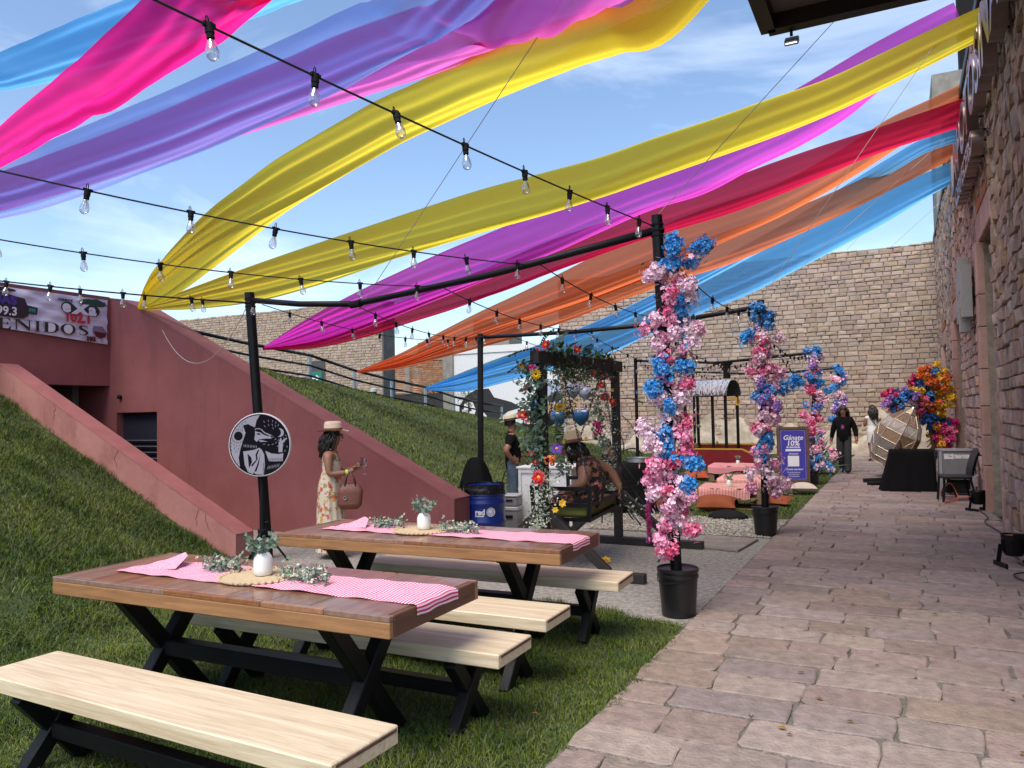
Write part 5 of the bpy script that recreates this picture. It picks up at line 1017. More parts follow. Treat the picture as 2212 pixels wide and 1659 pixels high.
C1 = [P1c(*a) for a in ((140,20,30,7,['bl']),(135,70,30,6,['bl']),(130,125,32,6,['bl']),(290,28,26,5,['bl']),(250,70,26,5,['bl']),(225,105,24,3,['bl','lp']),(60,160,38,6,['wp','lp']),(105,190,32,5,['lp','mp']),(165,195,30,4,['hp','mp']),(205,215,38,6,['lp']),(120,262,28,5,['mp','hp']),
   (205,265,34,6,['lp','wp']),(165,305,32,5,['bl']),(115,345,30,5,['hp','mp']),(30,400,26,4,['mp','hp']),(60,365,22,3,['lp','mp']),(200,350,32,6,['bl','lp']),(150,420,34,6,['lp','mp']),(235,400,32,5,['lp','mp']),(90,455,30,4,['mp','lp']),(205,460,34,5,['bl','lp']),(110,515,30,5,['mp','hp']),(185,515,30,4,['mp']),
   (90,560,36,6,['bl']),(190,565,36,6,['bl']),(130,610,38,7,['bl','mp']),(205,635,30,5,['hp','mp']),(60,660,40,8,['bl']),(95,700,32,5,['lp']),(185,715,38,7,['lp','wp']),(130,735,22,3,['bl']),(125,785,34,5,['lp','wp']),(205,800,34,5,['hp','mp']),
   (40,830,38,6,['wp','lp']),(65,895,40,7,['wp','lp']),(120,860,34,6,['bl']),(190,850,42,8,['mp','hp']),(130,915,26,4,['bl']),(205,920,28,4,['mp','hp']),(145,965,30,5,['hp','rd']),(180,965,26,4,['bl','wp']),(75,995,34,6,['mp','hp']),(240,985,34,6,['bl']),(215,1060,28,5,['bl']),
   (60,1050,26,4,['mp']),(140,1035,32,5,['mp','lp']),(185,1050,30,4,['lp']),(90,1095,34,6,['lp','mp']),(150,1100,30,5,['hp','lp']),(130,1150,34,5,['lp','mp']),(215,1115,28,4,['mp','lp']),(165,1190,38,8,['wp','lp']),(205,1190,36,6,['hp','mp']),(180,1235,34,6,['lp','wp']),(125,1240,28,4,['mp','hp']),(210,1265,28,4,['lp','mp']),(245,1262,26,4,['hp','mp']),(105,1300,24,3,['mp']),(125,1340,34,6,['mp','hp']))]
garland('pink and blue silk flowers wound up the nearest pole beside the path', (-1.66,5.97), C1, 1, 3)
def auto_cl(seed, z0, z1, n, spread, bands):
    r = random.Random(seed); out = []
    for i in range(n):
        f = i/(n-1); z = lerp(z1, z0, f); cols = bands[min(len(bands)-1, int(f*len(bands)))]
        out.append((r.gauss(.03, spread), z+r.gauss(0,.03), r.uniform(.05, .085), r.randint(3,5), cols))
    return out
garland('pink and blue silk flowers on the second pole along the path', (-1.59,10.12), auto_cl(5, .55, 2.92, 58, .085, [['bl'],['bl','db'],['lp','wp'],['lp','hp'],['lp','mp'],['hp','mp'],['mp','lp'],['li','bl'],['li','mp'],['mp','lp'],['hp','lp'],['bl'],['bl','mp'],['lp','mp'],['lp','wp'],['mp','lp']])+[(.40,1.93,.09,6,['bl']),(.26,1.86,.07,4,['bl']),(-.22,2.5,.08,5,['bl']),(-.16,.62,.07,4,['mp'])], 1, 8, 1.15)
garland('pink and blue flowers on the pole beside the purple poster', (-1.68,17.2), auto_cl(6, .3, 2.85, 50, .11, [['bl'],['lp','li'],['bl','mp'],['bl'],['mp','hp'],['mp','lp'],['bl','mp'],['hp','mp'],['hp','lp'],['bl','mp'],['mp','lp'],['lp','bl'],['lp','bl']])+[(.35,.62,.12,6,['mp','lp']),(.32,.35,.12,7,['lp','bl']),(.30,1.95,.09,4,['bl'])], 1, 9, 1.35)
garland('flowers on the furthest pole behind the walking woman', (-1.70,24.3), auto_cl(7, 1.3, 2.75, 26, .13, [['bl'],['mp','lp'],['bl'],['lp','wp'],['bl','mp'],['lp','li'],['bl']]), 1, 10, 1.7)

# ================================================================== flowered swing
sw = thing('garden_swing', 'black timber swing frame with feet and diagonal braces', 'swing', (0,0,0))
PA, PB = Vector((-3.2,6.95,0)), Vector((-3.12,8.92,0)); ZT = 2.22
for P in (PA, PB):
    mb = MB(); mb.bar(P+Vector((0,0,.09)), P+Vector((0,0,ZT-.13)), .09); obj('post', mb, DARKW, sw, bev=.005)
    mb = MB(); mb.bar(P+Vector((-.98,0,.045)), P+Vector((1.02,0,.045)), .09); ft = obj('foot', mb, DARKW, sw, bev=.005)
    for s in (-1, 1):
        mb = MB(); mb.bar(P+Vector((s*.66,0,.08)), P+Vector((s*.05,0,.62)), .08); obj('brace', mb, DARKW, sw, bev=.005)
mb = MB(); mb.bar(PA+Vector((-.01,-.14,ZT-.07)), PB+Vector((.01,.12,ZT-.07)), .10, .13); obj('beam', mb, DARKW, sw, bev=.006)
mb = MB()
for k in range(7):
    p = PA.lerp(PB, .1+k*.13)+Vector((0,0,ZT-.07)); mb.tube([p+Vector((.054,0,.068)), p+Vector((.056,0,-.07)), p+Vector((-.056,0,-.07)), p+Vector((-.056,0,.068)), p+Vector((.054,0,.068))], .004, 5)
obj('lashing', mb, BLACKM, sw)
# seat
st = thing('hanging_bench', 'black slatted swing seat with olive cushion hung on chains', 'swing seat', (-3.19,7.82,.50), R(6))
SX, SY = .29, .62
mb = MB()
for s in (-1, 1): mb.bar((s*SX,-SY,.02), (s*SX,SY,.02), .035); mb.bar((-SX,s*SY,.02), (SX,s*SY,.02), .035)
for k in range(7): mb.bar((-SX, -SY+.09+k*.175, .015), (SX, -SY+.09+k*.175, .015), .05, .015)
obj('seat_frame', mb, BLACK, st)
for sx, sy in ((-1,-1),(1,-1),(1,1),(-1,1)):
    mb = MB(); mb.bar((sx*SX, sy*SY, .0), (sx*SX*1.06, sy*SY*1.03, .36), .035); obj('corner_post', mb, BLACK, st)
for z in (.165, .33):
    for s in (-1, 1):
        mb = MB(); mb.bar((-SX*1.03, s*SY*1.02, z), (SX*1.04, s*SY*1.02, z), .022, .04); obj('rail', mb, BLACK, st)
    mb = MB(); mb.bar((SX*1.04,-SY*1.02,z), (SX*1.04,SY*1.02,z), .022, .04); obj('rail', mb, BLACK, st)
mb = MB(); mb.bar((SX*1.10,-SY*.3,.43), (SX*1.12,SY*1.02,.43), .022, .05); obj('back_rail', mb, BLACK, st)
mb = MB(); mb.bbox((-SX+.02,-SY+.02,.04), (SX-.02,SY-.02,.155)); obj('cushion', mb, mat('olive_fabric', (.16,.165,.035), .85, var=.15, bump=.3), st, bev=.025, ang=60)
def chain(name, lab, a, b, parent=None, lk=.035):
    a, b = Vector(a), Vector(b); n = int((b-a).length/lk); mb = MB(); d = (b-a).normalized(); x = d.cross(Vector((.3,.9,.1))).normalized(); y = d.cross(x)
    for k in range(n):
        c = a.lerp(b, (k+.5)/n); e = x if k % 2 else y; h = lk*.68
        P = [c+d*h*math.cos(q)+e*h*.45*math.sin(q) for q in [2*math.pi*j/8 for j in range(9)]]; mb.tube(P, .0042, 4, cap=False)
    return obj(name, mb, mat('chain_steel', (.05,.05,.05), .4, metal=.7), parent)
mw = Matrix.Translation((-3.19,7.82,.50)) @ Matrix.Rotation(R(6), 4, 'Z')
for sx, sy in ((-1,-1),(1,-1),(1,1),(-1,1)):
    q = mw @ Vector((sx*SX*1.06, sy*SY*1.03, .36)); top = PA.lerp(PB, .24 if sy < 0 else .80)+Vector((0,0,ZT-.13))
    o = chain('chain', '', mw.inverted() @ top, mw.inverted() @ q, st)
# flowers on the swing
def foliage_mass(name, parent, pts, n, size, m, seed, wide=.8, up=.1, spread=.06):
    r = random.Random(seed); mb = MB()
    for k in range(n):
        i = r.random()*(len(pts)-1); a = int(i); p = Vector(pts[a]).lerp(Vector(pts[a+1]), i-a); sp = spread if not isinstance(spread, (list, tuple)) else lerp(spread[a], spread[a+1], i-a)
        p = p+Vector((r.gauss(0,sp), r.gauss(0,sp), r.gauss(0,sp*.6))); leafy(mb, p, rdir(r, up), size*r.uniform(.6,1.25), 0, wide, r.uniform(0,3))
    return obj(name, mb, m, parent, kind='stuff')
MINT = mat('pale_mint_leaf', (.40,.47,.33), .7, rand=.25); EUC = mat('eucalyptus', (.13,.21,.15), .7, rand=.3, huerand=.02); DKG = mat('deep_leaf', (.028,.07,.022), .5, rand=.4)
RED5 = star_mesh('blossom', PC['rd'], 7, .085, PC['ye'], .1, 2); SUNF = star_mesh('blossom', PC['ye'], 14, .075, mat('seed_brown', (.05,.025,.01), .8), .0, 2, .2); ORR = pom_mesh('blossom', PC['or'], 91, 40, .065); PUR = star_mesh('blossom', PC['pu'], 5, .09, PC['ye'], .2, 1, .45); YEL = star_mesh('blossom', PC['ye'], 6, .06, PC['or'], .0, 2, .42); PKP = pom_mesh('blossom', PC['ma'], 92, 40, .06)
def big_leaf(mb, p, d, L_, w, mi=0, notch=True):
    d = Vector(d).normalized(); x = d.cross(Vector((0,0,1))).normalized(); n_ = x.cross(d); p = Vector(p); N = 9; prev = None
    for s in (-1, 1):
        for k in range(N):
            f0, f1 = k/N, (k+.8 if notch else k+1)/N
            W0, W1 = w*math.sin(math.pi*min(1, f0*.92+.06))**.7, w*math.sin(math.pi*min(1, f1*.92+.06))**.7
            a, b = p+d*L_*f0-n_*L_*.35*f0*f0, p+d*L_*f1-n_*L_*.35*f1*f1
            mb.add([a, b, b+x*s*W1+d*L_*.05+n_*.01, a+x*s*W0+d*L_*.05+n_*.01], [(0,1,2,3) if s > 0 else (3,2,1,0)], mi)
def swing_garland(lab, o, masses, blooms, leaves=(), extra=None):
    t = thing('flower_garland', lab, 'flowers', o, 0, 'garlands on the swing')
    for i, (nm, pts, n, sz, m, sp, wd) in enumerate(masses): foliage_mass(nm, t, pts, n, sz, m, 40+i+int(abs(o[1])*10), wd, .0, sp)
    for (me, p, s) in blooms: link('blossom', me, t, p, (R(70)+rnd.gauss(0,.3), rnd.gauss(0,.4), R(20)+rnd.gauss(0,.5)), (s*.82,)*3)
    for (p, d, L_, w, m) in leaves:
        mb = MB(); big_leaf(mb, p, d, L_, w); obj('large_leaf', mb, m, t)
    return t
V = Vector
sp_ = lambda lx, z, f=-.08: RV*lx+FV*f+V((0,0,z))
swing_garland('tropical flowers and eucalyptus covering the near swing post', tuple(PA),
  [('eucalyptus_leaves', [sp_(-.12,2.1), sp_(-.10,1.75), sp_(-.09,1.4), sp_(-.05,1.1)], 420, .075, EUC, [.07,.07,.06,.05], .8), ('fern_leaves', [sp_(-.10,2.05), sp_(-.06,1.5), sp_(-.04,1.1)], 500, .045, DKG, [.08,.06,.05], .45),
   ('mint_leaves', [sp_(.0,1.05), sp_(-.02,.8), sp_(-.06,.55), sp_(-.03,.36), sp_(.06,.30), sp_(.14,.30)], 1000, .034, MINT, [.05,.075,.06,.07,.07,.05], .6), ('mint_blooms', [sp_(.04,1.0,-.12), sp_(.0,.75,-.13), sp_(-.06,.5,-.12), sp_(.1,.30,-.12)], 260, .026, TINYW, [.05,.07,.06,.06], 1.2)],
  [(RED5, sp_(-.20,1.58,-.13), 1.05), (RED5, sp_(-.05,.98,-.18), 1.25), (ORR, sp_(.06,1.14,-.15), 1.05), (PUR, sp_(.13,1.25,-.12), .9), (YEL, sp_(.17,.72,-.16), .9), (YEL, sp_(.10,.66,-.18), .7), (SUNF, sp_(-.06,1.98,-.15), 1.0), (YEL, sp_(-.20,2.05,-.1), 1.1), (PKP, sp_(-.10,2.04,-.14), .9), (RED5, sp_(-.05,2.2,-.10), .8), (RED5, sp_(-.12,1.2,-.12), .6), (RED5, sp_(-.08,1.12,-.12), .6), (RED5, sp_(-.16,1.85,-.1), .7)],
  [(sp_(-.02,2.22), sp_(-.9,.10), .30, .10, GREEN), (sp_(-.02,2.12), sp_(-1,-.05), .32, .05, DKG), (sp_(-.03,1.85), sp_(-.5,-.9), .30, .09, GREEN), (sp_(.0,2.26), sp_(.3,.7), .2, .08, GREEN), (sp_(-.04,1.75), sp_(-.7,-.5), .26, .09, SAGE)])
swing_garland('ferns and sunflower vine hanging under the swing beam', tuple(PA.lerp(PB,.22)),
  [('fern_leaves', [V((0,-.15,2.08)), V((0,.35,2.06)), V((0,.5,1.9))], 900, .05, DKG, [.08,.10,.08], .4), ('fern_leaves', [V((0,.0,2.0)), V((0,.12,1.72)), V((0,.2,1.55))], 500, .045, GREEN, [.09,.08,.03], .4), ('vine_leaves', [V((.03,-.12,2.05)), V((.03,-.10,1.6)), V((.04,-.08,1.2)), V((.05,-.06,.95))], 200, .06, SAGE, [.03,.04,.04,.03], .75)],
  [(SUNF, V((.06,-.16,1.66)), 1.05), (YEL, V((.06,-.10,1.3)), .5), (PKP, V((.05,-.08,1.18)), .5), (PKP, V((0,.4,2.12)), .5)], [(V((0,-.1,1.5)), V((.3,-.2,-.9)), .2, .06, GREEN)])
swing_garland('leaves and red blooms laid along the top of the swing beam', tuple(PA.lerp(PB,.5)),
  [('beam_leaves', [V((0,-1.0,ZT+.02)), V((0,-.3,ZT+.04)), V((0,.5,ZT+.02)), V((0,1.0,ZT))], 260, .08, GREEN, [.05,.05,.05,.05], .6), ('under_leaves', [V((0,.1,ZT-.16)), V((0,.9,ZT-.18))], 420, .05, DKG, [.05,.05], .6)],
  [(RED5, V((.0,-.95,ZT+.06)), .9), (RED5, V((.03,-.2,ZT+.06)), .8), (RED5, V((.05,.2,ZT-.18)), .7), (PKP, V((.05,.65,ZT-.2)), .6), (RED5, V((.05,.5,ZT-.2)), .6)], [(V((0,-.75,ZT)), V((.2,.3,.9)), .26, .09, GREEN), (V((0,.55,ZT)), V((.5,.3,.6)), .26, .10, GREEN), (V((0,.1,ZT)), V((.4,-.3,.7)), .2, .06, DKG)])
swing_garland('red and pink blooms with mint leaves on the far swing post', tuple(PB),
  [('mint_leaves', [sp_(-.12,1.75), sp_(-.14,1.35), sp_(-.12,.9), sp_(-.06,.6)], 900, .036, MINT, [.05,.06,.06,.05], .55), ('sage_leaves', [sp_(-.22,2.05), sp_(-.24,1.6), sp_(-.22,1.2)], 170, .08, SAGE, [.06,.05,.04], .8), ('skirt_leaves', [sp_(.12,.50), sp_(.28,.36)], 200, .045, MINT, [.05,.05], .6)],
  [(RED5, sp_(-.18,1.92,-.12), .9), (RED5, sp_(-.14,1.78,-.12), 1.0), (RED5, sp_(-.06,1.72,-.12), .9), (PKP, sp_(-.24,1.45,-.12), 1.3), (PKP, sp_(-.24,1.36,-.12), 1.3), (PKP, sp_(-.05,2.0,-.1), .8), (YEL, sp_(-.05,1.86,-.12), .5), (YEL, sp_(-.38,1.28,-.12), .7), (PKP, sp_(-.07,1.08,-.12), .5)],
  [(sp_(.05,1.75), sp_(.9,.1), .26, .10, GREEN), (sp_(.05,1.55), sp_(.7,-.5), .28, .10, GREEN), (sp_(.04,1.3), sp_(.4,-.9), .2, .08, DKG)])
tl = thing('flower_tail', 'pink flower string hanging from the swing brace to the ground', 'flowers', (-2.72,8.86,0))
for k in range(46):
    z = .62*k/45+.06; link('blossom', POM['ma' if k % 3 else 'li'][k % 2], tl, (rnd.gauss(0,.012), rnd.gauss(0,.012), z), (k, k*2, k*3), (.55,)*3)
fb = link('fallen_blossom', YEL, None, (-2.86,7.75,.03), (.4,.3,0)); tag(fb, 'single yellow flower fallen on the concrete by the swing', 'flower')
# ================================================================== people
J0 = {'pelvis': (0,0,.86), 'belly': (0,.01,.99), 'chest': (0,.0,1.16), 'neckb': (0,-.012,1.31), 'neck': (0,.0,1.365), 'jaw': (0,.022,1.42), 'head': (0,.008,1.495), 'crown': (0,.0,1.56)}
for s, n_ in ((-1, 'l'), (1, 'r')):
    J0.update({'sh'+n_: (s*.165,-.005,1.275), 'el'+n_: (s*.205,-.03,1.03), 'wr'+n_: (s*.215,.03,.80), 'ha'+n_: (s*.212,.05,.73), 'hi'+n_: (s*.085,0,.82), 'kn'+n_: (s*.095,.02,.46), 'an'+n_: (s*.10,-.015,.085), 'to'+n_: (s*.115,.12,.03)})
RAD = {'pelvis': (.15,.115), 'belly': (.125,.10), 'chest': (.145,.10), 'neckb': (.075,.06), 'neck': (.05,.05), 'jaw': (.062,.068), 'head': (.078,.092), 'crown': (.055,.065), 'sh': .062, 'el': .044, 'wr': .029, 'ha': .030, 'hi': .088, 'kn': .058, 'an': .040, 'to': .032}
EDG = [('pelvis','belly'),('belly','chest'),('chest','neckb'),('neckb','neck'),('neck','jaw'),('jaw','head'),('head','crown')]
for n_ in 'lr': EDG += [('chest','sh'+n_),('sh'+n_,'el'+n_),('el'+n_,'wr'+n_),('wr'+n_,'ha'+n_),('pelvis','hi'+n_),('hi'+n_,'kn'+n_),('kn'+n_,'an'+n_),('an'+n_,'to'+n_)]
def person(lab, loc, rotz, pose, zone, mats, rads={}, scale=1.0, face=True):
    """one continuous body grown over a jointed skeleton; zone(segment, point) gives the material slot"""
    J = dict(J0); J.update(pose); names = list(J); me = bpy.data.meshes.new('skeleton'); me.from_pydata([J[k] for k in names], [(names.index(a), names.index(b)) for a, b in EDG], [])
    o = bpy.data.objects.new('skeleton', me); COL.objects.link(o); md = o.modifiers.new('skin', 'SKIN'); md.use_smooth_shade = True
    rd = dict(RAD); rd.update(rads)
    for i, k in enumerate(names):
        q = rd.get(k, rd.get(k[:-1])); q = q if isinstance(q, tuple) else (q, q); me.skin_vertices[0].data[i].radius = q; me.skin_vertices[0].data[i].use_root = (k == 'pelvis')
    sb = o.modifiers.new('sub', 'SUBSURF'); sb.levels = 2; sb.render_levels = 2
    dg = bpy.context.evaluated_depsgraph_get(); ev = bpy.data.meshes.new_from_object(o.evaluated_get(dg)); bpy.data.objects.remove(o)
    mb = MB(); P = [V(J[k]) for k in names]; segs = [(a, b, V(J[a]), V(J[b])) for a, b in EDG]
    def near(p):
        best = None
        for a, b, A, B in segs:
            d = B-A; t = max(0, min(1, (p-A).dot(d)/max(1e-9, d.dot(d)))); q = (p-A-d*t).length
            rr_ = rd.get(b, rd.get(b[:-1])); rr_ = rr_[0] if isinstance(rr_, tuple) else rr_
            q -= rr_*.7
            if best is None or q < best[0]: best = (q, a+'>'+b, t)
        return best
    verts = [v.co.copy() for v in ev.vertices]; mb.v = [tuple(v) for v in verts]
    for f in ev.polygons:
        c = sum((verts[i] for i in f.vertices), V())/len(f.vertices); _, sg_, t = near(c); mb.f.append(tuple(f.vertices)); mb.mi.append(zone(sg_, t, c))
    sk = zone('ha', 1, V((0,0,0)))
    for n_, s in (('l', -1), ('r', 1)):
        w, h = V(J['wr'+n_]), V(J['ha'+n_]); d = (h-w).normalized(); side = d.cross(V((0,1,.2))).normalized(); curl = d.cross(side).normalized()
        if curl.y < 0 and abs(curl.y) > .2: curl = -curl
        for k, (off, L_) in enumerate(((-.018,.060),(-.006,.070),(.007,.066),(.019,.052))):
            b = h+d*.012+side*off; mb.tube([b-d*.015, b+d*L_*.45+curl*.004, b+d*L_*.8+curl*.018, b+d*L_*.9+curl*.034], [.0085,.008,.007,.005], 6, sk)
        b = h-side*.024*s; mb.tube([b-d*.02, b-side*.014*s+d*.012+curl*.01, b-side*.016*s+d*.035+curl*.02], [.010,.009,.006], 6, sk)
    hd_ = V(J['head']); fwd = (V(J['jaw'])-V(J['neck'])); up = (V(J['crown'])-hd_).normalized()
    t = thing('person', lab, 'person', loc, rotz); t.scale = (scale,)*3
    return t, mb, J
def head_frame(J, look=(0,1,0)):
    h = V(J['head']); up = (V(J['crown'])-V(J['jaw'])+V((0,0,.3))).normalized(); f = V(look); f = (f-up*f.dot(up)).normalized(); r_ = f.cross(up); return h, r_, f, up
def finish(t, mb, mats, J, look, hair=None, hat=None, glasses=False, hairlen=.25, hairside=0, band=None):
    h, r_, f, u = head_frame(J, look); sk = len(mats)
    # nose, ears, lips belong to the head surface
    fz = -.025
    mb.tube([h+f*.083+u*.005, h+f*.112-u*.028, h+f*.09-u*.035], [.008,.013,.010], 6, 0)
    for s in (-1, 1): mb.lathe([(.001,-.006),(.022,-.004),(.024,.004),(.001,.006)], h+r_*s*.082-u*.012, 8, 0, Matrix((f, u, r_)).transposed(), .8, 1.2)
    b = obj('body', mb, mats, t, smooth=True)
    LIP = mat('lips', (.20,.05,.045), .5); EYEM = mat('eye_dark', (.01,.008,.008), .3)
    m2 = MB(); m2.box(h+f*.088-u*.066, (.042,.012,.013), Matrix((r_, f, u)).transposed()); obj('mouth', m2, LIP, b, bev=.003)
    if glasses:
        m2 = MB()
        for s in (-1, 1): m2.box(h+f*.098+r_*s*.034+u*.008, (.056,.014,.042), Matrix((r_, f, u)).transposed()); m2.bar(h+f*.09+r_*s*.064+u*.014, h-f*.0+r_*s*.088+u*.010, .006)
        obj('sunglasses', m2, mat('sunglass', (.008,.008,.009), .15), t, bev=.006)
    else:
        for s in (-1, 1):
            m2 = MB(); m2.lathe([(.001,-.004),(.013,0),(.001,.006)], h+f*.083+r_*s*.032+u*.008, 8, m=Matrix((r_, u, f)).transposed(), sy=.55); obj('eye', m2, EYEM, b)
            m2 = MB(); m2.box(h+f*.088+r_*s*.034+u*.03, (.036,.008,.006), Matrix((r_, f, u)).transposed()); obj('eyebrow', m2, HAIR, b)
    if hair:
        m2 = MB(); mt = Matrix((r_, f, u)).transposed(); q = random.Random(len(hair)+int(hairlen*100))
        m2.grid(lambda a, c: h-f*.012+u*.012+mt @ V((.098*math.sin(c*math.pi*.62)*math.cos(a*6.2832)*1.0, .108*math.sin(c*math.pi*.62)*math.sin(a*6.2832)*(1.0 if math.sin(a*6.2832) < .2 else .82), .098*math.cos(c*math.pi*.62)+(.02 if math.sin(a*6.2832) > .3 else -.0))), 26, 10)
        if hairlen > .06:
            for k in range(60):
                a = R(q.uniform(150, 390)) ; s0 = mt @ V((math.cos(a)*.085, math.sin(a)*.095-.01, q.uniform(-.03,.06)))
                L_ = hairlen*q.uniform(.6, 1.1); p = h+s0; out = (mt @ V((math.cos(a), math.sin(a), 0)))
                P = [p]; w = q.uniform(0, 6)
                for j in range(1, 7): P.append(p-V((0,0,1))*L_*j/6+out*(.03*math.sin(j*.55)+.012*math.sin(j*2.2+w))-f*.012*j+r_*hairside*j*.006)
                m2.tube(P, [.014,.016,.017,.016,.014,.011,.004], 5)
        obj('hair', m2, HAIR, t, smooth=True)
    if hat:
        m2 = MB(); mt = Matrix((r_, f, u)).transposed(); c = h+u*.066-f*.01; tilt = Matrix.Rotation(hat.get('tilt', -.08), 3, 'X')
        br, cw, ch = hat.get('brim', .185), .098, hat.get('h', .105)
        prof = [(cw*1.02,0),(cw*1.0,.02),(cw*.97,ch*.7),(cw*.86,ch*.95),(cw*.6,ch*1.0),(cw*.3,ch*.93),(.001,ch*.90)]
        m2.lathe(prof, c, 28, m=mt @ tilt, sx=.95, sy=1.12, cap=False)
        m2.grid(lambda a, k: c+mt @ tilt @ V(((cw+(br-cw)*k)*.95*math.cos(a*6.2832), (cw*1.12+(br-cw)*k)*math.sin(a*6.2832), .012*k*abs(math.cos(a*6.2832))*1.6-.012*k*abs(math.sin(a*6.2832))+(-.004))), 40, 4)
        ho = obj('hat', m2, hat['m'], t, smooth=True)
        m2 = MB(); m2.lathe([(cw*1.03,.004),(cw*1.02,.03)], c, 28, m=mt @ tilt, sx=.96, sy=1.13, cap=False); obj('hat_band', m2, hat['band'], ho, smooth=True)
    if band:
        w, a = V(J['wr'+band[0]]), V(J['el'+band[0]]); d = (a-w).normalized(); m2 = MB(); m2.tube([w+d*.005, w+d*.035], .036, 12, cap=False); obj('wristband', m2, band[1], t, smooth=True)
    return b
WRIST = mat('wrist_neon', (.42,.72,.06), .5); HATC = mat('cream_felt', (.66,.55,.40), .85, var=.1, bump=.3); HATB = mat('hat_ribbon', (.20,.06,.035), .6); HATK = mat('black_ribbon', (.01,.01,.01), .6); TANF = mat('tan_straw', (.66,.50,.31), .85, var=.15, bump=.4)
SHOE = mat('tan_sandal', (.22,.11,.055), .6)
# --- woman in the floral dress, in profile facing right
FLOR = ramp_mat('floral_print', [(0,(.62,.53,.38)),(.42,(.62,.53,.38)),(.43,(.50,.10,.05)),(.56,(.50,.10,.05)),(.57,(.64,.56,.42)),(.70,(.52,.30,.06)),(.80,(.30,.27,.12)),(.87,(.66,.60,.50))], 26, .85, 'vor')
pose = {'chest': (0,.01,1.15), 'neckb': (0,.0,1.30), 'neck': (0,.018,1.355), 'jaw': (0,.05,1.405), 'head': (0,.042,1.478), 'crown': (0,.035,1.545), 'shr': (.165,-.005,1.265), 'elr': (.20,.02,1.02), 'wrr': (.15,.24,1.04), 'har': (.12,.31,1.075), 'shl': (-.165,0,1.265), 'ell': (-.19,.04,1.03), 'wrl': (-.08,.25,1.06), 'hal': (-.03,.31,1.095)}
zone = lambda s, t, c: 1 if (s in ('pelvis>belly','belly>chest','pelvis>hil','pelvis>hir','hil>knl','hir>knr') or (s == 'chest>neckb' and c.z < 1.20) or (s.startswith('chest>sh') and c.z < 1.20 and abs(c.x) < .12)) else (2 if '>to' in s else 0)
t, mb, J = person('woman in a floral sundress and cream hat looking at her phone', (-5.86,6.92,0), YAW-R(88), pose, zone, [SKIN, FLOR, SHOE], scale=.935)
finish(t, mb, [SKIN, FLOR, SHOE], J, (0,1,-.15), 'wavy', {'m': HATC, 'band': HATB, 'tilt': -.02, 'brim': .18, 'h': .115}, True, .27, 0, ('r', WRIST))
def skirt(name, parent, prof, m, pleat=.012, n=60, cy=0):
    q = MB(); q.grid(lambda a, k: ((np.interp(k, [p[0] for p in prof], [p[1] for p in prof])+pleat*k*math.sin(a*6.2832*13)+pleat*.6*k*math.sin(a*6.2832*7+1))*math.cos(a*6.2832), cy+np.interp(k, [p[0] for p in prof], [p[4] for p in prof])+(np.interp(k, [p[0] for p in prof], [p[2] for p in prof])+pleat*k*math.sin(a*6.2832*13))*math.sin(a*6.2832), np.interp(k, [p[0] for p in prof], [p[3] for p in prof])), n, 24); return obj(name, q, m, parent, smooth=True)
skirt('dress', t, [(0,.150,.112,1.17,.01),(.1,.138,.112,1.06,.01),(.3,.175,.145,.86,-.01),(.6,.19,.165,.50,-.005),(1,.215,.19,.085,.01)], FLOR)
q = MB()
for s in (-1, 1): q.tube([(s*.075,.10,1.19),(s*.095,.06,1.28),(s*.09,0,1.33),(s*.08,-.07,1.27),(s*.07,-.09,1.18)], .007, 5)
obj('strap', q, FLOR, t)
LE = mat('brown_leather', (.17,.052,.025), .45, var=.3, bump=.3); mw_ = Matrix.Translation((-5.86,6.92,0)) @ Matrix.Rotation(YAW-R(88), 4, 'Z') @ Matrix.Scale(.935, 4)
bg_ = thing('handbag', 'brown leather handbag hanging from the arm of the woman in the dress', 'handbag', (0,0,0)); bg_.matrix_world = mw_ @ Matrix.Translation((.16,.27,0))
def bagfn(a, k):
    w = np.interp(k, [0,.15,.75,1], [.10,.145,.15,.10]); d = np.interp(k, [0,.15,.75,1], [.045,.07,.05,.02]); c, s = math.cos(a*6.2832), math.sin(a*6.2832)
    return (d*math.copysign(abs(s)**.6, s), w*math.copysign(abs(c)**.6, c)-.02*(1-k), lerp(.60, .90, k))
q = MB(); q.grid(bagfn, 36, 12); q.add([bagfn(i/12, 0) for i in range(12)], [tuple(range(12))[::-1]]); obj('bag_body', q, LE, bg_, smooth=True)
for s in (-1, 1):
    q = MB(); q.tube([(s*.03,-.07,.88),(s*.025,-.055,.98),(0,-.015,1.055),(s*.025,.03,.98),(s*.03,.06,.88)], .009, 6); obj('handle', q, LE, bg_, smooth=True)
q = MB(); q.tube([(.075+.018*0,-.06+.02*math.cos(a),.74+.02*math.sin(a)) for a in [6.2832*k/12 for k in range(13)]], .004, 5); obj('ring', q, STEEL, bg_)
ph = thing('phone', 'mobile phone held up by the woman in the floral dress', 'phone', (0,0,0)); ph.matrix_world = mw_ @ Matrix.Translation((.045,.375,1.15)) @ Matrix.Rotation(R(-15), 4, 'X')
q = MB(); q.bbox((-.038,-.006,-.075), (.038,.006,.075)); obj('case', q, mat('phone_case', (.20,.10,.09), .3), ph, bev=.006); q = MB(); q.bbox((-.034,-.0085,-.07), (.034,-.0065,.07)); obj('screen', q, mat('phone_glass', (.01,.01,.012), .08), ph)
wg = thing('wine_glass', 'clear wine glass in the hand of the woman with the phone', 'glass', (0,0,0)); wg.matrix_world = mw_ @ Matrix.Translation((-.01,.41,1.0))
q = MB(); q.lathe([(.032,0),(.004,.006),(.004,.08),(.03,.11),(.038,.15),(.034,.19)], n=18, cap=False); obj('bowl_and_stem', q, GL, wg, smooth=True)
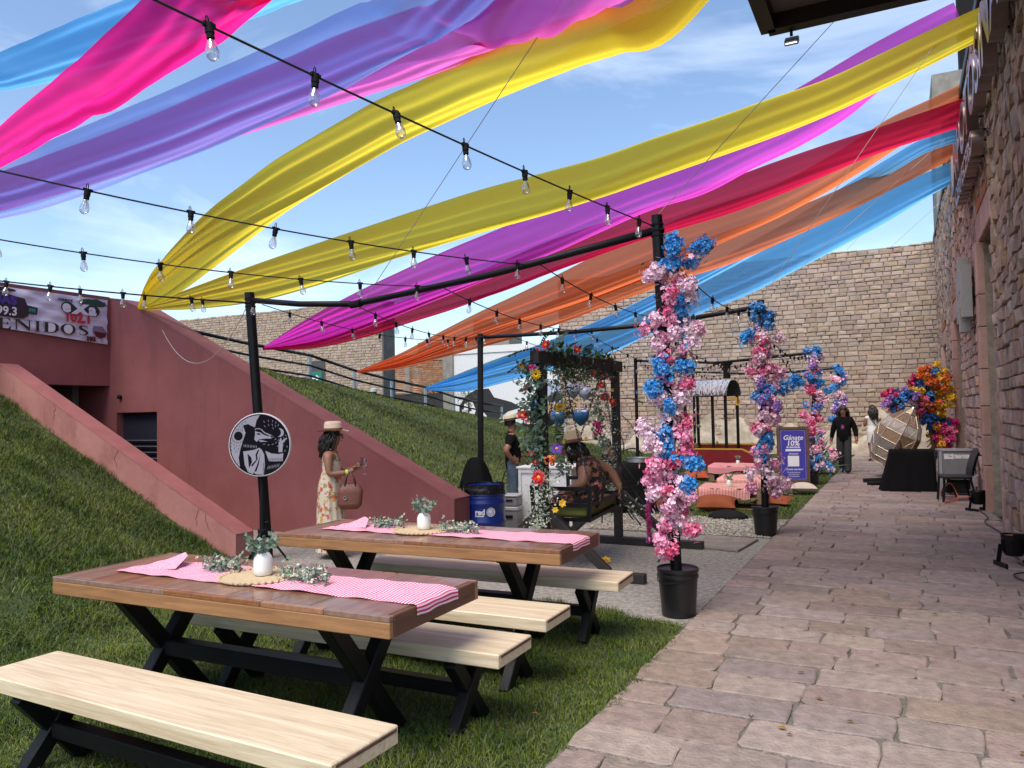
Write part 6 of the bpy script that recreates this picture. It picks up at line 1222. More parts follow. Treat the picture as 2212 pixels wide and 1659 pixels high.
# --- man in black
TEE = mat('black_cotton', (.009,.009,.010), .95, var=.2, spec=.1); JEAN = mat('blue_denim', (.045,.075,.115), .9, col2=(.10,.14,.19), vscale=9, bump=.3, bscale=80); SHOEK = mat('dark_shoe', (.02,.018,.016), .6)
pose = {'belly': (0,.04,1.0), 'chest': (0,.0,1.17), 'shr': (.185,-.01,1.275), 'elr': (.27,-.14,1.06), 'wrr': (.20,-.03,.91), 'har': (.16,.03,.87), 'shl': (-.185,0,1.275), 'ell': (-.23,.03,1.04), 'wrl': (-.2,.2,.95), 'hal': (-.18,.26,.94)}
zone = lambda s, t, c: 1 if s in ('belly>chest','chest>neckb','chest>shl','chest>shr') and c.z < 1.325 or (s in ('shl>ell','shr>elr') and t < .62) or s == 'pelvis>belly' else (2 if s in ('pelvis>hil','pelvis>hir','hil>knl','hir>knr','knl>anl','knr>anr') else (3 if '>to' in s else 0))
t, mb, J = person('man in black t-shirt, jeans and panama hat, hand on hip', (-5.62,11.0,0), YAW-R(80), pose, zone, None, {'belly': (.155,.145), 'chest': (.17,.125), 'pelvis': (.155,.13), 'sh': .075, 'el': .052, 'wr': .036, 'hi': .10, 'kn': .075, 'an': .06}, .96)
finish(t, mb, [SKIN, TEE, JEAN, SHOEK], J, (.1,1,-.05), 'short', {'m': HATC, 'band': HATK, 'tilt': .10, 'brim': .175, 'h': .10}, True, .03)
# --- woman on the swing (back three-quarter view, facing left)
FLB = ramp_mat('dark_floral', [(0,(.010,.010,.014)),(.55,(.010,.010,.014)),(.56,(.30,.08,.05)),(.66,(.42,.20,.20)),(.72,(.012,.012,.016)),(.86,(.10,.13,.05)),(.90,(.34,.14,.06)),(.95,(.012,.012,.016))], 34, .85, 'vor')
z0 = .66-.0
pose = {'pelvis': (0,0,.70), 'belly': (0,.03,.82), 'chest': (0,.09,.96), 'neckb': (0,.165,1.06), 'neck': (0,.195,1.095), 'jaw': (0,.245,1.12), 'head': (0,.25,1.19), 'crown': (0,.245,1.255),
  'shr': (.19,.07,1.04), 'elr': (.27,-.14,.92), 'wrr': (.25,-.22,.78), 'har': (.24,-.23,.72), 'shl': (-.19,.08,1.04), 'ell': (-.25,.10,.85), 'wrl': (-.2,.26,.78), 'hal': (-.17,.30,.76),
  'hil': (-.10,.03,.68), 'hir': (.10,.03,.68), 'knl': (-.12,.43,.66), 'knr': (.12,.43,.66), 'anl': (-.12,.44,.25), 'anr': (.12,.40,.25), 'tol': (-.13,.56,.20), 'tor': (.13,.52,.20)}
zone = lambda s, t, c: 1 if s in ('pelvis>belly','belly>chest','chest>shl','chest>shr','pelvis>hil','pelvis>hir','hil>knl','hir>knr') or (s == 'chest>neckb' and t < .9) or (s in ('shl>ell','shr>elr') and t < .18) else (2 if '>to' in s else 0)
t, mb, J = person('woman in a dark floral dress and straw hat sitting on the swing', (-2.93,7.69,0), YAW+R(78), pose, zone, None, {'belly': (.19,.16), 'chest': (.185,.145), 'pelvis': (.205,.165), 'sh': .085, 'el': .064, 'wr': .038, 'hi': .12, 'kn': .08}, 1.02)
finish(t, mb, [SKIN, FLB, SHOE], J, (.15,1,-.35), 'mid', {'m': TANF, 'band': HATB, 'tilt': -.16, 'brim': .225, 'h': .12}, False, .16, 0, ('r', WRIST))
# --- woman in black walking towards the camera
TROU = mat('charcoal_trousers', (.030,.033,.034), .9, var=.25, stretch=(8,8,1))
pose = {'shr': (.175,0,1.27), 'elr': (.25,-.02,1.03), 'wrr': (.30,-.06,.82), 'har': (.31,-.04,.75), 'shl': (-.175,0,1.27), 'ell': (-.25,-.02,1.04), 'wrl': (-.29,.06,.83), 'hal': (-.29,.09,.76), 'knl': (-.09,.10,.47), 'anl': (-.09,.13,.09), 'tol': (-.10,.27,.05), 'knr': (.09,.0,.46), 'anr': (.09,-.16,.11), 'tor': (.10,-.04,.03)}
zone = lambda s, t, c: 1 if s in ('pelvis>belly','belly>chest','chest>neckb','chest>shl','chest>shr','shl>ell','shr>elr') and c.z < 1.345 or (s in ('ell>wrl','elr>wrr') and t < .85) else (2 if s in ('pelvis>hil','pelvis>hir','hil>knl','hir>knr','knl>anl','knr>anr') else (3 if '>to' in s else 0))
t, mb, J = person('woman in a black hoodie and wide dark trousers walking up the path', (-1.30,20.3,.015), R(172), pose, zone, None, {'belly': (.165,.13), 'chest': (.175,.13), 'pelvis': (.165,.125), 'sh': .08, 'el': .068, 'wr': .045, 'hi': .10, 'kn': .085, 'an': .088}, 1.01)
bd = finish(t, mb, [SKIN, TEE, TROU, SHOEK], J, (0,1,0), 'long', None, False, .26)
q = MB(); q.box((.0,.128,1.10), (.085,.006,.12)); pr_ = obj('chest_print', q, mat('print_navy', srgb(34,34,74), .7), t); q = MB(); q.prism([(-.03,-.03),(.03,-.03),(0,.05)], .002, (0,.134,1.11), (-1,0,0), (0,0,1)); obj('print_motif', q, mat('print_coral', srgb(214,70,84), .7), pr_)
q = MB(); q.grid(lambda a, k: ((.09+.03*k)*math.cos(a*6.2832), -.03+(.075+.03*k)*math.sin(a*6.2832), 1.36-.07*k), 24, 4); obj('hood', q, TEE, t, smooth=True)
# --- woman in white walking away
WDR = mat('white_dress', (.72,.70,.66), .85, var=.08, bump=.2)
pose = {'shr': (.165,0,1.27), 'elr': (.21,.02,1.03), 'wrr': (.16,.20,1.05), 'har': (.12,.24,1.09), 'shl': (-.165,0,1.27), 'ell': (-.22,.03,1.03), 'wrl': (-.17,.2,1.02), 'hal': (-.13,.24,1.05), 'knl': (-.085,.05,.46), 'anl': (-.07,-.05,.09), 'knr': (.085,.0,.46), 'anr': (.06,.06,.085)}
zone = lambda s, t, c: 1 if s in ('pelvis>belly','belly>chest','chest>shl','chest>shr','pelvis>hil','pelvis>hir') or (s == 'chest>neckb') or (s in ('hil>knl','hir>knr') and t < .3) else (2 if '>to' in s else 0)
t, mb, J = person('woman in a white sleeveless dress seen from behind by the wicker sculpture', (-.80,24.7,.015), R(12), pose, zone, None, {}, 1.02)
finish(t, mb, [SKIN, WDR, mat('brown_boot', (.09,.03,.02), .5)], J, (-.2,1,0), 'long', None, False, .30)
skirt('dress', t, [(0,.155,.115,1.22,.0),(.3,.14,.115,1.02,.01),(.6,.172,.145,.84,0),(1,.158,.14,.54,.01)], WDR, .003)
q = MB(); q.tube([(-.15,-.02,1.31),(-.05,-.125,1.18),(.08,-.14,1.0),(.17,-.08,.86)], .008, 5); obj('bag_strap', q, BLACKM, t)
# --- person seated behind the black table, mostly hidden
pose = {'pelvis': (0,0,.46), 'belly': (0,-.03,.6), 'chest': (0,-.06,.78), 'neckb': (0,-.05,.92), 'neck': (0,-.03,.97), 'jaw': (0,0,1.02), 'head': (0,-.01,1.09), 'crown': (0,-.01,1.15), 'shr': (.17,-.05,.88), 'elr': (.26,.10,.74), 'wrr': (.20,.32,.78), 'har': (.18,.39,.79), 'shl': (-.17,-.05,.88), 'ell': (-.25,.05,.68), 'wrl': (-.15,.25,.62), 'hal': (-.1,.3,.62), 'hil': (-.09,.03,.44), 'hir': (.09,.03,.44), 'knl': (-.12,.42,.47), 'knr': (.12,.42,.47), 'anl': (-.12,.40,.09), 'anr': (.12,.38,.09), 'tol': (-.12,.54,.03), 'tor': (.12,.52,.03)}
zone = lambda s, t, c: 1 if s in ('pelvis>belly','belly>chest','chest>neckb','chest>shl','chest>shr') or (s in ('shl>ell','shr>elr')) else (2 if s in ('pelvis>hil','pelvis>hir','hil>knl','hir>knr','knl>anl','knr>anr') else (3 if '>to' in s else 0))
t, mb, J = person('seated person in jeans mostly hidden behind the swing and black table', (-4.35,12.0,0), YAW-R(95), pose, zone, None, {}, .95)
finish(t, mb, [SKIN, TEE, JEAN, SHOEK], J, (0,1,0), 'short', None, False, .05)
# ================================================================== upper terrace: railing, murals, bollards
RX = -19.5
rl = thing('railing', 'black and grey pipe railing descending along the top of the mound', 'railing', (RX,0,0))
RY = [10.5,13.2,16.0,19.0,21.9,24.5,27.0,29.6,32.1,34.6,37.1]
def rz_(y): return ridge_h(y)
for i, y in enumerate(RY):
    mb = MB(); mb.bbox((-.04, y-.06, rz_(y)), (.04, y+.06, rz_(y)+.97)); obj('post', mb, STEEL, rl)
for h in (.22, .60, .98):
    for a, b in zip(RY, RY[1:]):
        mb = MB(); mb.tube([(0.03, a+.002, rz_(a)+h), (0.03, b-.002, rz_(b)+h)], .055 if h > .9 else .040, 8); obj('rail', mb, BLACK, rl, smooth=True)
mb = MB()
for a, b in zip(RY, RY[1:]):
    mb.add([(-.12,a,rz_(a)-.4),(.14,a,rz_(a)-.4),(.14,a,rz_(a)+.10),(-.12,a,rz_(a)+.10),(-.12,b,rz_(b)-.4),(.14,b,rz_(b)-.4),(.14,b,rz_(b)+.10),(-.12,b,rz_(b)+.10)], [(1,5,6,2),(2,6,7,3),(0,3,7,4)])
kb = obj('terrace_kerb', mb, mat('dark_concrete', (.13,.12,.11), .9, var=.4, vscale=2), None, kind='structure')
kb.location = (RX,0,0)
bk = thing('mural_building', 'low building behind the railing painted with black and white murals', 'building', (0,45,0))
mb = MB(); mb.bbox((-37,0,0), (-28.1,.3,3.1)); obj('dark_wall', mb, mat('mural_charcoal', (.035,.037,.04), .8, var=.3), bk)
BRW = mat('red_brick_far', (.36,.17,.085), .9, rand=.2, var=.2); q = random.Random(3); mb = MB()
z = 3.1
while z < 5.4:
    x = -37+q.uniform(0,.3)
    while x < -28.2:
        mb.bbox((x, -.01+q.uniform(-.02,.0), z+.01), (min(x+.42,-28.15), .25, z+.135)); x += .44
    z += .15
obj('brickwork', mb, BRW, bk, kind='stuff')
mb = MB(); mb.bbox((-37,-.05,5.4), (-28.1,.35,5.85)); obj('ring_beam', mb, CONCL, bk); mb = MB(); mb.bbox((-31.3,-.06,3.1), (-30.9,.3,5.4)); obj('column', mb, CONCL, bk)
mb = MB(); mb.bbox((-28.1,-.15,0), (-27.3,.5,6.6)); obj('column', mb, CONCL, bk)
mb = MB(); mb.bbox((-27.3,0,0), (-18.5,.3,6.1)); obj('white_wall', mb, mat('white_brick', (.72,.73,.75), .8, var=.12, vscale=9, bump=.6, bscale=9), bk)
mb = MB(); mb.bbox((-27.3,-.06,5.7), (-18.5,.36,6.15)); obj('white_coping', mb, WHITE, bk)
def wallp(nm, pts, m, y=-.02): 
    mb_ = bmesh.new(); mb_.faces.new([mb_.verts.new((a, y, b)) for a, b in pts]); mb_.normal_update(); bmesh.ops.triangulate(mb_, faces=mb_.faces[:]); me = bpy.data.meshes.new(nm); mb_.to_mesh(me); mb_.free(); me.materials.append(m); return link(nm, me, bk)
INKM = mat('mural_black', (.02,.02,.022), .7); MWHITE = mat('mural_white', (.70,.71,.73), .7); MRED = mat('mural_red', (.42,.05,.06), .7); MGRN = mat('mural_green', (.20,.40,.28), .7)
wallp('painted_hat', [(-26.9,2.2),(-26.3,2.9),(-25.6,3.25),(-24.6,3.3),(-24.2,2.7),(-22.9,2.35),(-22.2,2.0),(-23.2,1.75),(-24.0,1.2),(-24.4,.6),(-25.9,.5),(-26.9,.6)], INKM)
wallp('painted_face', [(-26.5,2.3),(-25.9,2.5),(-25.6,1.9),(-25.8,1.3),(-25.5,.7),(-26.2,.5),(-26.6,1.2)], MWHITE, -.03); wallp('painted_hair', [(-25.2,1.9),(-24.8,1.5),(-24.6,.9),(-25.0,.4),(-25.4,.8),(-25.2,1.2),(-25.5,1.5)], MWHITE, -.03); wallp('painted_eye', [(-26.3,1.9),(-26.0,2.0),(-25.9,1.85),(-26.1,1.8)], INKM, -.04)
wallp('painted_flag', [(-22.6,.3),(-21.3,2.0),(-20.9,2.0),(-20.9,.3)], MRED, -.03)
wallp('painted_panel', [(-20.9,.3),(-20.9,3.6),(-19.2,3.6),(-19.2,.3)], mat('mural_blue', (.36,.42,.55), .7), -.03)
q = random.Random(8)
for k in range(14):
    x, z = q.uniform(-20.7,-19.5), q.uniform(.6,3.3); wallp('painted_figure', [(x+.3*math.cos(a)*q.uniform(.4,1), z+.3*math.sin(a)*q.uniform(.4,1)) for a in [6.28*j/9 for j in range(9)]], INKM, -.04-.002*k)
wallp('painted_creature', [(-32.2,1.7+.0),(-31.6,2.2),(-31.1,1.9),(-31.2,1.2),(-32.0,1.1)], MGRN, -.03); wallp('painted_shell', [(-29.9,.9),(-29.6,1.5),(-29.0,1.6),(-28.6,1.2),(-28.7,.7),(-29.1,.7),(-29.2,1.1),(-29.5,1.0)], mat('mural_tan', (.42,.28,.22), .7), -.03)
for k, (x, y) in enumerate(((-20.6,27.2), (-20.6,35.0))):
    t = thing('bollard_light', ['grey bollard lamp behind the railing, left one', 'grey bollard lamp behind the railing, right one'][k], 'bollard', (x, y, ridge_h(y)), 0, 'bollard lamps on the terrace')
    mb = MB(); mb.lathe([(.14,0),(.14,.42),(.12,.44),(.12,.52),(.15,.53),(.15,.66),(.02,.70)], n=16); obj('lamp_body', mb, mat('bollard_grey', (.48,.48,.47), .5), t, ang=40); mb = MB(); mb.lathe([(.125,.445),(.125,.515)], n=16, cap=False); obj('dark_ring', mb, BLACKM, t)
fn_ = thing('white_fence', 'white lattice fence beyond the end of the railing', 'fence', (-17.5,39,.9))
for k in range(12):
    mb = MB(); mb.bbox((-2+k*.36,-.02,0), (-1.9+k*.36,.02,.95)); obj('slat', mb, WHITE, fn_)
mb = MB()
for z in (.1,.35,.6,.85): mb.bbox((-2,-.035,z), (2.1,-.021,z+.06))
obj('cross_slats', mb, WHITE, fn_)
for k, (x, y, s) in enumerate(((-21.6,33.5,1.0), (-21.2,36.4,1.1))):
    t = thing('young_tree', ['spindly young tree behind the railing, left one', 'spindly young tree behind the railing near its end'][k], 'tree', (x, y, ridge_h(y)), 0, 'young trees on the terrace'); r = random.Random(k); tr = MB(); tr.tube([(0,0,0),(.03,.02,.9*s),(.0,.05,1.8*s)], [.05,.04,.02], 7)
    lf = MB()
    for j in range(10):
        a = V((0,0,r.uniform(.7,1.6)*s)); e = a+V((r.gauss(0,.5), r.gauss(0,.5), r.uniform(.1,.5))); tr.tube([a,(a+e)/2+V((0,0,.06)),e], .012, 5)
        for i in range(26): leafy(lf, a.lerp(e, r.uniform(.4,1.1))+V((r.gauss(0,.1), r.gauss(0,.1), r.gauss(0,.1))), rdir(r), r.uniform(.09,.17), 0, .35, r.uniform(0,3))
    obj('trunk', tr, BARK, t); obj('crown', lf, GREEN, t)
bd_ = thing('rooftop_block', 'distant grey rooftop blocks above the orange streamer', 'building', (-38,70,0)); mb = MB(); mb.bbox((-2,0,0), (2.2,3,11.5)); obj('tower', mb, CONCL, bd_)
for k in range(5): mb = MB(); mb.bbox((-1.5+k*.75,-.06,9.6), (-1.1+k*.75,-.01,11)); obj('window', mb, mat('far_glass', (.12,.15,.18), .2), bd_)
mb = MB(); mb.bbox((-9,0,0), (-5,3,9.5)); obj('lower_block', mb, CONCL, bd_)

# ================================================================== train-shaped stall and pallet tables
REDL = mat('train_red', (.26,.012,.016), .45, var=.25); YELP = mat('train_yellow', (.62,.36,.02), .5)
tn = thing('play_train', 'red and yellow wooden train stall under a silver thatch canopy', 'stall', (-4.65,22.2,0), R(-4))
mb = MB(); mb.bbox((-1.05,-.75,0), (.78,-.70,.50)); mb.bbox((-1.05,.55,.0), (.9,.6,.58)); mb.bbox((-1.05,-.70,0), (-1.0,.55,.5)); obj('body_panel', mb, REDL, tn)
mb = MB(); mb.prism([(.78,0),(1.35,0),(1.35,.24),(.78,.50)], .05, (0,-.70,0), (1,0,0), (0,0,1)); obj('front_panel', mb, REDL, tn)
mb = MB(); mb.bar((-1.06,-.73,.52), (.78,-.73,.52), .05, .04); mb.bar((.78,-.73,.52), (1.36,-.73,.25), .05, .04); mb.bar((-1.06,.58,.60), (.9,.58,.60), .04); mb.bar((-.25,.5,.6), (-.25,.5,.68), .05); obj('trim', mb, YELP, tn)
for x, y in ((-.80,-.66),(-.02,-.66),(.34,-.66),(-.80,.5),(.36,.5)):
    mb = MB(); mb.bar((x,y,0), (x,y,2.0), .07); obj('post', mb, BLACK, tn)
def arch(a, k, r=1): 
    th = math.pi*(.02+.96*k); return (lerp(-.90,.44,a), -.12-.74*math.cos(th)*r, 1.93+.50*math.sin(th)**.8*r)
mb = MB(); mb.grid(lambda a, k: arch(a, k), 10, 16); rf_ = obj('canopy', mb, mat('canopy_lining', (.10,.10,.105), .8), tn, smooth=True)
THA = mat('silver_raffia', (.56,.58,.60), .5, rand=.35); r = random.Random(2); mb = MB()
for k in range(1500):
    a, kk = r.random(), r.random()*.94; p = V(arch(a, kk, 1.012)); p2 = V(arch(min(1, max(0, a+r.gauss(0,.05))), min(1, kk+r.uniform(.08,.16)), 1.02+r.random()*.02)); m_ = p.lerp(p2, .5)+V((0,0,.012)); w = V((.008,0,0)); mb.add([p-w, p+w, m_+w, m_-w, p2+w*.4, p2-w*.4], [(0,1,2,3),(3,2,4,5)])
obj('raffia', mb, THA, rf_, kind='stuff')
mb = MB(); mb.lathe([(.10,0),(.10,.35),(.16,.40),(.16,.46)], (.25,-.1,2.48), 14); obj('chimney', mb, BLACKM, tn)
letters('stall_lettering', 'TL', .30, YELP, tn, frame_mtx((.46,-.80,1.72), (1,0,0), (0,0,1)), .01, .01)
PALW = mat('pallet_wood', (.24,.165,.085), .85, col2=(.15,.10,.055), vscale=5, stretch=(1,8,8), rand=.25, bump=.4)
GINS = stripe_mat('picnic_stripe', srgb(186,60,70), srgb(224,190,180), 34, 0); GINS2 = stripe_mat('picnic_pink', srgb(206,120,128), srgb(222,160,160), 60, 0)
def pallet(lab, c, rz, ln, wd, clothm, x0, x1, h=.34, drop=.16):
    t = thing('pallet_table', lab+' low pallet table', 'table', (c[0], c[1], 0), rz, 'low tables made of pallets')
    for lvl in (0, h/2):
        for s in (-1, 0, 1):
            for e in (-1, 0, 1):
                mb = MB(); mb.bbox((e*(ln/2-.06)-.06, s*(wd/2-.05)-.05, lvl+.018), (e*(ln/2-.06)+.06, s*(wd/2-.05)+.05, lvl+h/2-.022)); obj('block', mb, PALW, t)
            mb = MB(); mb.bbox((-ln/2, s*(wd/2-.05)-.05, lvl), (ln/2, s*(wd/2-.05)+.05, lvl+.017)); obj('runner_board', mb, PALW, t)
        n = 7
        for k in range(n):
            mb = MB(); x = lerp(-ln/2, ln/2-.1, k/(n-1)); mb.bbox((x, -wd/2, lvl+h/2-.021), (x+.1, wd/2, lvl+h/2)); obj('deck_board', mb, PALW, t)
    r = random.Random(int(abs(c[0])*100))
    def fn(u, v):
        x, y = lerp(x0, x1, u), lerp(-wd/2-drop, wd/2+.1, v); z = h+.006+.004*math.sin(u*17)
        if y < -wd/2-.01: z -= (-wd/2-.01-y)*(1.0+.25*math.sin(u*9)); y = -wd/2-.015-.02*math.sin(u*14)
        if x > ln/2+.01: z -= (x-ln/2-.01); x = ln/2+.015
        if x < -ln/2-.01: z -= (-ln/2-.01-x); x = -ln/2-.015
        return (x, y, z)
    mb = MB(); mb.grid(fn, 40, 24); o = obj('picnic_cloth', mb, clothm, smooth=True, loc=(c[0], c[1], 0), rot=(0,0,rz)); tag(o, lab+' striped cloth on a low pallet table', 'tablecloth', 'cloths on the pallet tables')
    T = ((c[0], c[1]), rz); placemat2 = centrepiece('small white vase on the '+lab.lower()+' pallet table', T, -.05, .0, 60+int(c[1]), h-.005, .85)
    mb = MB(); mb.lathe([(.001,.004),(.16,.004),(.165,0)], n=24, cap=False); o = obj('placemat', mb, STRAW, loc=(c[0]-.03, c[1], h+.009)); tag(o, 'pale placemat on the '+lab.lower()+' pallet table', 'placemat', 'placemats on pallet tables')
pallet('Nearest', (-2.55,12.95), R(6), 1.05, .75, GINS, -.50, .30)
pallet('Middle', (-2.55,14.75), R(4), 1.12, .8, GINS, -.58, .22)
pallet('Furthest', (-3.35,18.0), R(5), 1.3, .85, GINS2, -.70, .70)
def pillow(lab, c, rz, sx, sy, m, h=.11, tilt=0):
    mb = MB()
    for s in (-1, 1):
        mb.grid(lambda u, v: (sx*(u-.5)*(1-.10*math.sin(math.pi*v)), sy*(v-.5)*(1-.10*math.sin(math.pi*u)), s*h*.5*(max(0, math.sin(math.pi*u)*math.sin(math.pi*v)))**.45), 14, 14)
    o = obj('cushion', mb, m, smooth=True, loc=(c[0], c[1], h*.5+.02), rot=(tilt,0,rz)); tag(o, lab, 'cushion', 'floor cushions on the lawn')
RUST = mat('rust_fabric', (.27,.062,.018), .85, var=.2, bump=.3); CREAM = mat('cream_fabric', (.52,.46,.38), .85, var=.1, bump=.3); ORG = mat('orange_fabric', (.42,.085,.025), .85, var=.2)
pillow('rust brown cushion leaning before the nearest pallet table', (-2.68,12.30), R(8), .62, .42, RUST, .24, R(16)); pillow('rust cushion behind the second flowered pole', (-1.95,13.35), R(-10), .55, .42, RUST, .14, R(10))
pillow('cream cushion right of the middle pallet table', (-1.72,15.3), R(12), .5, .4, CREAM, .20); pillow('cream cushion between the nearest and middle pallets', (-2.18,13.8), R(0), .5, .4, CREAM, .16); pillow('cream cushion left behind the nearest pallet', (-3.25,14.0), R(10), .5, .4, CREAM, .17)
pillow('orange cushion left of the furthest pallet', (-4.25,17.6), R(20), .55, .4, ORG, .2, R(15)); pillow('orange cushion before the furthest pallet', (-3.0,17.2), R(4), .55, .4, ORG, .16, R(18)); pillow('rust cushion beside the chair legs behind the swing', (-3.6,12.3), R(4), .6, .4, RUST, .12)
mb = MB(); mb.lathe([(.30,0),(.28,.05),(.2,.10),(.05,.13),(.001,.13)], n=14, sx=1, sy=.6); tag(obj('black_sack', mb, BLACKM, smooth=True, loc=(-2.35,11.55,.0)), 'black sack lying at the edge of the gravel', 'sack')
sp = thing('sapling', 'thin green sapling on the lawn left of the train stall', 'sapling', (-4.1,14.6,0)); mb = MB(); mb.tube([(0,0,0),(.02,.02,.5),(-.02,0,.95)], .012, 6); obj('stem', mb, BARK, sp); mb = MB(); r = random.Random(4)
for k in range(150): leafy(mb, V((r.gauss(0,.13), r.gauss(0,.13), r.uniform(.45,1.05))), rdir(r,.4), .07, 0, .4, r.uniform(0,3))
obj('foliage', mb, GREEN, sp)
# ---- poster board
pb = thing('poster_board', 'wooden sandwich board with a purple discount poster beside the path', 'sign board', (-2.05,16.75,0), R(14))
FRW = mat('oiled_wood', (.13,.075,.035), .6, col2=(.08,.045,.022), stretch=(8,8,1), vscale=4)
for s in (-1, 1):
    mb = MB(); mb.bbox((s*.285-.03,-.03,0), (s*.285+.03,.015,1.22)); obj('frame_stile', mb, FRW, pb, bev=.004); mb = MB(); mb.bar((s*.26,.03,1.15), (s*.26,.45,0), .04); obj('back_leg', mb, FRW, pb)
for z in (.10, 1.19): mb = MB(); mb.bbox((-.255,-.028,z-.03), (.255,.012,z+.03)); obj('frame_rail', mb, FRW, pb, bev=.004)
mb = MB(); mb.bbox((-.255,-.018,.13), (.255,.0,1.16)); po = obj('poster', mb, mat('poster_purple', srgb(62,56,158), .5), pb); PW = mat('poster_white', (.75,.75,.78), .5)
def ptext(tx, z, size, bold=0, shear=0, sx=1): return letters('poster_text', tx, size, PW, po, frame_mtx((0,-.0205,z), (1,0,0), (0,0,1)), 0, bold, shear, 1, 'CENTER', sx)
ptext('Gánate', .955, .135, .002, .25); ptext('10%', .835, .15, .004, .1); ptext('de descuento', .79, .05, .002, .1); ptext('¡Síguenos!', .655, .045, .001, .25); ptext('¡Tómate una foto!', .335, .052, .001, .25, .95); ptext('Compártela en', .275, .042); ptext('tus historias', .235, .042); ptext('y etiquétanos', .195, .042)
mb = MB(); mb.bbox((-.15,-.0215,.72), (.15,-.0195,.765)); mb.bbox((-.11,-.0215,.41), (.11,-.0195,.625)); obj('white_plate', mb, PW, po)
mb = MB()
for a, b in (((-.235,.15),(.235,.15)), ((-.235,1.14),(.235,1.14)), ((-.235,.15),(-.235,1.14)), ((.235,.15),(.235,1.14))): mb.bar((a[0],-.0205,a[1]), (b[0],-.0205,b[1]), .006, .002)
obj('border_line', mb, PW, po)
ag = thing('agave', 'spiky grey-green agave behind the poster board', 'agave', (-2.35,22.6,0)); r = random.Random(9)
for k in range(34):
    a = 2.4*k; el = .35+1.0*(k/34); L_ = r.uniform(.85,1.2); d = V((math.cos(a)*math.cos(el), math.sin(a)*math.cos(el), math.sin(el))); x = V((-math.sin(a), math.cos(a), 0)); n_ = d.cross(x)*-1; mb = MB(); N = 6
    P = [d*L_*i/N+V((0,0,.10))-V((0,0,.22*(1-math.sin(el))))*(i/N)**2 for i in range(N+1)]; Wd = [.05,.075,.08,.07,.05,.03,.002]
    mb.add([p+x*w for p, w in zip(P, Wd)]+[p-x*w for p, w in zip(P, Wd)]+[p-n_*w*.35 for p, w in zip(P, Wd)], [(i,i+1,15+i,14+i) for i in range(N)]+[(14+i,15+i,8+i,7+i) for i in range(N)]); obj('spike_leaf', mb, mat('agave_green', (.13,.19,.15), .6, rand=.2), ag)
t = copy_tree(ag); t.location = (-2.0,19.9,0); t.scale = (.9,.9,.8); t['label'] = 'spiky grey-green agave at the path edge by the walking woman'; t['group'] = ag['group'] = 'agave plants'

# ================================================================== things along the building wall
# flower tree
ft = thing('flower_tree', 'artificial tree of yellow, orange, blue and pink blossom beside the building', 'flower tree', (.55,19.9,0)); tr = MB(); tr.tube([(0,0,0),(.05,-.02,.7),(-.05,0,1.3),(-.2,0,1.9)], [.06,.055,.045,.03], 8); r = random.Random(12)
CL = [(.22,2.36,.26,26,['ye','bl']),(-.1,2.34,.22,20,['or','ye']),(.0,2.2,.26,22,['or']),(.28,2.12,.22,18,['ye','or']),(-.28,2.15,.2,14,['ma','db']),(-.05,1.98,.26,20,['db','bl']),(.3,1.85,.26,24,['ye']),(.38,1.68,.2,18,['ye']),(-.45,1.92,.2,16,['ye','li']),(-.75,1.78,.22,20,['db','bl']),(-.98,1.86,.16,10,['or','ma']),(-1.05,1.72,.14,8,['ma','li']),(-.82,1.6,.18,14,['db','or']),(-.55,1.74,.2,14,['li','db']),(-.3,1.66,.22,18,['or','hp']),(.0,1.7,.22,18,['or','db']),(.1,1.52,.22,16,['ye','hp']),(-.15,1.45,.2,14,['hp','or']),(.25,1.42,.2,14,['ye','or']),(-.05,1.25,.2,16,['db']),(.3,1.22,.22,18,['db','bl']),(.45,1.08,.2,14,['hp','ma']),(.1,1.05,.22,18,['ma','ye']),(.3,.92,.22,18,['hp','ma']),(.15,.78,.2,16,['or','ye']),(.35,.70,.2,16,['ma','hp']),(.12,.60,.18,12,['db','or']),(.3,.52,.16,10,['ma','hp'])]
sm = {k: pom_mesh('blossom_spray', PC[k], 200+i, 60, .07) for i, k in enumerate(PC)}
for (lx, z, rad, n, cols) in CL:
    c = RV*lx*.93+V((0,0,z))+FV*r.uniform(-.12,.12); tr.tube([V((-.1,0,min(z,1.6)*.85)), (V((-.1,0,z))+c)/2, c], .012, 5)
    for k in range(int(n*.66)):
        d = V((r.gauss(0,1), r.gauss(0,1), r.gauss(0,1))).normalized()*rad*r.random()**.4; s = r.uniform(.9,1.5); link('blossom_spray', sm[r.choice(cols)], ft, c+d, (r.uniform(0,6), r.uniform(0,6), r.uniform(0,6)), (s,)*3)
obj('trunk', tr, BARK, ft)
# faceted wicker lantern, tilted
wl = thing('wicker_lantern', 'large faceted wicker and mesh lantern sculpture leaning over behind the black table', 'sculpture', (0,0,0)); wl.matrix_world = Matrix.Translation((-.18,19.3,.86)) @ Matrix.Rotation(YAW*.3, 4, 'Z') @ Matrix.Rotation(R(28), 4, 'Y') @ Matrix.Rotation(R(8), 4, 'X')
N = 8; rings = [(.16,.66),(.36,.44),(.46,.20),(.47,-.04),(.43,-.26),(.36,-.46),(.28,-.60)]
def rp(i, k): a = 2*math.pi*k/N; return V((rings[i][0]*math.cos(a), rings[i][0]*math.sin(a), rings[i][1]))
def mesh_cloth(name, col, a):
    m = bpy.data.materials.new(name); m.use_nodes = True; n = m.node_tree.nodes; l = m.node_tree.links.new; b = n['Principled BSDF']; b.inputs['Base Color'].default_value = (*col, 1); b.inputs['Roughness'].default_value = .8
    p = n.new('ShaderNodeBsdfTransparent'); q_ = n.new('ShaderNodeMixShader'); q_.inputs[0].default_value = a; l(p.outputs[0], q_.inputs[1]); l(b.outputs[0], q_.inputs[2]); l(q_.outputs[0], n['Material Output'].inputs[0]); return m
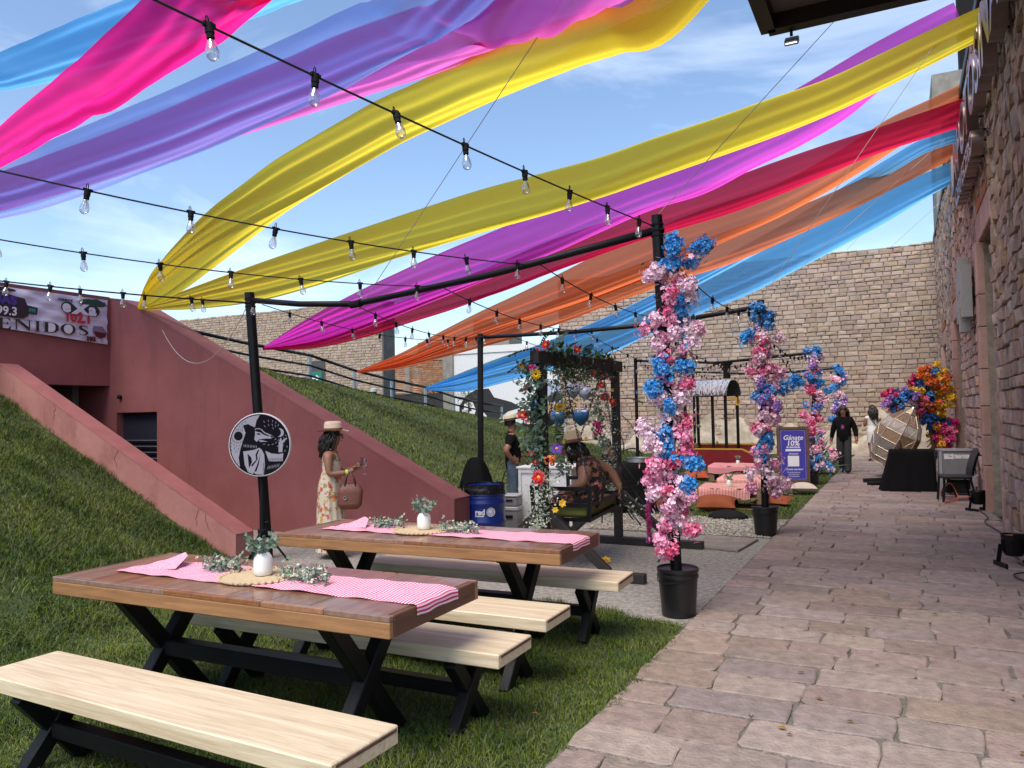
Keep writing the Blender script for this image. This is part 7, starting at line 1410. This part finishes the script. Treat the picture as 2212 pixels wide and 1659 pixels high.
BM_ = [mesh_cloth('mesh_a', (.34,.23,.16), .62), mesh_cloth('mesh_b', (.58,.57,.53), .55), mat('wicker_tan', (.36,.25,.15), .7, stretch=(4,4,60), vscale=3, var=.5), mat('wicker_grey', (.26,.25,.22), .7, stretch=(4,4,60), vscale=3, var=.4), mat('wicker_cream', (.46,.40,.31), .7, stretch=(4,4,60), var=.5), mesh_cloth('mesh_c', (.30,.27,.22), .6)]
for i in range(6):
    for k in range(N):
        mb = MB(); a, b, c, d = rp(i,k), rp(i,k+1), rp(i+1,k+1), rp(i+1,k); mb.add([a*.99,b*.99,c*.99,d*.99], [(0,1,2,3)]); obj('facet', mb, BM_[i % 6], wl)
GOLDW = mat('brass_wire', (.55,.46,.33), .35, metal=.6); mb = MB()
for i in range(7):
    for k in range(N): mb.tube([rp(i,k), rp(i,k+1)], .007, 5)
for i in range(6):
    for k in range(N): mb.tube([rp(i,k), rp(i+1,k)], .009, 5); mb.tube([rp(i,k), (rp(i+1,k)+rp(i+1,k+1))/2, rp(i,k+1)], .004, 4)
obj('wire_frame', mb, GOLDW, wl)
mb = MB(); mb.lathe([(.16,.0),(.05,.12),(.03,.16)], (0,0,.66), 8); mb.tube([(.03*math.cos(a), 0, .86+.04*math.sin(a)) for a in [6.28*k/12 for k in range(13)]], .006, 5); obj('hanger', mb, GOLDW, wl)
# black clothed table
bt = thing('cloth_covered_table', 'table under a floor-length black cloth beside the leaning lantern', 'table', (.10,16.35,0), R(3))
def drape(u, v):
    a = u*2*math.pi; c, s = math.cos(a), math.sin(a); sq = 1/max(abs(c), abs(s)); x, y = .36*c*sq, .25*s*sq
    if v < .35: k = v/.35; return (x*k, y*k, .775)
    k = (v-.35)/.65; f = 1+.10*k+.05*k*math.sin(a*9)+.02*k*math.sin(a*17); z = .775*(1-k)+.012
    return (x*f-.16*k*max(0, -c), y*f, z)
mb = MB(); mb.grid(drape, 96, 20); obj('black_cloth', mb, mat('black_tablecloth', (.008,.008,.009), .95, var=.2, spec=.1), bt, smooth=True)
for s in (-1, 1):
    for e in (-1, 1): mb = MB(); mb.tube([(s*.33,e*.22,0),(s*.33,e*.22,.74)], .018, 8); obj('leg', mb, BLACKM, bt)
bo = thing('bottle', 'brown glass bottle on the black clothed table', 'bottle', (-.08,16.2,.778)); mb = MB(); mb.lathe([(.03,0),(.032,.01),(.032,.10),(.013,.15),(.012,.19),(.014,.2)], n=14); obj('glass_body', mb, mat('amber_glass', (.05,.02,.008), .15), bo, smooth=True); mb = MB(); mb.lathe([(.0145,.19),(.0145,.215),(.001,.216)], n=10, cap=False); obj('cap', mb, YELP, bo)
sl_ = thing('fallen_stand', 'black folded stand lying on the path behind the black table', 'stand', (-.45,17.5,0)); mb = MB(); mb.tube([(-.35,.3,.06),(.3,.5,.10)], .04, 8); obj('tube', mb, BLACKM, sl_); mb = MB(); mb.tube([(-.25,-.25,.05),(.3,-.1,.08)], .045, 8); obj('tube', mb, BLACKM, sl_); mb = MB(); mb.bar((.1,-.2,.1), (.1,.5,.12), .05); obj('crossbar', mb, BLACKM, sl_)
# grey cooler cabinet on a frame
ac = thing('air_cooler', 'grey metal cooler cabinet with white labels behind the black chair', 'cooler', (.78,15.75,0), R(6))
mb = MB(); mb.bbox((-.24,-.2,.34), (.24,.2,.80)); ab = obj('cabinet', mb, mat('cabinet_grey', (.20,.205,.21), .5, var=.2, vscale=5), ac, bev=.01)
mb = MB()
for s in (-1, 1): mb.bbox((s*.25-.02,-.22,0), (s*.25+.02,-.19,.82))
mb.bbox((-.27,-.22,.80), (.27,.2,.83)); obj('frame', mb, mat('frame_alu', (.45,.46,.47), .4, metal=.5), ac)
mb = MB(); mb.bbox((-.19,-.206,.66), (-.04,-.203,.75)); mb.bbox((-.03,-.206,.67), (.20,-.203,.74)); lb = obj('label_plate', mb, WHITE, ab); q = random.Random(1); mb = MB()
for k in range(16): x, z = q.uniform(-.18,.17), q.uniform(.68,.735); mb.bbox((x,-.2085,z), (x+q.uniform(.01,.03),-.2065,z+.006))
obj('label_print', mb, INK, lb)
mb = MB(); mb.bbox((-.12,-.10,.06), (.20,.14,.30)); obj('motor_box', mb, BLACKM, ac, bev=.01); mb = MB(); mb.bbox((-.1,-.16,.30), (.22,-.14,.325)); obj('yellow_strip', mb, mat('yellow_tape', (.55,.55,.03), .5), ac)
# black chairs
def chair(lab, c, rz):
    t = thing('chair', lab, 'chair', (c[0], c[1], 0), rz, 'black padded chairs'); VN = mat('black_vinyl', (.014,.014,.015), .5, var=.2)
    mb = MB(); mb.bbox((-.21,-.21,.39), (.21,.22,.45)); obj('seat', mb, VN, t, bev=.02)
    mb = MB(); mb.grid(lambda u, v: (lerp(-.19,.19,u), .21+.10*v*v+.03*v, lerp(.44,.88,v)), 6, 10); mb.grid(lambda u, v: (lerp(.19,-.19,u), .245+.10*v*v+.03*v, lerp(.44,.88,v)), 6, 10); mb.grid(lambda u, v: (lerp(-.19,.19,u), lerp(.34,.375,v), .88), 2, 1); obj('backrest', mb, VN, t, smooth=True)
    for s in (-1, 1):
        for e in (-1, 1): mb = MB(); mb.bar((s*.19, e*.19, .40), (s*.20, e*.22+(.05 if e > 0 else 0), 0), .032); obj('leg', mb, BLACKM, t)
    return t
chair('black padded chair beside the cooler cabinet near the wall', (.72,14.75), R(-80)); chair('black chair half hidden behind the cooler cabinet', (.80,17.0), R(-85))
# stage lights along the wall
def par(lab, c, rz, s=1.0):
    t = thing('stage_light', lab, 'stage light', (c[0], c[1], .02), rz, 'black uplights along the wall'); t.scale = (s,)*3
    mb = MB(); mb.lathe([(.055,.09),(.075,.10),(.085,.14),(.10,.26),(.104,.29),(.098,.29),(.09,.27),(.001,.265)], n=18, cap=False); bdy = obj('lamp_housing', mb, BLACK, t, ang=40)
    mb = MB(); mb.lathe([(.001,.272),(.085,.275)], n=16, cap=False); obj('lens', mb, mat('warm_lens', (.55,.20,.04), .3), bdy)
    for k in range(2):
        mb = MB(); sx = -1 if k else 1; mb.bar((sx*.112,0,.20), (sx*.13,.02,.03), .012, .04); mb.bar((sx*.13,.10,.012), (sx*.13,-.14,.012), .02, .05); obj('yoke_foot', mb, BLACK, t, bev=.003)
    mb = MB()
    for k in range(6): a = k*1.05; mb.bar((.088*math.cos(a), .088*math.sin(a), .12), (.104*math.cos(a), .104*math.sin(a), .24), .012)
    mb.bbox((-.05,-.12,.27), (.05,-.10,.31)); obj('cooling_fin', mb, BLACK, bdy)
par('black uplight standing nearest on the paving by the right wall', (.92,9.0), R(20), 1.05); par('black uplight beside the doorway jamb', (.95,13.5), R(40)); par('black uplight at the right picture edge', (1.06,7.2), R(-30), 1.1); par('black uplight under the cooler cabinet', (.66,15.3), R(10), .8)
def cable(lab, pts, r=.007, m=CABLE):
    P = [V(p) for p in pts]; out = []
    for i in range(len(P)-1):
        p0, p1, p2, p3 = P[max(i-1,0)], P[i], P[i+1], P[min(i+2,len(P)-1)]
        for k in range(6):
            f = k/6; out.append(.5*((2*p1)+(p2-p0)*f+(2*p0-5*p1+4*p2-p3)*f*f+(3*p1-p0-3*p2+p3)*f**3))
    mb = MB(); mb.tube(out+[P[-1]], r, 6); return tag(obj('cable', mb, m, smooth=True), lab, 'cable')
cable('black cable along the wall foot between uplights', [(.96,13.4,.03),(1.0,12.6,.035),(.92,12.0,.035),(1.02,11.0,.035),(.95,10.0,.035),(.98,9.2,.05)])
cable('black cable trailing past the nearest uplight', [(.95,9.0,.05),(1.03,8.7,.035),(.85,8.4,.035),(1.0,7.9,.035),(1.05,7.3,.05)])
cable('orange cable curling under the chair', [(.62,15.2,.04),(.52,15.0,.12),(.66,14.8,.30),(.75,14.6,.06),(.55,14.3,.04),(.86,13.9,.18),(.92,13.6,.10)], .008, mat('orange_cable', (.55,.09,.03), .5))

# ================================================================== behind the swing
ct = thing('white_counter', 'white panelled counter behind the flowered swing', 'counter', (-4.72,10.45,0), R(8))
mb = MB(); mb.bbox((-.34,-.4,.07), (.45,.4,.80)); obj('cabinet', mb, WHITE, ct); mb = MB(); mb.bbox((-.37,-.43,.80), (.48,.43,.83)); obj('top', mb, WHITE, ct, bev=.005)
mb = MB()
for s in (-1, 1): mb.bbox((s*.375+.055-.02,-.42,0), (s*.375+.055+.02,-.401,.80))
mb.bbox((-.32,-.418,.09), (.43,-.402,.13)); mb.bbox((-.32,-.418,.74), (.43,-.402,.79)); obj('frame', mb, mat('white_trim', (.62,.62,.62), .5), ct)
letters('counter_lettering', 'MEZCAL', .13, BINK, ct, frame_mtx((.05,-.403,.42), (1,0,0), (0,0,1)), .0, .002)
for k, (x, y, z) in enumerate(((-5.02,9.75,0), (-5.02,9.75,.30))):
    t = thing('drinks_cooler', ['grey drinks cooler on the ground beside the drum', 'grey cooler box stacked on top of the drinks cooler'][k], 'cooler', (x, y, z), R(10), 'coolers by the counter'); h = .295 if k == 0 else .16
    mb = MB(); mb.bbox((-.15,-.14,0), (.15,.14,h*.8)); obj('tub', mb, mat('cooler_grey', (.22,.225,.23), .5), t, bev=.015); mb = MB(); mb.bbox((-.16,-.15,h*.8+.001), (.16,.15,h)); obj('lid', mb, mat('cooler_light', (.40,.40,.40), .5), t, bev=.012); mb = MB(); mb.bbox((-.08,-.152,h*.45), (.08,-.141,h*.6)); obj('grip', mb, BLACKM, t)
def acapulco(lab, c, rz):
    t = thing('cord_chair', lab, 'chair', (c[0], c[1], 0), rz, 'black round cord chairs'); mb = MB(); n = 30; tl_ = Matrix.Rotation(R(-58), 3, 'X')
    rim = [tl_ @ V((.40*math.cos(6.2832*k/n), .46*math.sin(6.2832*k/n), 0))+V((0,.06,.58)) for k in range(n+1)]; mb.tube(rim, .011, 6); inn = [tl_ @ V((.10*math.cos(6.2832*k/n), .12*math.sin(6.2832*k/n)-.16, -.30))+V((0,.06,.58)) for k in range(n+1)]; mb.tube(inn, .008, 5); obj('rim', mb, BLACK, t)
    mb = MB()
    for k in range(n): mb.tube([rim[k], (rim[k]+inn[k])/2-V((0,.02,.04)), inn[k]], .004, 4)
    obj('cord_weave', mb, BLACKM, t)
    for k in range(3): a = 2.1*k+.5; mb = MB(); mb.tube([inn[k*10], (.34*math.cos(a), .34*math.sin(a)-.05, .005)], .010, 6); obj('leg', mb, BLACK, t)
acapulco('round black cord chair behind the man in black', (-6.0,12.1), R(150)); acapulco('black cord chair right of the swing seat', (-3.55,10.6), R(-60)); acapulco('black cord chair by the seated person', (-4.3,12.7), R(60))
dc = thing('draped_chair', 'chair covered with a black cloth behind the blue drum', 'chair', (-5.95,10.4,0), R(20)); mb = MB(); mb.grid(lambda u, v: ((.02+.17*v**.45+.06*v*v+.035*v*math.sin(u*25)+.02*v*math.sin(u*6.28+1))*math.cos(u*6.2832), (.01+.08*v**.5+.16*v*v+.03*v*math.sin(u*25))*math.sin(u*6.2832), .93-.42*v*v-.05*v*math.sin(u*6.28*2+1)), 60, 14); obj('black_cloth', mb, TEE, dc, smooth=True)
for s in (-1, 1):
    for e in (-1, 1): mb = MB(); mb.tube([(s*.18, e*.16,.55),(s*.2,e*.2,0)], .014, 6); obj('leg', mb, BLACK, dc)
rt = thing('round_table', 'table under a black cloth behind the far swing post', 'table', (-4.0,11.9,0)); mb = MB(); mb.grid(lambda u, v: ((.42*min(1, v/.4)+(.06+.05*math.sin(u*50))*max(0, v-.4))*math.cos(u*6.2832), (.42*min(1, v/.4)+(.06+.05*math.sin(u*50))*max(0, v-.4))*math.sin(u*6.2832), .78-(max(0, v-.4)/.6)*.62), 72, 12); obj('black_cloth', mb, TEE, rt, smooth=True)
mb = MB(); mb.tube([(0,0,0),(0,0,.76)], .04, 8); obj('pedestal', mb, BLACKM, rt)
pan = thing('steel_pan', 'round steel pan on the black clothed table behind the swing', 'pan', (-3.78,11.85,.785)); mb = MB(); mb.lathe([(.17,0),(.18,.01),(.18,.07),(.19,.075),(.19,.08),(.17,.08),(.165,.02),(.001,.015)], n=24, cap=False); obj('pan_body', mb, STEEL, pan, ang=40); mb = MB(); mb.tube([(.18,0,.05),(.23,.0,.06),(.23,.05,.06),(.18,.05,.05)], .006, 5); obj('handle', mb, STEEL, pan)
# balloons and gilt letters on a white pole
bs = thing('white_stand', 'thin white pole holding balloons beyond the swing', 'stand', (-6.8,16.0,0)); mb = MB(); mb.tube([(0,0,0),(0,0,1.7)], .02, 8); obj('pole', mb, WHITE, bs); mb = MB(); mb.tube([(-.45,0,1.68),(.45,0,1.68)], .012, 6); obj('crossbar', mb, WHITE, bs)
BLN = mat('blue_balloon', (.03,.13,.33), .25); BLN2 = mat('grey_balloon', (.28,.30,.38), .25); BLN3 = mat('white_balloon', (.62,.66,.75), .25)
for k, (x, z, s, m_, lb_) in enumerate(((-.18,1.50,.20,BLN,'blue balloon, left of the low pair beyond the swing'),(.30,1.52,.21,BLN,'blue balloon, right of the low pair beyond the swing'),(-.62,1.75,.2,BLN,'blue balloon at far left of the cluster'),(.15,2.12,.19,BLN2,'grey balloon above the gilt letters, middle'),(.42,2.05,.17,BLN2,'grey balloon above the gilt letters, right'),(-.62,1.98,.16,BLN3,'pale balloon above the leftmost blue one'))):
    mb = MB(); mb.lathe([(.001,-s*1.12),(.012,-s*1.1),(s*.35,-s*.88),(s*.8,-s*.45),(s,0),(s*.88,s*.5),(s*.5,s*.88),(.001,s)], n=18, cap=False); o = obj('balloon', mb, m_, smooth=True, loc=(-6.8+x*.95, 16.0+x*.4+.1, z)); tag(o, lb_, 'balloon', 'balloons beyond the swing')
gl_ = thing('gilt_letter_sign', 'row of gilt tube letters among the balloons', 'sign', (-6.75,15.7,1.65), YAW); GOLD = mat('gilt', (.72,.50,.26), .3, metal=.5)
for k, ch in enumerate('mezcal'):
    x = -.5+k*.17
    me = text_mesh(ch, .34, .02, .006); me.materials.clear(); me.materials.append(GOLD); me.transform(frame_mtx((x,0,.02*math.sin(k*2)), (1,0,0), (0,0,1))); link('gilt_letter', me, gl_)
mb = MB(); mb.bbox((-.55,.03,-.04), (.55,.045,.0)); obj('backing_strip', mb, BWHITE, gl_)
cr_ = thing('parked_car', 'dark car far behind the swing, mostly hidden', 'car', (-15.5,38.0,.9), R(10)); mb = MB(); mb.prism([(-2,.25),(-1.9,.75),(-1.2,.85),(-.6,1.35),(.8,1.38),(1.4,.9),(2.1,.78),(2.15,.25)], 1.7, (0,.85,0), (1,0,0), (0,0,1)); obj('body', mb, mat('car_red', (.14,.01,.015), .3, coat=.5), cr_, bev=.08, ang=50); mb = MB(); mb.prism([(-1.05,.87),(-.55,1.28),(.75,1.30),(1.2,.92)], .02, (0,-.86,0), (1,0,0), (0,0,1)); obj('window', mb, mat('car_glass', (.02,.02,.025), .1), cr_)
for x in (-1.3,1.35): mb = MB(); mb.lathe([(.001,-.1),(.32,-.1),(.32,.1),(.001,.1)], (x,-.8,.32), 18, m=Matrix.Rotation(R(90),3,'X')); obj('wheel', mb, BLACKM, cr_)

# ================================================================== overhead canopy and water tower at top right
cp = thing('steel_canopy', 'black steel canopy frame jutting out at the top of the picture', 'canopy', (0,0,0))
KS = mat('canopy_black', (.014,.014,.016), .6); dz = -.18
for a, b in (((-1.22,9.0),(1.1,9.0)), ((-1.22,9.0),(-1.22,4.0)), ((-1.22,4.0),(1.1,4.0))): m2 = MB(); m2.bar((*a,6.17+dz), (*b,6.17+dz), .16, .26); obj('edge_beam', m2, KS, cp)
m2 = MB(); m2.bbox((-1.14,4.08,6.22+dz), (1.1,8.92,6.27+dz)); obj('soffit', m2, mat('canopy_soffit', (.16,.14,.13), .8), cp)
for y in (5.6,7.3): m2 = MB(); m2.bar((-1.14,y,6.15+dz), (1.1,y,6.15+dz), .08, .12); obj('joist', m2, KS, cp)
fl = thing('floodlight', 'small square floodlight hanging from the canopy corner', 'floodlight', (-.98,9.03,5.86)); mb = MB(); mb.bar((0,0,.0), (0,.0,-.07), .03); obj('bracket', mb, BLACKM, fl); mb = MB(); mb.box((0,.02,-.12), (.15,.06,.13), (R(-50),0,0)); obj('housing', mb, mat('flood_grey', (.10,.10,.10), .5), fl, bev=.008); mb = MB(); mb.box((0,-.008,-.143), (.12,.004,.10), (R(-50),0,0)); obj('lamp_glass', mb, mat('lit_flood', (1,.97,.9), .3, emit=2.0), fl)
wt = thing('concrete_tower', 'concrete tower block with black mast behind the roof edge', 'tower', (2.8,33.0,0))
mb = MB(); mb.bbox((-1.3,-.6,0), (1.9,2.5,12.6)); obj('shaft', mb, mat('tower_dark', (.05,.05,.05), .8, var=.3), wt); mb = MB(); mb.bbox((-1.45,-.75,12.6), (2.1,2.6,13.9)); obj('cap', mb, CONCL, wt); mb = MB(); mb.bbox((-1.44,-.74,8.0), (-1.2,2.5,12.59)); obj('side_fin', mb, CONCL, wt); mb = MB(); mb.bbox((-.5,-.4,13.9), (.4,.4,18)); obj('mast', mb, BLACKM, wt)
for k in range(3): mb = MB(); mb.bbox((-.9+k*.9,-.64,10.6), (-.3+k*.9,-.601,12.2)); obj('opening', mb, mat('void', (.006,.006,.006), .9), wt)
